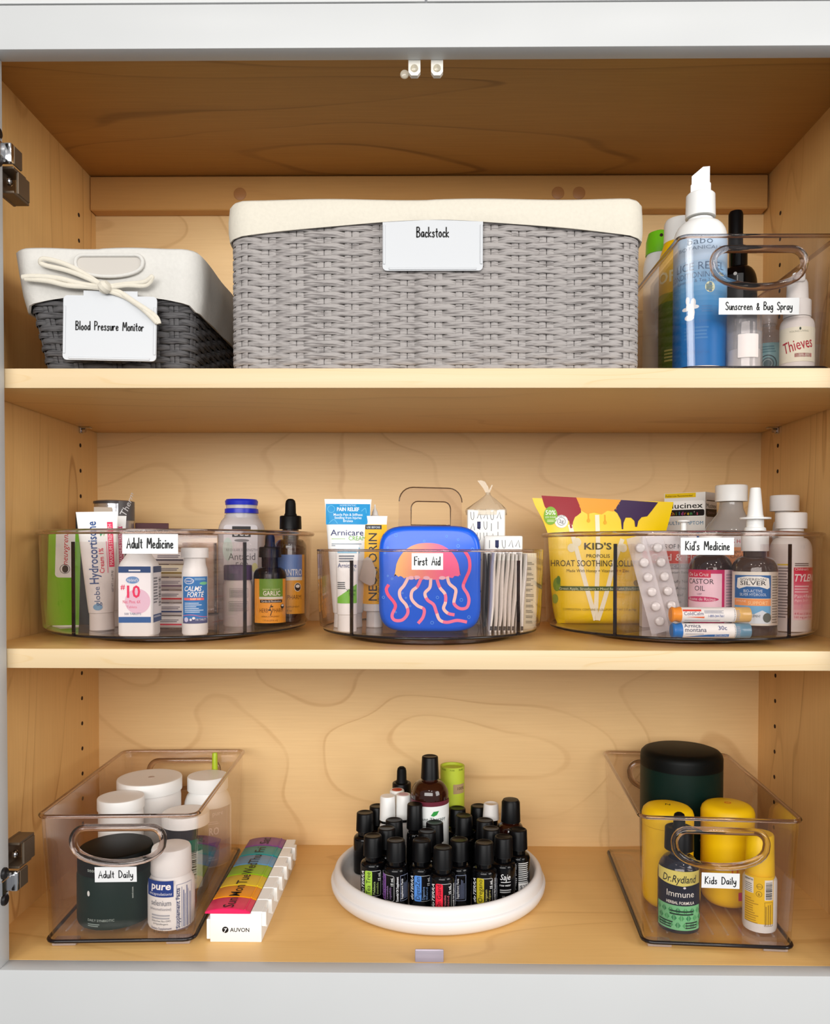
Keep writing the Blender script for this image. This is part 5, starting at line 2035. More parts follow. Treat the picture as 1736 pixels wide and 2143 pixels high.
for pts in ([(-2, 0), (-10, 14), (-22, 30), (-14, 31), (-6, 28), (1, 16), (3, 4)], [(1, 0), (6, 10), (10, 20), (8, 22), (2, 10)]):
    A = [bm.verts.new((0.002 + a * s, -0.001, tip + b * s)) for a, b in pts]
    B = [bm.verts.new((0.002 + a * s, 0.0005, tip + b * s)) for a, b in pts]
    bm.faces.new(A)
    bm.faces.new(B[::-1])
    for i in range(len(A)):
        j = (i + 1) % len(A)
        bm.faces.new((A[i], A[j], B[j], B[i]))
fin(bm, 'knot_ends', M['bag'], t)
y = 0.166
t = stand('plaster_stack', 'short stack of patterned plasters behind the white sachets', 'plasters', 1052, y, ZT)
w, h = mpx(80, y), hgt(1121, y, ZT)
box('stack', M['paper'], t, -w / 2, w / 2, -0.007, 0.007, 0, h, 0.002, 2)
P = Print()
strip_art(P, w - 0.004, h - 0.003, 9)
P.build('print', t, flat(0.0071))
# folded grey foil packets and white gauze sachets standing on edge
def sachet(name, label, x, yc, w, d, h, m, tilt, group, sd):
    t = thing(name, label, 'sachet', (x, yc, ZT), 0, group)
    bm = bmesh.new()
    rings = []
    rnd = random.Random(sd)
    ph = rnd.random() * 6
    for k in range(7):
        f = k / 6
        th = w / 2 * (0.30 + 0.70 * math.sin(PI * min(max(f, 0.03), 0.97)) ** 0.5)
        dx = tilt * f * h + 0.0006 * math.sin(f * 7 + ph)
        rings.append([Vector((dx + a, b, f * h)) for a, b in ((-th, -d / 2 + 0.003), (-th * 0.3, -d / 2), (th * 0.3, -d / 2), (th, -d / 2 + 0.003), (th, d / 2 - 0.003), (th * 0.3, d / 2), (-th * 0.3, d / 2), (-th, d / 2 - 0.003))])
    add_rings(bm, rings)
    fin(bm, 'wrapper', m, t, ang=0.9)
    P = Print()
    P.rect(-w * 0.3, 0.0022, w * 0.3, 0.0065, (60, 60, 64))
    P.build('lot_mark', t, lambda u, v, e: (u + tilt * v, -d / 2 - 0.0003 - e, v))
    return t


yc = 0.122
for i in range(2):
    sachet('foil_sachet', 'crumpled dark grey foil sachet beside the blue case', X(1013 + i * 9, 0.15, .35), 0.158, mpx(9, .15), 0.022, hgt(1158, 0.15, ZT), M['greypaper'], 0.01, 'dark foil sachets', i + 40)
for i in range(8):
    px = 1027 + i * 9.2
    sachet('gauze_sachet', 'white gauze sachet standing on edge in the row by the blue case', X(px, 0.10, .34), yc, mpx(8.6, .10), 0.044, hgt(1157 + (i % 3) * 1.5, 0.10, ZT), M['paper'], 0.055, 'white gauze sachets', i)
t = stand('gauze_packet', 'wide cream gauze packet with fine printed columns', 'packet', 1106, 0.137, ZT, -0.2)
w, h = mpx(32, .137), hgt(1157, .137, ZT)
bm = bmesh.new()
add_rings(bm, [[Vector((a * k, b, zz)) for a, b in rrect(w, 0.007 * kk, 0.0015, 3)] for zz, k, kk in ((0, 0.95, 0.5), (0.006, 1, 0.9), (h * 0.5, 1, 1), (h - 0.006, 1, 0.9), (h, 0.97, 0.45))])
fin(bm, 'wrapper', mat('cream_paper', (240, 232, 204), 0.6), t)
P = Print()
for k in range(12):
    v = h * (0.08 + 0.07 * k)
    P.lines(-w * 0.15, v, w * 0.40, v + h * 0.04, 2, (150, 146, 130), 1, 0.5, 0.5)
P.build('print', t, flat(0.0037))

# ================================================================== tray of kids' medicine
y = 0.203
t = stand('lollipop_pouch', 'bright yellow stand-up pouch with dripping red, orange and purple colours', 'pouch', 1258, y, ZT)
rzp = t.rotation_euler[2]
t.rotation_euler[2] = 0
s = mpx(1, y)
PX0 = 1258


def pz(py):
    return hgt(py, y, ZT)


# outline: (pixel height, left pixel, right pixel, half depth)
OUT = [(1303, 1166, 1352, 0.006), (1298, 1162, 1356, 0.013), (1270, 1156, 1358, 0.0145), (1220, 1152, 1362, 0.013), (1160, 1148, 1374, 0.010), (1115, 1145, 1390, 0.007), (1085, 1133, 1398, 0.004), (1062, 1120, 1404, 0.0022), (1044, 1111, 1406, 0.0014)]


def prof_at(v):
    py = 1044
    for (p0, l0, r0, b0), (p1, l1, r1, b1) in zip(OUT, OUT[1:]):
        z0, z1 = pz(p0), pz(p1)
        if z0 <= v <= z1 or (p1 == 1044 and v > z1):
            k = min((v - z0) / (z1 - z0), 1.0)
            return ((l0 + (l1 - l0) * k - PX0) * s, (r0 + (r1 - r0) * k - PX0) * s, b0 + (b1 - b0) * k)
    return ((OUT[0][1] - PX0) * s, (OUT[0][2] - PX0) * s, OUT[0][3])


def dep(u, v):
    L, Rr, b = prof_at(v)
    k = (u - (L + Rr) / 2) / ((Rr - L) / 2)
    k = max(-1, min(1, k))
    return b * (1 - abs(k) ** 3) + 0.0004


bm = bmesh.new()
n = 20
lev = [pz(1303 - (1303 - 1046) * i / 22) for i in range(23)]
F, B = [], []
for v in lev:
    L, Rr, b = prof_at(v)
    tpz = 0.0
    row, row2 = [], []
    for j in range(n + 1):
        u = L + (Rr - L) * j / n
        vz = v if v < lev[-1] - 1e-6 else v + (0.5 - j / n) * 8 * s   # upper edge slopes to the right
        row.append(bm.verts.new((u, -dep(u, v), vz)))
        row2.append(bm.verts.new((u, dep(u, v), vz)))
    F.append(row)
    B.append(row2)
for a in range(len(lev) - 1):
    for j in range(n):
        bm.faces.new((F[a][j], F[a][j + 1], F[a + 1][j + 1], F[a + 1][j]))
        bm.faces.new((B[a][j + 1], B[a][j], B[a + 1][j], B[a + 1][j + 1]))
    bm.faces.new((F[a][0], F[a + 1][0], B[a + 1][0], B[a][0]))
    bm.faces.new((F[a][n], B[a][n], B[a + 1][n], F[a + 1][n]))
bm.faces.new([*F[0][::-1], *B[0]])
bm.faces.new([*F[-1], *B[-1][::-1]])
fin(bm, 'pouch', M['ygl'], t, ang=1.0)


def A(px, py):
    return ((px - PX0) * s, pz(py))


P = Print()
red, org, pur = (158, 16, 34), (250, 170, 52), (58, 28, 76)
P.poly([A(1131, 1037), A(1203, 1041), A(1212, 1062), A(1213, 1072), A(1206, 1078), A(1200, 1082), A(1196, 1092), A(1194, 1105), A(1190, 1105), A(1188, 1090), A(1176, 1082), A(1160, 1078), A(1148, 1072), A(1138, 1060)], red)
P.poly([A(1203, 1041), A(1296, 1046), A(1288, 1064), A(1280, 1070), A(1268, 1068), A(1256, 1076), A(1240, 1072), A(1226, 1075), A(1214, 1068), A(1209, 1058)], org)
P.poly([A(1296, 1046), A(1373, 1051), A(1360, 1068), A(1350, 1080), A(1338, 1082), A(1331, 1090), A(1328, 1102), A(1324, 1102), A(1323, 1090), A(1316, 1083), A(1305, 1083), A(1300, 1094), A(1299, 1107), A(1296, 1107), A(1295, 1088), A(1288, 1074), A(1281, 1068)], pur)
for a, b in ((1228, 1086), (1262, 1090)):
    P.stroke([A(a, b - 12), A(a, b)], 2.4 * s, (240, 170, 30), 2)
    P.ell(*A(a, b + 3), 3.4 * s, 4.2 * s, (240, 178, 40), 2, 12)
P.ell(*A(1150, 1079), 14 * s, 19 * s, (132, 182, 44), 3)
P.text('50%', *A(1150, 1077), 9 * s, (250, 252, 240), 4, fit=21 * s, bold=0.02)
P.text('LESS SUGAR', *A(1150, 1084), 4 * s, (240, 248, 220), 4, fit=22 * s)
P.lines(*A(1143, 1092), *A(1158, 1086), 2, (220, 236, 180), 4)
P.ell(*A(1172, 1091), 13.5 * s, 13.5 * s, (240, 240, 240), 3)
P.ring(*A(1172, 1091), 8.5 * s, 0.8 * s, (90, 90, 90), 4)
P.text('2g', *A(1172, 1094), 7 * s, (70, 70, 70), 4)
P.text('SUGAR PER', *A(1172, 1081.5), 3.2 * s, (110, 110, 110), 4, fit=16 * s)
# white lollipop sticks
for pts in ([(1190, 1100), (1200, 1140), (1215, 1200), (1228, 1250), (1240, 1292)], [(1246, 1080), (1246, 1150), (1243, 1220), (1240, 1292)], [(1296, 1130), (1278, 1180), (1262, 1240), (1246, 1292)]):
    P.stroke([A(a, b) for a, b in pts], 9 * s, (246, 240, 214), 1)
for a, b in ((1204, 1134), (1192, 1146), (1298, 1146)):
    P.ell(*A(a, b), 8 * s, 9 * s, (244, 236, 200), 2)
P.text("KID'S", *A(1246, 1149), 13 * s, (70, 66, 20), 3, fit=56 * s, bold=0.03)
P.text('PROPOLIS', *A(1246, 1166), 7 * s, (60, 54, 14), 3, fit=48 * s)
P.text('THROAT SOOTHING LOLLIPOPS', *A(1245, 1184), 12.5 * s, (50, 46, 18), 3, fit=206 * s)
P.text('Made With Honey + Vitamin D + Zinc', *A(1246, 1196), 6 * s, (104, 90, 20), 3, fit=128 * s)
P.rect(*A(1160, 1234), *A(1340, 1225), (64, 90, 40), 3)
P.text('Green Apple, Strawberry + Mixed Berry with Elderberry', *A(1250, 1232.5), 5 * s, (226, 232, 190), 4, fit=165 * s)
P.ell(*A(1163, 1222), 7 * s, 14 * s, (120, 160, 40), 3)
P.ell(*A(1166, 1213), 4 * s, 9 * s, (80, 130, 40), 4)
P.ell(*A(1160, 1252), 6 * s, 10 * s, (150, 170, 50), 2)
P.ell(*A(1325, 1218), 6 * s, 6 * s, (150, 130, 30), 3)
P.text('COMPOSITION: CONTAINS 15 LOLLIPOPS. NET WT 3.17 oz (90g)', *A(1250, 1275), 4.5 * s, (140, 122, 14), 3, fit=150 * s)
bm2 = P.bm
for i in range(1, 24):
    zc = pz(1303 - 260 * i / 24)
    bmesh.ops.bisect_plane(bm2, geom=list(bm2.verts) + list(bm2.edges) + list(bm2.faces), plane_co=(0, zc, 0), plane_no=(0, 1, 0))


def pouch_fn(u, v, e):
    L, Rr, b = prof_at(v)
    u = max(L + 0.0004, min(Rr - 0.0004, u))
    return (u, -dep(u, min(v, pz(1046))) - 0.0004 - e, v)


P.build('print', t, pouch_fn, 0.005, 0.0002)

# cough medicine carton at the back
y = 0.266


def art_muc(P, w, h):
    s = mpx(1, y)

    def q(py):
        return hgt(py, y, ZT)
    P.rect(-w / 2, 0, w / 2, h, (226, 224, 220))
    P.rect(-w / 2 + 0.0008, q(1042), w / 2 - 20 * s, h - 0.0004, (226, 190, 30), 2)
    P.text('Pediatrician Recommended', -12 * s, q(1040), 4 * s, (50, 40, 10), 3, fit=58 * s)
    P.rect(-w / 2 + 0.001, q(1082), w / 2 - 0.001, q(1049), (246, 245, 242), 2, 0.003)
    P.text('Mucinex', 0, q(1064), 11 * s, (30, 28, 28), 3, fit=78 * s, bold=0.015)
    P.rect(-w / 2 + 0.001, q(1080), w / 2 - 0.001, q(1067), (30, 26, 28), 3, 0.002)
    for k, (ch, cc) in enumerate(zip("Children's", ((226, 60, 90), (230, 160, 40), (120, 180, 60), (80, 160, 210), (200, 80, 160), (230, 110, 60), (226, 200, 60), (100, 190, 110), (220, 220, 220), (220, 90, 120)))):
        P.text(ch, (-30 + k * 6.4) * s, q(1078), 7 * s, cc, 4)
    P.text('MULTI-SYMPTOM', 0, q(1098), 7 * s, (40, 110, 150), 2, fit=80 * s)
    P.rect(-w / 2 + 0.002, q(1180), w / 2 - 0.002, q(1110), (70, 120, 190), 2)


def side_muc(P, d, h):
    s = mpx(1, y)

    def q(py):
        return hgt(py, y, ZT)
    P.rect(-d / 2, 0, d / 2, h, (206, 202, 198))
    P.rect(-d / 2 + 0.001, q(1082), d / 2 - 0.001, q(1048), (34, 28, 28), 2, 0.004)
    P.rect(-d / 2 + 0.001, q(1066), d / 2 - 0.001, q(1050), (226, 224, 220), 3)
    P.text('Mucinex', 0, q(1064), 9 * s, (30, 28, 28), 4, fit=d * 0.86)
    P.text("Children's", 0, q(1076), 5 * s, (150, 120, 120), 4, fit=d * 0.7)


carton('medicine_carton', 'white and black cough medicine carton with a yellow corner strip', 1442, y, ZT, mpx(88, y), 0.034, hgt(1032, y, ZT), mat('box_board', (222, 219, 215), 0.5), -0.42, 0, art_muc, side_muc)
y = 0.166


def art_forces(P, w, h):
    s = mpx(1, y)

    def q(py):
        return hgt(py, y, ZT)
    P.rect(-w / 2, 0, w / 2, h, (240, 236, 238))
    P.text('FORCES OF NATURE', 0.004, q(1147), 9 * s, (44, 40, 44), 2, fit=108 * s)
    P.rect(-w / 2, q(1178), w / 2, q(1152), (222, 92, 82), 2)
    P.text('Cold & Flu', 0.005, q(1172), 14 * s, (252, 240, 238), 3, fit=96 * s)
    P.rect(-w / 2, q(1190), w / 2, q(1179), (176, 172, 178), 2)
    P.text('ORGANIC PLANT', 0.004, q(1187), 5.5 * s, (236, 234, 238), 3)
    P.text('Multi-Symptom Relief', 0.004, q(1199), 5.5 * s, (70, 66, 72), 2)
    for k, tx in enumerate(('Runny, Stuffy Nose', '1 Body Aches', 'Fast Relief', '1 Mucus')):
        P.text(tx, 0.006, q(1218 + 14 * k), 6 * s, (60, 56, 62), 2)


carton('remedy_carton', 'white remedy carton with a coral red band behind the pill cards', 1396, y, ZT, mpx(112, y), 0.011, hgt(1116, y, ZT), M['paper'], 0.30, 0, art_forces)

# two blister cards leaning
for i, (pt, pb, y) in enumerate((((1329, 1122), (1383, 1324), 0.092), ((1366, 1122), (1414, 1322), 0.108))):
    xb, xt = X(pb[0], y, ZT), X(pt[0], y, Z(pt[1], y))
    hh = Z(pt[1], y) - ZT
    ln_ = math.hypot(xt - xb, hh)
    t = thing('blister_card', 'clear blister card of round white tablets, %s' % ('leaning outermost by the yellow pouch', 'leaning behind the outer card')[i], 'pills', (xb, y, ZT), 0, 'leaning blister cards')
    t.rotation_euler = (0, math.atan2(xt - xb, hh), 0)
    w = mpx(40, y)
    box('film', M['blister'], t, -w / 2, w / 2, -0.0005, 0.0005, 0.0012, ln_, 0.0002, 1)
    for k in range(6):
        zz = ln_ * (0.13 + 0.15 * k)
        lathe('tablet', [(0, -0.002), (0.0036, -0.002), (0.0044, -0.0012), (0.0044, 0.0012), (0.0036, 0.002), (0, 0.002)], M['pill'], t, (0.001, -0.0026, zz), 20, (PI / 2, 0, 0))
        lathe('dome', [(0.0054, 0.0), (0.0052, 0.0024), (0.0044, 0.0042), (0.0025, 0.005), (0, 0.0052)], M['blister'], t, (0.001, -0.0005, zz), 18, (PI / 2, 0, 0))

y = 0.12
t = stand('castor_oil_bottle', 'dark amber oil bottle with a pink and white label', 'bottle', 1485, y, ZT, -0.12)
r = mpx(45, y)
s = mpx(1, y)
lathe('body', bottle_prof(r, v_(1140), r * 0.42, v_(1195), v_(1158), v_(1140)), M['amber'], t, seg=36)
ribcap('cap', M['white'], t, r * 0.52, v_(1140), v_(1118), 28)
P = Print()
P.rect(-52 * s, v_(1300), 66 * s, v_(1190), (240, 200, 214))
P.rect(-52 * s, v_(1300), 34 * s, v_(1190), (206, 40, 104), 2)
P.rect(-48 * s, v_(1296), 28 * s, v_(1198), (244, 206, 220), 3)
P.rect(-46 * s, v_(1206), 6 * s, v_(1192), (214, 44, 80), 4)
P.text('De La Cruz', -20 * s, v_(1203), 7 * s, (250, 236, 240), 5, fit=44 * s)
P.text('CASTOR', -16 * s, v_(1219), 10 * s, (60, 46, 56), 4, fit=56 * s)
P.text('OIL', -16 * s, v_(1233), 10 * s, (60, 46, 56), 4, fit=22 * s)
P.text('USP', -16 * s, v_(1242), 4 * s, (130, 90, 110), 4)
P.ell(-14 * s, v_(1250), 36 * s, 5.5 * s, (206, 60, 110), 4)
P.text('Aceite de Ricino', -14 * s, v_(1253), 6 * s, (252, 226, 236), 5, fit=58 * s)
P.lines(38 * s, v_(1290), 62 * s, v_(1196), 16, (190, 160, 176), 2)
P.build('label', t, cyl(r + 0.0002), 0.0018)

y = 0.088
t = stand('spray_bottle', 'brown glass bottle with a white nasal nozzle and blue label', 'bottle', 1577, y, ZT, -0.02)
r = mpx(45.5, y)
s = mpx(1, y)
lathe('body', bottle_prof(r, v_(1150), r * 0.5, v_(1192), v_(1163), v_(1150)), M['brown'], t, seg=36)
lathe('collar', cap_prof(mpx(27, y), v_(1152), v_(1117), 0.001), M['white'], t)
a = v_(1117)
lathe('nozzle', [(0, a), (mpx(22, y), a), (mpx(21, y), v_(1104)), (mpx(17.5, y), v_(1102)), (mpx(17, y), v_(1086)), (mpx(31, y), v_(1085.5)), (mpx(31, y), v_(1082)), (mpx(17, y), v_(1081)), (mpx(15.5, y), v_(1076)), (mpx(10.5, y), v_(1022)), (mpx(9, y), v_(1020)), (0, v_(1020))], M['white'], t, seg=28)
P = Print()
P.rect(-54 * s, v_(1303), 62 * s, v_(1194), (232, 226, 212))
P.rect(-43 * s, v_(1301), 35 * s, v_(1201), (222, 216, 204), 2)
P.rect(-42 * s, v_(1248), 34 * s, v_(1201), (42, 100, 164), 3)
P.poly([(-36 * s, v_(1226)), (-34 * s, v_(1207)), (-14 * s, v_(1203)), (12 * s, v_(1203)), (29 * s, v_(1207)), (31 * s, v_(1226)), (26 * s, v_(1229)), (10 * s, v_(1224)), (-14 * s, v_(1224)), (-30 * s, v_(1229))], (236, 236, 230), 4)
P.text('SOVEREIGN', -2 * s, v_(1212), 5 * s, (60, 56, 60), 5, fit=50 * s)
P.text('SILVER', -2 * s, v_(1221), 8 * s, (50, 46, 50), 5, fit=50 * s, bold=0.01)
P.text('BIO-ACTIVE', -2 * s, v_(1236), 6 * s, (206, 222, 240), 4, fit=36 * s)
P.text('SILVER HYDROSOL', -2 * s, v_(1243), 5.5 * s, (206, 222, 240), 4, fit=52 * s)
P.rect(-42 * s, v_(1263), 34 * s, v_(1249), (242, 158, 92), 3)
P.text('IMMUNE', -26 * s, v_(1256), 4 * s, (252, 220, 190), 4)
P.text('SUPPORT', 8 * s, v_(1261), 7 * s, (252, 206, 150), 4, fit=38 * s, bold=0.02)
P.rect(-42 * s, v_(1299), 34 * s, v_(1263), (112, 172, 214), 3)
P.poly([(-42 * s, v_(1299)), (-42 * s, v_(1284)), (-20 * s, v_(1276)), (0, v_(1280)), (16 * s, v_(1272)), (34 * s, v_(1282)), (34 * s, v_(1299))], (216, 226, 234), 4)
P.ell(26 * s, v_(1287), 9 * s, 10 * s, (96, 100, 92), 5, 12)
P.text('DIETARY SUPPLEMENT', -10 * s, v_(1286), 4.5 * s, (50, 56, 66), 5, fit=46 * s)
P.lines(38 * s, v_(1298), 58 * s, v_(1200), 18, (150, 140, 126), 2)
P.build('label', t, cyl(r + 0.0002), 0.0018)

# two remedy tubes lying in front
for i, (pxa, pxb, pyc, nm, m0, m1) in enumerate(((1404, 1567, 1310, 'blue', M['bluetube'], M['bluecl']), (1402, 1567, 1275, 'orange', M['orange'], M['orangecl']))):
    y = 0.0475
    r = 0.0077
    zc = ZT + r + 0.0003 + i * (2 * r + 0.0004)
    xa, xb = X(pxa, y, zc), X(pxb, y, zc)
    L = xb - xa
    t = thing('remedy_tube', 'white remedy tube with %s ends lying in front of the bottles' % nm, 'tube', ((xa + xb) / 2, y, zc), 0, 'remedy tubes lying in front')
    RX = (0, PI / 2, 0)
    lathe('tube_body', [(0, -L / 2 + 0.008), (r * 0.94, -L / 2 + 0.008), (r * 0.94, L / 2 - 0.010), (0, L / 2 - 0.010)], M['white'], t, None, 24, RX)
    lathe('end_cap', [(0, -L / 2), (r * 0.85, -L / 2), (r, -L / 2 + 0.0012), (r * 0.86, -L / 2 + 0.0045), (r, -L / 2 + 0.0085), (r, -L / 2 + 0.0095), (0, -L / 2 + 0.0095)], m0, t, None, 24, RX)
    lathe('clear_cap', [(0, L / 2 - 0.015), (r * 0.98, L / 2 - 0.015), (r * 0.98, L / 2 - 0.001), (r * 0.9, L / 2), (0, L / 2)], m1, t, None, 24, RX)
    s = mpx(1, y)
    P = Print()
    if i:
        P.rect(-60 * s, 8 * s, -22 * s, 12.5 * s, (226, 70, 50))
        P.text('ColdCalm', -58 * s, 0, 7 * s, (90, 90, 130), 2, al='L', fit=40 * s)
        P.poly([(-54 * s, -4 * s), (-16 * s, -6.5 * s), (-16 * s, -3 * s)], (236, 110, 60))
        P.text('1-800-264-7661', -8 * s, -4 * s, 5 * s, (70, 100, 170), 2, al='L', fit=32 * s)
        P.lines(-16 * s, 4 * s, 26 * s, 11 * s, 3, (150, 154, 170))
        P.lines(-56 * s, -13 * s, 20 * s, -10 * s, 1, (150, 154, 170))
    else:
        P.text('Arnica', -58 * s, 8 * s, 9 * s, (60, 66, 100), 2, al='L', fit=34 * s)
        P.text('montana', -57 * s, -1 * s, 9 * s, (60, 66, 100), 2, al='L', fit=44 * s)
        P.text('30c', 12 * s, 3 * s, 9 * s, (60, 66, 130), 2, al='L')
        P.lines(-56 * s, -6 * s, -12 * s, -4 * s, 1, (130, 136, 160))
        P.poly([(-56 * s, -13 * s), (-10 * s, -7 * s), (34 * s, -6 * s), (34 * s, -13 * s)], (40, 110, 186))
        P.text('BOIRON', 18 * s, -11.5 * s, 4.4 * s, (220, 234, 246), 3, fit=26 * s)
    for k in range(8):
        P.rect(46 * s, (-13 + 3.4 * k) * s, 48 * s, (-11.6 + 3.4 * k) * s, (110, 110, 120))
    P.lines(50 * s, -12 * s, 58 * s, 12 * s, 7, (160, 160, 172))
    rr = r * 0.95
    P.build('print', t, lambda u, v, e: (u, -(rr + e) * math.cos(v / rr), (rr + e) * math.sin(v / rr)))

y = 0.187
t = stand('medicine_bottle', 'large grey clear bottle with a ribbed white cap', 'bottle', 1527, y, ZT, 0.0)
r = mpx(52, y)
s = mpx(1, y)
lathe('body', [(0, 0), (r - 0.001, 0), (r, 0.002), (r, v_(1118)), (r * 0.96, v_(1104)), (r * 0.78, v_(1090)), (r * 0.56, v_(1076)), (r * 0.46, v_(1064)), (r * 0.44, v_(1050)), (0, v_(1050))], M['greyb'], t, seg=40)
ribcap('cap', M['white'], t, mpx(32, y), v_(1049), v_(1015), 40)
P = Print()
P.rect(-48 * s, v_(1290), 48 * s, v_(1119), (228, 222, 222))
P.text('CVS Health', 14 * s, v_(1136), 8 * s, (200, 40, 60), 2, fit=50 * s)
P.rect(-48 * s, v_(1180), 48 * s, v_(1144), (240, 160, 104), 2)
P.text('ages 2-11', 20 * s, v_(1155), 6 * s, (90, 60, 40), 3)
P.text("Children's", 20 * s, v_(1166), 7 * s, (90, 60, 40), 3)
P.lines(-40 * s, v_(1270), 40 * s, v_(1190), 8, (180, 172, 172), 2)
P.build('label', t, cyl(r + 0.0002), 0.002)

y = 0.13
t = stand('medicine_bottle', 'white childrens pain syrup bottle with a red label', 'bottle', 1652, y, ZT, 0.0)
r = mpx(41, y)
s = mpx(1, y)
lathe('body', bottle_prof(r, v_(1104), r * 0.6, v_(1152), v_(1124), v_(1104)), M['white2'], t, seg=36)
ribcap('cap', M['white2'], t, mpx(31, y), v_(1105), v_(1072), 40)
P = Print()
P.rect(-60 * s, v_(1292), 6 * s, v_(1172), (232, 222, 220))
P.lines(-34 * s, v_(1288), 0 * s, v_(1182), 18, (140, 130, 132), 2)
P.rect(-34 * s, v_(1181), 0, v_(1178), (232, 200, 60), 2)
for i in range(10):
    k = i / 9
    c = [a_ + (b_ - a_) * k for a_, b_ in zip((226, 40, 84), (240, 206, 210))]
    P.rect(6 * s, v_(1186 + 10.6 * (i + 1)), 62 * s, v_(1186 + 10.6 * i), c)
P.rect(6 * s, v_(1192), 62 * s, v_(1185), (206, 30, 60), 2)
P.text("Children's", 8 * s, v_(1191), 5 * s, (252, 226, 230), 3, al='L')
P.text('TYLENOL', 8 * s, v_(1213), 14 * s, (255, 244, 244), 3, al='L', fit=66 * s, shear=0.3, bold=0.03)
P.lines(8 * s, v_(1236), 44 * s, v_(1219), 3, (250, 200, 210), 3)
P.text('Pain+Fever', 8 * s, v_(1247), 7 * s, (255, 236, 240), 3, al='L', fit=46 * s)
P.text('Ages 2-11', 8 * s, v_(1254), 5 * s, (255, 226, 232), 3, al='L')
P.text('4 fl oz (120 mL)', 8 * s, v_(1281), 4.5 * s, (206, 60, 90), 3, al='L')
P.text('160 mg per 5 mL', 8 * s, v_(1288), 4.5 * s, (206, 60, 90), 3, al='L')
P.lines(8 * s, v_(1182), 40 * s, v_(1174), 2, (120, 100, 104), 2)
P.build('label', t, cyl(r + 0.0002), 0.002)

y = 0.186
t = stand('medicine_bottle', 'taller narrow white bottle with a plain ribbed cap behind the red labelled one', 'bottle', 1638, y, ZT)
r = 0.0125
lathe('body', bottle_prof(r, v_(1069), r * 0.8, v_(1110), v_(1090), v_(1069)), M['white2'], t)
ribcap('cap', M['white2'], t, mpx(28.5, y), v_(1069), v_(1036), 40)
y = 0.140
t = stand('oral_syringe', 'white oral syringe with its plunger disc up', 'syringe', 1428, y, ZT)
lathe('barrel', [(0, 0), (0.0025, 0), (0.0025, 0.006), (0.0052, 0.008), (0.0052, v_(1120)), (0.009, v_(1120)), (0.009, v_(1118)), (0, v_(1118))], M['clearb'], t, seg=20)
lathe('plunger', [(0, v_(1119)), (0.0032, v_(1119)), (0.0032, v_(1094)), (0.0068, v_(1091)), (0.0070, v_(1088)), (0, v_(1086.5))], M['white'], t, seg=20)

# ================================================================== Adult Daily bin
ZF = 0.0077


def jar(name, label, px, y, r, body, lid, z_body, z_lid, rl=None, rz=0.0, group=None, ribs=False, cat='jar', neck=True):
    t = stand(name, label, cat, px, y, ZF, rz, group)
    rl = rl or r
    hb = z_body - ZF
    ht = z_lid - ZF
    lathe('body', [(0, 0), (r - 0.0015, 0), (r - 0.0003, 0.0008), (r, 0.0025), (r, hb - 0.008), (r * 0.985, hb - 0.004), (rl * 0.93, hb - 0.0008), (rl * 0.9, hb), (0, hb)], body, t, seg=44)
    if ribs:
        ribcap('lid', lid, t, rl, hb, ht, 44, 0.0004)
    else:
        lathe('lid', [(0, hb), (rl, hb), (rl, ht - 0.0015), (rl - 0.0005, ht - 0.0004), (rl - 0.002, ht), (rl - 0.004, ht - 0.0003), (0, ht - 0.0003)], lid, t, seg=44)
    return t


y = 0.098
t = stand('supplement_jar', 'dark green supplement jar with a black lid behind the Adult Daily label', 'jar', 243, y, ZF)
r = 0.0383
h = Z(1808, y, 243) - ZF
ht = Z(1768, y, 243) - ZF
lathe('body', [(0, 0), (r - 0.004, 0), (r - 0.001, 0.001), (r, 0.004), (r, h - 0.004), (r - 0.0012, h - 0.001), (r - 0.002, h), (0, h)], M['grn'], t, seg=48)
lathe('lid', [(0, h), (r * 0.985, h), (r * 0.985, ht - 0.004), (r * 0.96, ht - 0.001), (r * 0.9, ht), (0, ht)], M['grnblk'], t, seg=48)
s = mpx(1, y - r)


def vf(py, yy=None):
    return Z(py, (y - r) if yy is None else yy) - ZF


P = Print()
P.text('seed', -62 * s, vf(1831), 8 * s, (190, 206, 200), 1, al='L')
P.ell(-60 * s, vf(1877), 3.4 * s, 6 * s, (226, 232, 230), 1, 12)
P.text('DAILY SYNBIOTIC', -62 * s, max(vf(1936), 0.010), 5 * s, (176, 192, 186), 1, al='L')
P.text('seed.com', 36 * s, vf(1894), 4.4 * s, (200, 214, 208), 1, 90, al='L', fit=24 * s)
P.lines(-62 * s, 0.0048, -34 * s, 0.0085, 2, (130, 150, 144), 1)
P.build('print', t, cyl(r + 0.0002), 0.003)

y = 0.083
t = stand('supplement_bottle', 'white capsule bottle with a navy brand band and a facts panel', 'bottle', 359, y, ZF, -0.32)
r = 0.0236
h = Z(1822, y, 359) - ZF
ht = Z(1768, y, 359) - ZF
lathe('body', [(0, 0), (r - 0.003, 0), (r - 0.0008, 0.001), (r, 0.0035), (r, h - 0.013), (r * 0.97, h - 0.008), (r * 0.85, h - 0.002), (r * 0.80, h), (0, h)], M['white'], t, seg=44)
lathe('cap', [(0, h), (r * 0.86, h), (r * 0.88, h + 0.002), (r * 0.84, ht - 0.003), (r * 0.80, ht - 0.0008), (r * 0.72, ht), (0, ht)], M['white'], t, seg=44)
s = mpx(1, y - r)
P = Print()
P.rect(-46 * s, vf(1882), 20 * s, vf(1848), (24, 58, 140))
P.text('pure', -8 * s, vf(1866), 15 * s, (250, 250, 252), 2, fit=46 * s, bold=0.04, shear=0.1)
P.text('encapsulations', -10 * s, vf(1878), 6 * s, (226, 232, 246), 2, fit=54 * s, shear=0.2)
P.text('selenium', -8 * s, vf(1900), 12 * s, (120, 124, 134), 2, fit=46 * s)
P.text('(selenomethionine)', -10 * s, vf(1910), 6 * s, (150, 154, 164), 2, fit=50 * s)
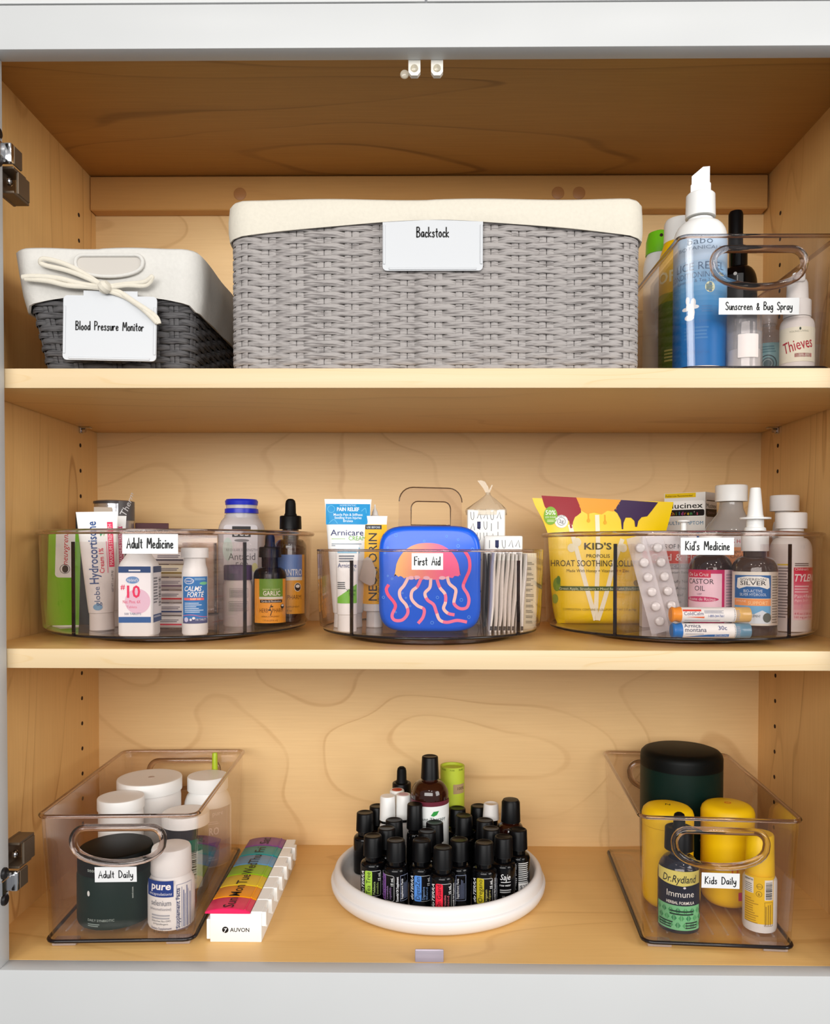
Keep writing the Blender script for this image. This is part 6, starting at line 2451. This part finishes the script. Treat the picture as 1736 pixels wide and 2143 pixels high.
P.lines(-30 * s, vf(1928), 20 * s, vf(1916), 2, (170, 174, 182))
P.text('Gluten-Free, Non-GMO', -8 * s, vf(1934), 4 * s, (100, 104, 112), 2, fit=44 * s)
P.text('& Hypoallergenic', -8 * s, vf(1940), 4 * s, (100, 104, 112), 2, fit=34 * s)
P.text('Dietary Supplement', -8 * s, vf(1950), 5 * s, (60, 74, 120), 2, fit=48 * s)
P.text('60 CAPSULES', -8 * s, vf(1957), 4 * s, (60, 64, 72), 2)
P.frame(26 * s, vf(1954), 64 * s, vf(1858), 0.8 * s, (120, 134, 176), 2)
P.text('Supplement Facts', 33 * s, vf(1950), 8 * s, (50, 62, 110), 2, 90, al='L', fit=86 * s, bold=0.02)
for k, u in enumerate((37, 41, 45, 49, 53, 58)):
    P.rect(u * s, vf(1950), (u + (1.8 if k % 2 else 0.8)) * s, vf(1864 + 8 * (k % 3)), (70, 90, 150), 2)
P.build('label', t, cyl(r + 0.0002), 0.002)

jar('supplement_jar', 'small white jar with a plain white screw lid', 254, 0.1615, 0.0245, M['white'], M['white'], Z(1690, 0.1615, 254) - 0.0, Z(1666, 0.1615, 254), 0.0255, group='white supplement jars')
t = jar('supplement_tub', 'wide white tub with a large flat lid at the back of the bin', 314, 0.222, 0.0365, M['offw'], M['white'], Z(1652, 0.222, 316), Z(1626, 0.222, 316), 0.0378, cat='tub')
lathe('lid_dimple', [(0, 0), (0.004, 0), (0.0036, 0.0004), (0, 0.0006)], mat('pale_tan', (196, 178, 168), 0.5), t, (0.002, 0, Z(1626, 0.222, 316) - ZF - 0.0004), 16)
y = 0.246
t = stand('supplement_bottle', 'white bottle with a grey and blue nerve support label', 'bottle', 435, y, ZF, -0.25)
r = 0.0285
h = Z(1650, y, 434) - ZF
ht = Z(1622, y, 434) - ZF
lathe('body', [(0, 0), (r - 0.002, 0), (r, 0.003), (r, h - 0.020), (r * 0.97, h - 0.014), (r * 0.88, h - 0.007), (r * 0.76, h - 0.002), (r * 0.74, h), (0, h)], M['white'], t, seg=44)
lathe('cap', [(0, h), (r * 0.86, h), (r * 0.86, ht - 0.001), (r * 0.83, ht), (0, ht)], M['white'], t, seg=44)
s = mpx(1, y - r)


def vn(py):
    return Z(py, y - r) - ZF


P = Print()
P.rect(-70 * s, vn(1768), 70 * s, vn(1698), (150, 128, 140))
P.rect(-70 * s, vn(1786), 70 * s, vn(1768), (70, 62, 130), 2)
P.rect(-70 * s, vn(1818), 70 * s, vn(1786), (14, 110, 170), 2)
P.text('NEURO', 10 * s, vn(1752), 15 * s, (232, 224, 230), 3, fit=52 * s, bold=0.03)
P.text('pure', 34 * s, vn(1712), 9 * s, (226, 218, 224), 3)
P.lines(-10 * s, vn(1730), 40 * s, vn(1722), 2, (190, 174, 184), 3)
P.lines(-4 * s, vn(1806), 34 * s, vn(1796), 2, (150, 196, 226), 3)
P.ring(-24 * s, vn(1800), 8 * s, 2.4 * s, (120, 200, 220), 3)
P.build('label', t, cyl(r + 0.0002), 0.003)

y = 0.160
t = jar('supplement_jar', 'white lidded jar with a green label and barcode', 389, y, 0.0248, mat('dark_jar', (44, 40, 44), 0.3), M['white'], Z(1722, y, 389), Z(1698, y, 389), 0.0262, -0.5)
r = 0.0248
s = mpx(1, y - r)
P = Print()


def vg(py):
    return Z(py, y - r) - ZF


P.rect(-40 * s, vg(1868), 62 * s, vg(1790), (214, 220, 208))
P.rect(-40 * s, vg(1790), 62 * s, vg(1764), (10, 106, 84), 2)
P.bars(28 * s, vg(1846), 46 * s, vg(1784), 20, (40, 50, 44), 3, 1)
P.text('AR', 12 * s, vg(1840), 9 * s, (40, 50, 44), 3)
P.lines(-20 * s, vg(1864), 20 * s, vg(1848), 3, (150, 160, 150), 3)
P.build('label', t, cyl(r + 0.0002), 0.002)
y = 0.2787
t = stand('lime_stick', 'slender lime green stick standing at the bin back', 'stick', 450, y, ZF)
h = Z(1575, y, 450) - ZF
lathe('stem', [(0, 0), (0.0030, 0), (0.0030, h * 0.7), (0, h * 0.7)], M['limep'], t, seg=16)
lathe('cap', [(0, h * 0.7), (0.0038, h * 0.7), (0.0034, h - 0.002), (0.0026, h), (0, h)], M['limep'], t, seg=16)

# ================================================================== week-long pill box
y0, y1 = 0.056, 0.256
xa, xb = X(431, y0, 0.015), X(547, y0, 0.015)
PW = xb - xa
t = thing('pill_organizer', 'white weekly pill box with seven rainbow lids', 'pill box', ((xa + xb) / 2, (y0 + y1) / 2, 0.0))
LY = y1 - y0
HB = 0.0285
lidw = PW * 0.79
bm = bmesh.new()
add_box(bm, -PW / 2 + 0.004, PW / 2, -LY / 2, LY / 2, 0, HB, 0.0006, 2)
add_box(bm, -PW / 2, -PW / 2 + 0.006, -LY / 2 + 0.0015, LY / 2, 0.002, HB * 0.78, 0.0006, 1)
fin(bm, 'tray_body', M['white'], t)
cols = [('Sun', (228, 40, 96)), ('Mon', (238, 150, 14)), ('Tue', (222, 190, 40)), ('Wed', (136, 178, 24)), ('Thu', (90, 144, 184)), ('Fri', (16, 140, 142)), ('Sat', (130, 66, 140))]
n = 7
q = LY / n
for i, (wd, c) in enumerate(cols):
    ya = -LY / 2 + q * i
    m = mat('lid_%s' % wd.lower(), c, 0.3, spec=0.3)
    bm = bmesh.new()
    rings = []
    xl, xr = -PW / 2 - 0.0012, -PW / 2 + lidw
    for k in range(13):
        u = xl + (xr - xl) * k / 12
        zz = HB + 0.0016 + 0.0036 * math.sin(PI * k / 12) ** 0.7
        rings.append([Vector((u, ya + 0.0004, HB + 0.0001)), Vector((u, ya + q - 0.0004, HB + 0.0001)), Vector((u, ya + q - 0.0004, zz - 0.0004)), Vector((u, ya + q - 0.0014, zz)), Vector((u, ya + 0.0014, zz)), Vector((u, ya + 0.0004, zz - 0.0006))])
    add_rings(bm, rings)
    ld = fin(bm, 'lid', m, t, ang=0.5)
    bm = bmesh.new()
    add_box(bm, xr - 0.0062, xr - 0.0046, ya + 0.0012, ya + q - 0.0012, HB + 0.0026, HB + 0.0042, 0.0004, 1)
    fin(bm, 'lid_ridge', m, ld)
    P = Print()
    P.text(wd, 0.004, 0, 0.0108, (24, 16, 20), 1, 90, bold=0.01)
    P.build('lettering', ld, lambda u, v, e: (u + (xl + xr) / 2 + 0.001, v + ya + q / 2, HB + 0.0053 + 0.0001 + e))
    bm = bmesh.new()
    add_box(bm, xr + 0.0008, PW / 2 + 0.0006, ya + 0.0006, ya + q - 0.0006, HB, HB + 0.0022, 0.0006, 1)
    add_box(bm, PW / 2, PW / 2 + 0.0045, ya + 0.0006, ya + q * 0.42, HB * 0.55, HB + 0.0018, 0.0006, 1)
    add_box(bm, PW / 2, PW / 2 + 0.0032, ya + q * 0.40, ya + q * 0.62, HB * 0.35, HB * 0.9, 0.0006, 1)
    fin(bm, 'push_tab', M['white'], t)
P = Print()
s = mpx(1, y0)
P.ell(-18 * s, 0.0125, 6.8 * s, 6.8 * s, (20, 20, 22), 1)
P.poly([(-22 * s, 0.0138), (-14 * s, 0.0142), (-20 * s, 0.0098), (-21.5 * s, 0.0098), (-17.5 * s, 0.0130)], (245, 245, 246), 2)
P.text('AUVON', -8 * s, 0.0105, 8.4 * s, (22, 22, 24), 1, al='L', fit=41 * s, bold=0.02)
P.build('brand_print', t, flat(LY / 2))

# ================================================================== Kids Daily bin
y = 0.225
t = stand('storage_jar', 'large matte dark green jar with a domed black lid', 'jar', 1423, y, ZF)
r = 0.0478
ht = Z(1566, y, 1423) - ZF
h = ht - 0.020
lathe('body', [(0, 0), (r - 0.005, 0), (r - 0.001, 0.0012), (r, 0.005), (r, h), (0, h)], M['grn'], t, seg=56)
lathe('lid', [(0, h), (r, h), (r, ht - 0.009), (r - 0.001, ht - 0.005), (r - 0.004, ht - 0.0018), (r - 0.009, ht), (0, ht)], M['grnblk'], t, seg=56)
P = Print()
P.text('KIDS', 0.026, 0.052, 0.003, (150, 160, 156), 1)
P.build('print', t, cyl(r + 0.0002), 0.003)
for px, y, r, pyt, label, mark, mc in ((1395, 0.135, 0.0272, 1684, 'yellow tub with a rounded lid and a dark letter on top', 'Z', (60, 50, 20)), (1520, 0.141, 0.0280, 1680, 'yellow tub with a rounded lid and an orange ring mark on top', 'o', (226, 110, 20))):
    t = stand('vitamin_tub', label, 'tub', px, y, ZF, 0, 'yellow vitamin tubs')
    ht = Z(pyt, y, px) - ZF
    h = ht - 0.020
    lathe('body', [(0, 0), (r - 0.012, 0), (r - 0.006, 0.0016), (r - 0.002, 0.006), (r, 0.012), (r, h), (0, h)], M['yel'], t, seg=48)
    lathe('lid', [(0, h + 0.0004), (r + 0.0003, h + 0.0004), (r + 0.0003, ht - 0.009), (r - 0.001, ht - 0.005), (r - 0.004, ht - 0.002), (r - 0.009, ht - 0.0003), (0, ht)], M['yel'], t, seg=48)
    P = Print()
    if mark == 'Z':
        P.text('N', 0, -0.002, 0.0055, mc, 1)
    else:
        P.ring(0, 0, 0.0036, 0.0012, mc, 1)
        P.rect(-0.0008, -0.0004, 0.0008, 0.0004, mc, 1)
    P.build('lid_mark', t, top(ht + 0.0001))
    P = Print()
    P.text('l' if mark == 'Z' else 'b', (0.012 if mark == 'Z' else 0.0085), 0.040, 0.012, (232, 110, 30), 1, 4)
    P.build('print', t, cyl(r + 0.0002), 0.003)
    if mark != 'Z':
        P = Print()
        P.rect(0.012, 0.012, 0.022, 0.021, (214, 60, 100), 1)
        P.build('pink_patch', t, cyl(r + 0.0002), 0.003)

y = 0.083
t = stand('dropper_bottle', 'dark blue glass dropper bottle with a green leaf label', 'bottle', 1419, y, ZF, -0.05)
r = 0.0212
s = mpx(1, y - r)


def vd(py):
    return Z(py, y) - ZF


hn = vd(1772)
lathe('body', bottle_prof(r, hn, r * 0.42, vd(1822), vd(1784), hn), M['bluebottle'], t, seg=44)
dropper_top(t, hn, mpx(30, y), vd(1727) - hn, mpx(13, y), vd(1697) - vd(1727))


def vl(py):
    return Z(py, y - r) - ZF


P = Print()
P.rect(-50 * s, vl(1944), 52 * s, vl(1822), (24, 26, 44))
P.poly([(-50 * s, vl(1846)), (-20 * s, vl(1850)), (10 * s, vl(1852)), (52 * s, vl(1848)), (52 * s, vl(1822)), (-50 * s, vl(1820))], (232, 222, 120), 2)
P.text('Dr.Rydland', 4 * s, vl(1845), 15 * s, (28, 28, 34), 3, fit=74 * s, shear=0.25, bold=0.012)
P.ell(14 * s, vl(1855), 3 * s, 2.4 * s, (230, 230, 240), 3, 10)
P.text('Immune', 6 * s, vl(1875), 13 * s, (238, 238, 232), 2, fit=58 * s)
P.text('HERBAL FORMULA', 6 * s, vl(1890), 6 * s, (238, 238, 232), 2, fit=60 * s, bold=0.02)
P.rect(-50 * s, vl(1944), 52 * s, vl(1893), (120, 196, 140), 2)
rnd = random.Random(3)
for a in range(7):
    for b in range(3):
        cx, cy = (-44 + a * 15 + (b % 2) * 7) * s, vl(1904 + 15 * b)
        P.poly([(cx, cy - 7 * s), (cx + 6 * s, cy), (cx, cy + 8 * s), (cx - 6 * s, cy)], (54, 140, 86) if (a + b) % 2 else (76, 164, 100), 3)
        P.rect(cx - 0.4 * s, cy - 7 * s, cx + 0.4 * s, cy + 8 * s, (160, 216, 170), 4)
P.lines(-16 * s, vl(1912), 36 * s, vl(1900), 2, (20, 50, 34), 5)
P.lines(-42 * s, vl(1940), -8 * s, vl(1924), 3, (20, 50, 34), 5)
P.lines(16 * s, vl(1940), 44 * s, vl(1924), 3, (20, 50, 34), 5)
P.build('label', t, cyl(r + 0.0002), 0.002)

y = 0.080
t = stand('vitamin_bottle', 'small white bottle with a yellow facts label and tall yellow cap', 'bottle', 1588, y, ZF, 0.0)
r = 0.0166
s = mpx(1, y - r)
h = vd(1826)
lathe('body', [(0, 0), (r - 0.003, 0), (r - 0.0008, 0.001), (r, 0.004), (r, h - 0.003), (r - 0.001, h - 0.0008), (r - 0.003, h), (0, h)], M['white'], t, seg=40)
lathe('cap', [(0, h), (r * 0.86, h), (r * 0.80, vd(1742)), (r * 0.74, vd(1739)), (0, vd(1738))], M['yel'], t, seg=40)
P = Print()
P.rect(-34 * s, vl(1930), 30 * s, vl(1832), (246, 200, 26))
P.rect(-34 * s, vl(1868), -12 * s, vl(1836), (244, 242, 234), 2)
P.text('Supplement Facts', -33 * s, vl(1842), 4.5 * s, (30, 26, 20), 3, al='L', fit=20 * s, bold=0.02)
P.lines(-32 * s, vl(1866), -14 * s, vl(1846), 5, (90, 84, 70), 3, 0.3, 0.1)
P.ring(0, vl(1852), 6 * s, 0.8 * s, (110, 86, 10), 2)
P.text('KETO', 0, vl(1854), 3 * s, (110, 86, 10), 3)
P.ring(-1 * s, vl(1868), 6 * s, 0.8 * s, (110, 86, 10), 2)
P.text('B', -1 * s, vl(1871), 5 * s, (110, 86, 10), 3)
P.rect(10 * s, vl(1880), 28 * s, vl(1838), (240, 238, 232), 2)
P.bars(12 * s, vl(1878), 26 * s, vl(1842), 14, (40, 40, 40), 3, 1)
P.lines(-32 * s, vl(1930), -2 * s, vl(1876), 11, (190, 146, 20), 2, 0.4, 0.5)
P.frame(10 * s, vl(1934), 28 * s, vl(1884), 0.7 * s, (130, 100, 14), 2)
P.lines(12 * s, vl(1932), 26 * s, vl(1886), 3, (150, 116, 14), 3, 0.35, 0.2, 90)
P.build('label', t, cyl(r + 0.0002), 0.002)

# ================================================================== white turntable of little oil bottles
TX, TY = X(916, 0.186, 0.01), 0.186
t = thing('oil_turntable', 'round white turntable full of small dark oil bottles', 'turntable', (TX, TY, 0))
prof = [(0, 0.002), (0.100, 0.002), (0.100, 0.0), (0.1120, 0.0), (0.1165, 0.0015), (0.1205, 0.0050), (0.1230, 0.0100), (0.1238, 0.0150), (0.1228, 0.0172), (0.1212, 0.0180), (0.1203, 0.0235), (0.1190, 0.0275), (0.1165, 0.0298), (0.1140, 0.0300), (0.1118, 0.0285), (0.1105, 0.0240), (0.1095, 0.0140), (0.1060, 0.0085), (0.1000, 0.0075), (0, 0.0075)]
lathe('tray', prof, M['tray'], t, seg=112, ang=0.9)
ZO = 0.0077
HO = 0.0715


def D15(px, py, top_z):
    return onz(px, py, top_z).y


# key: kind, cap pixel, depth (from the cap top's height), radius
rows = []
for px, py, kind in ((782, 1746, 'tea'), (828, 1757, 'lav'), (882, 1757, 'dig'), (926, 1772, 'ong'), (961, 1756, 'sup'), (1018, 1757, 'ore'), (1047, 1744, 'saj'), (1084, 1738, 'prc'),
                     (767, 1697, 'blk'), (788, 1689, 'blk'), (812, 1728, 'blk'), (834, 1717, 'blk'), (906, 1713, 'blk'), (959, 1680, 'blk'), (985, 1687, 'blk'), (980, 1701, 'blk'), (1012, 1712, 'blk'), (1026, 1729, 'blk'), (893, 1738, 'blk')):
    rows.append([kind, px, D15(px, py, ZO + HO), 0.0138])
HR = 0.090
for px, py, kind in ((811, 1664, 'rw0'), (837, 1652, 'rw1'), (864, 1662, 'rw2'), (868, 1676, 'rbk')):
    rows.append([kind, px, D15(px, py, ZO + HR), 0.0098])
rows += [['pth', 899, 0.218, 0.0226], ['lim', 946, 0.262, 0.0152], ['drp', 827, 0.268, 0.0140], ['amb', 1060, 0.196, 0.0165], ['wcp', 1021, 0.212, 0.0135]]
pos = []
for kind, px, yy, r in rows:
    pos.append([X(px, yy, 0.05), yy, r])
home = [p[:] for p in pos]
for it in range(400):
    for i in range(len(pos)):
        for j in range(i):
            dx, dy = pos[i][0] - pos[j][0], pos[i][1] - pos[j][1]
            d = math.hypot(dx, dy) or 1e-5
            need = pos[i][2] + pos[j][2] + 0.0005
            if d < need:
                k = (need - d) / d * 0.5
                wx = 0.55                      # give way more in depth than sideways
                gi = 0.0 if rows[i][0] in ('pth', 'lim', 'ong') else 1.0
                gj = 0.0 if rows[j][0] in ('pth', 'lim', 'ong') else 1.0
                pos[i][0] += dx * k * wx * gi
                pos[i][1] += dy * k * gi
                pos[j][0] -= dx * k * wx * gj
                pos[j][1] -= dy * k * gj
    for p in pos:
        dx, dy = p[0] - TX, p[1] - TY
        d = math.hypot(dx, dy)
        lim = 0.1075 - p[2]
        if d > lim:
            p[0] = TX + dx * lim / d
            p[1] = TY + dy * lim / d


def oil_proto():
    t = thing('oil_bottle', 'x', 'bottle', (0, 0, 0), 0, 'little oil bottles on the white turntable')
    lathe('body', bottle_prof(0.0136, 0.0510, 0.0085, 0.0395, 0.0450, 0.0510), M['blackgl'], t, seg=28)
    ribcap('cap', M['black'], t, 0.0106, 0.0500, HO, 22, 0.0004, 0.0099)
    return t


proto = None


def oil(i, label):
    global proto
    if proto is None:
        proto = oil_proto()
        o = proto
    else:
        o = copy_tree(PROTO_SRC)
    o['label'] = label
    o.location = (pos[i][0], pos[i][1], ZO)
    o.rotation_euler = (0, 0, face(pos[i][0], pos[i][1]))
    return o


PROTO_SRC = oil_proto()


def drop(o):
    for c in list(o.children):
        bpy.data.objects.remove(c)
    bpy.data.objects.remove(o)


def oil_label(o, name, sub, c, turn=0.0, brand='doTERRA', facts=True):
    s = mpx(1, o.location.y - 0.0137)
    P = Print()
    lo, hi = 0.0095, 0.0372
    c = tuple(c)
    if brand:
        P.text(brand, -22 * s, lo + 0.0005, 7.5 * s, (232, 232, 232), 1, 90, fit=0.026, al='L', shear=0.25, bold=0.02)
    P.rect(-19 * s, lo, 17 * s, hi, (200, 200, 200), 1, 0.0022)
    P.rect(-18.2 * s, lo + 0.0004, 16.2 * s, hi - 0.0004, (14, 14, 17), 2, 0.0019)
    P.rect(-19 * s, lo, -3 * s, hi, c, 3, 0.0018)
    P.text(name, -6.5 * s, lo + 0.002, 9 * s, (24, 24, 26), 4, 90, fit=min(0.0245, 0.0036 * len(name) + 0.001), al='L')
    P.text(sub[0], 3.5 * s, lo + 0.002, 4.6 * s, tuple(min(255, int(a * 0.55 + 90)) for a in c), 4, 90, fit=0.014, al='L')
    P.text(sub[1], 10.5 * s, lo + 0.002, 4.6 * s, tuple(min(255, int(a * 0.55 + 60)) for a in c), 4, 90, fit=0.013, al='L')
    P.text('15 mL', 14.5 * s, hi - 0.011, 5 * s, (236, 236, 236), 4, 90, fit=0.009, al='L', bold=0.02)
    if facts:
        P.text('Essential Oil Supplement', 26 * s, lo, 5 * s, (226, 226, 230), 1, 90, fit=0.0265, al='L', bold=0.02)
        P.frame(30 * s, lo, 52 * s, hi, 0.7 * s, (150, 160, 190), 1)
        P.text('Supplement Facts', 36 * s, lo + 0.002, 4.4 * s, (226, 226, 230), 2, 90, fit=0.022, al='L', bold=0.02)
        P.lines(38 * s, lo + 0.002, 50 * s, hi - 0.004, 4, (120, 130, 160), 2, 0.3, 0.3, 90)
    P.build('label', o, cyl(0.0138, 0, turn), 0.0014)


LB = {
    'tea': ('black oil bottle with a lime green label panel', 'Tea Tree', ('Melaleuca', 'alternifolia'), (158, 196, 70), 0.05),
    'lav': ('black oil bottle with a purple label panel', 'Lavender', ('Lavandula', 'angustifolia'), (140, 90, 170), -0.75),
    'dig': ('black oil bottle with a sky blue label panel', 'DigestZen', ('Digestive', 'Blend'), (90, 146, 224), 0.10),
    'ong': ('black oil bottle with a red label panel', 'On Guard', ('Protective', 'Blend'), (234, 44, 66), 0.12),
    'sup': ('black oil bottle turned to its supplement facts panel', 'Balance', ('Grounding', 'Blend'), (60, 90, 150), -1.35),
    'ore': ('black oil bottle with an olive yellow label panel', 'Oregano', ('Origanum', 'vulgare'), (186, 170, 40), 0.10),
}
NEAR = {'tea': 'lime labelled bottle', 'lav': 'purple labelled bottle', 'dig': 'sky blue labelled bottle', 'ong': 'red labelled bottle', 'ore': 'olive labelled bottle', 'prc': 'price stickered bottle', 'rbk': 'tall black roller',
        'rw0': 'plain white roller', 'pth': 'leaf labelled bottle', 'lim': 'lime green tube', 'amb': 'big capped amber bottle', 'wcp': 'white capped bottle', 'drp': 'dropper bottle'}
plain = 'plain black capped oil bottle crowded among the labelled ones'
for i, (kind, px, yy, r) in enumerate(rows):
    x_, y_ = pos[i][0], pos[i][1]
    if kind in LB:
        lab, nm, sub, c, turn = LB[kind]
        o = oil(i, lab)
        oil_label(o, nm, sub, c, turn)
    elif kind == 'saj':
        o = oil(i, 'black oil bottle with white script and small print')
        P = Print()
        P.text('Saje', 0.001, 0.0285, 0.0062, (232, 232, 232), 1, fit=0.0115, shear=0.25)
        P.lines(-0.004, 0.0255, 0.009, 0.0275, 1, (190, 190, 190), 1)
        P.text('rose water', 0.001, 0.0215, 0.0026, (220, 220, 220), 1, fit=0.0125)
        P.lines(-0.005, 0.0145, 0.010, 0.019, 2, (170, 170, 170), 1)
        P.text('10 ml', 0.001, 0.009, 0.0022, (190, 190, 190), 1)
        P.build('label', o, cyl(0.0138, 0, 0.1), 0.0014)
    elif kind == 'prc':
        o = oil(i, 'black oil bottle with dense white print and a price sticker')
        P = Print()
        P.lines(-0.013, 0.024, -0.001, 0.038, 8, (196, 196, 196), 1, 0.5, 0.1)
        P.lines(0.0006, 0.016, 0.013, 0.039, 10, (196, 196, 196), 1, 0.5, 0.1)
        P.lines(-0.013, 0.008, -0.001, 0.022, 7, (186, 186, 186), 1, 0.5, 0.15)
        P.rect(0.0006, 0.0065, 0.013, 0.0155, (236, 234, 232), 2)
        P.text('$25', 0.0068, 0.009, 0.0042, (60, 60, 64), 3)
        P.build('label', o, cyl(0.0138, 0, 0.0), 0.0014)
    elif kind == 'blk':
        nb = sorted((math.hypot(pos[j][0] - x_, pos[j][1] - y_), rows[j][0]) for j in range(len(rows)) if rows[j][0] in NEAR)
        o = oil(i, 'plain black capped oil bottle between the %s and the %s' % (NEAR[nb[0][1]], NEAR[nb[1][1]]))
    elif kind in ('rw0', 'rw1', 'rw2', 'rbk'):
        lab = {'rw0': 'slim roller bottle with a plain white cap', 'rw1': 'slim roller bottle with a red topped white cap', 'rw2': 'slim roller bottle with a pink topped white cap', 'rbk': 'slim roller bottle with a tall black cap'}[kind]
        o = thing('roller_bottle', lab, 'bottle', (x_, y_, ZO), face(x_, y_), 'slim roller bottles')
        r = 0.0096
        lathe('body', bottle_prof(r, 0.060, 0.0075, 0.052, 0.057, 0.060), M['blackgl'] if kind == 'rbk' else M['offw'], o, seg=24)
        if kind != 'rbk':
            lathe('collar', cap_prof(0.0086, 0.058, 0.0625, 0.0005), M['black'], o, seg=24)
        lathe('cap', [(0, 0.0615), (r, 0.0615), (r * 0.93, HR - 0.0012), (r * 0.85, HR), (0, HR)], M['black'] if kind == 'rbk' else M['white'], o, seg=28)
        if kind in ('rw1', 'rw2'):
            lathe('cap_sticker', [(0, 0), (0.0062, 0), (0.0062, 0.0002), (0, 0.0002)], mat('cap_disc', (196, 74, 46) if kind == 'rw1' else (214, 180, 192), 0.5), o, (0, 0, HR), 20)
    elif kind == 'pth':
        o = thing('carrier_oil_bottle', 'large amber bottle with a black cap and a white leaf label', 'bottle', (x_, y_, ZO), face(x_, y_))
        r = 0.0226
        yq = y_

        def vp(py):
            return Z(py, yq) - ZO
        hn = vp(1628)
        lathe('body', bottle_prof(r, hn, 0.0100, vp(1664), vp(1632), hn), M['amber'], o, seg=40)
        ribcap('cap', M['black'], o, mpx(19, yq), hn, vp(1582), 26, 0.0005, mpx(17, yq))
        s = mpx(1, yq - r)
        P = Print()
        P.rect(-0.034, 0.006, 0.034, vp(1669), (236, 238, 236))
        P.rect(-0.034, vp(1676), 0.034, vp(1667), (104, 40, 54), 2)
        P.poly([(2 * s, vp(1694)), (8 * s, vp(1686)), (20 * s, vp(1685)), (15 * s, vp(1693)), (8 * s, vp(1696))], (54, 150, 70), 3)
        P.text('Plant Therapy', 6 * s, vp(1705), 7 * s, (34, 60, 54), 3, fit=62 * s)
        P.lines(-24 * s, vp(1740), 28 * s, vp(1712), 5, (170, 176, 172), 3)
        P.build('label', o, cyl(r + 0.0002), 0.002)
    elif kind == 'lim':
        o = thing('card_tube', 'lime green cardboard tube with a tan sticker', 'tube', (x_, y_, ZO), face(x_, y_))
        r = 0.0152
        ht = Z(1601, y_) - ZO
        lathe('tube_body', [(0, 0), (r, 0), (r, ht), (r - 0.0018, ht), (r - 0.0022, ht - 0.003), (0, ht - 0.003)], M['lime'], o, seg=36)
        s = mpx(1, y_ - r)
        P = Print()
        v0 = Z(1652, y_ - r) - ZO
        P.rect(2 * s, v0 - 10 * s, 30 * s, v0 + 10 * s, (178, 150, 112))
        P.text('100%', 20 * s, v0 - 2 * s, 6 * s, (70, 50, 30), 2)
        P.text('PURE', 0, Z(1614, y_ - r) - ZO, 3 * s, (130, 140, 40), 1)
        P.text('PURE', -20 * s, Z(1614, y_ - r) - ZO, 3.4 * s, (90, 100, 30), 1)
        P.text('PURE', 20 * s, Z(1614, y_ - r) - ZO, 3.4 * s, (90, 100, 30), 1)
        P.build('print', o, cyl(r + 0.0002), 0.002)
    elif kind == 'drp':
        o = thing('dropper_bottle', 'black dropper bottle at the back of the white turntable', 'bottle', (x_, y_, ZO), face(x_, y_))

        def vp(py):
            return Z(py, y_) - ZO
        lathe('body', bottle_prof(0.0138, vp(1668), 0.008, vp(1694), vp(1676), vp(1668)), M['blackgl'], o, seg=28)
        dropper_top(o, vp(1668), mpx(20, y_), vp(1637) - vp(1668), mpx(11, y_), vp(1604) - vp(1637))
    elif kind == 'amb':
        o = thing('amber_bottle', 'amber bottle with a big smooth black cap', 'bottle', (x_, y_, ZO), face(x_, y_), None)

        def vp(py):
            return Z(py, y_) - ZO
        lathe('body', bottle_prof(0.0164, vp(1717), 0.0095, vp(1745), vp(1720), vp(1717)), M['amber'], o, seg=32)
        lathe('cap', [(0, vp(1717)), (mpx(20.5, y_), vp(1717)), (mpx(19, y_), vp(1677)), (mpx(16, y_), vp(1672)), (0, vp(1671))], M['black'], o, seg=32)
    elif kind == 'wcp':
        o = thing('clear_oil_bottle', 'dark oil bottle with a ribbed white cap', 'bottle', (x_, y_, ZO), face(x_, y_), None)

        def vp(py):
            return Z(py, y_) - ZO
        lathe('body', bottle_prof(0.0134, vp(1712), 0.0085, vp(1740), vp(1722), vp(1712)), M['blackgl'], o, seg=28)
        ribcap('cap', M['offw'], o, mpx(17.5, y_), vp(1712), vp(1680), 24, 0.0005, mpx(15.5, y_))
drop(PROTO_SRC)
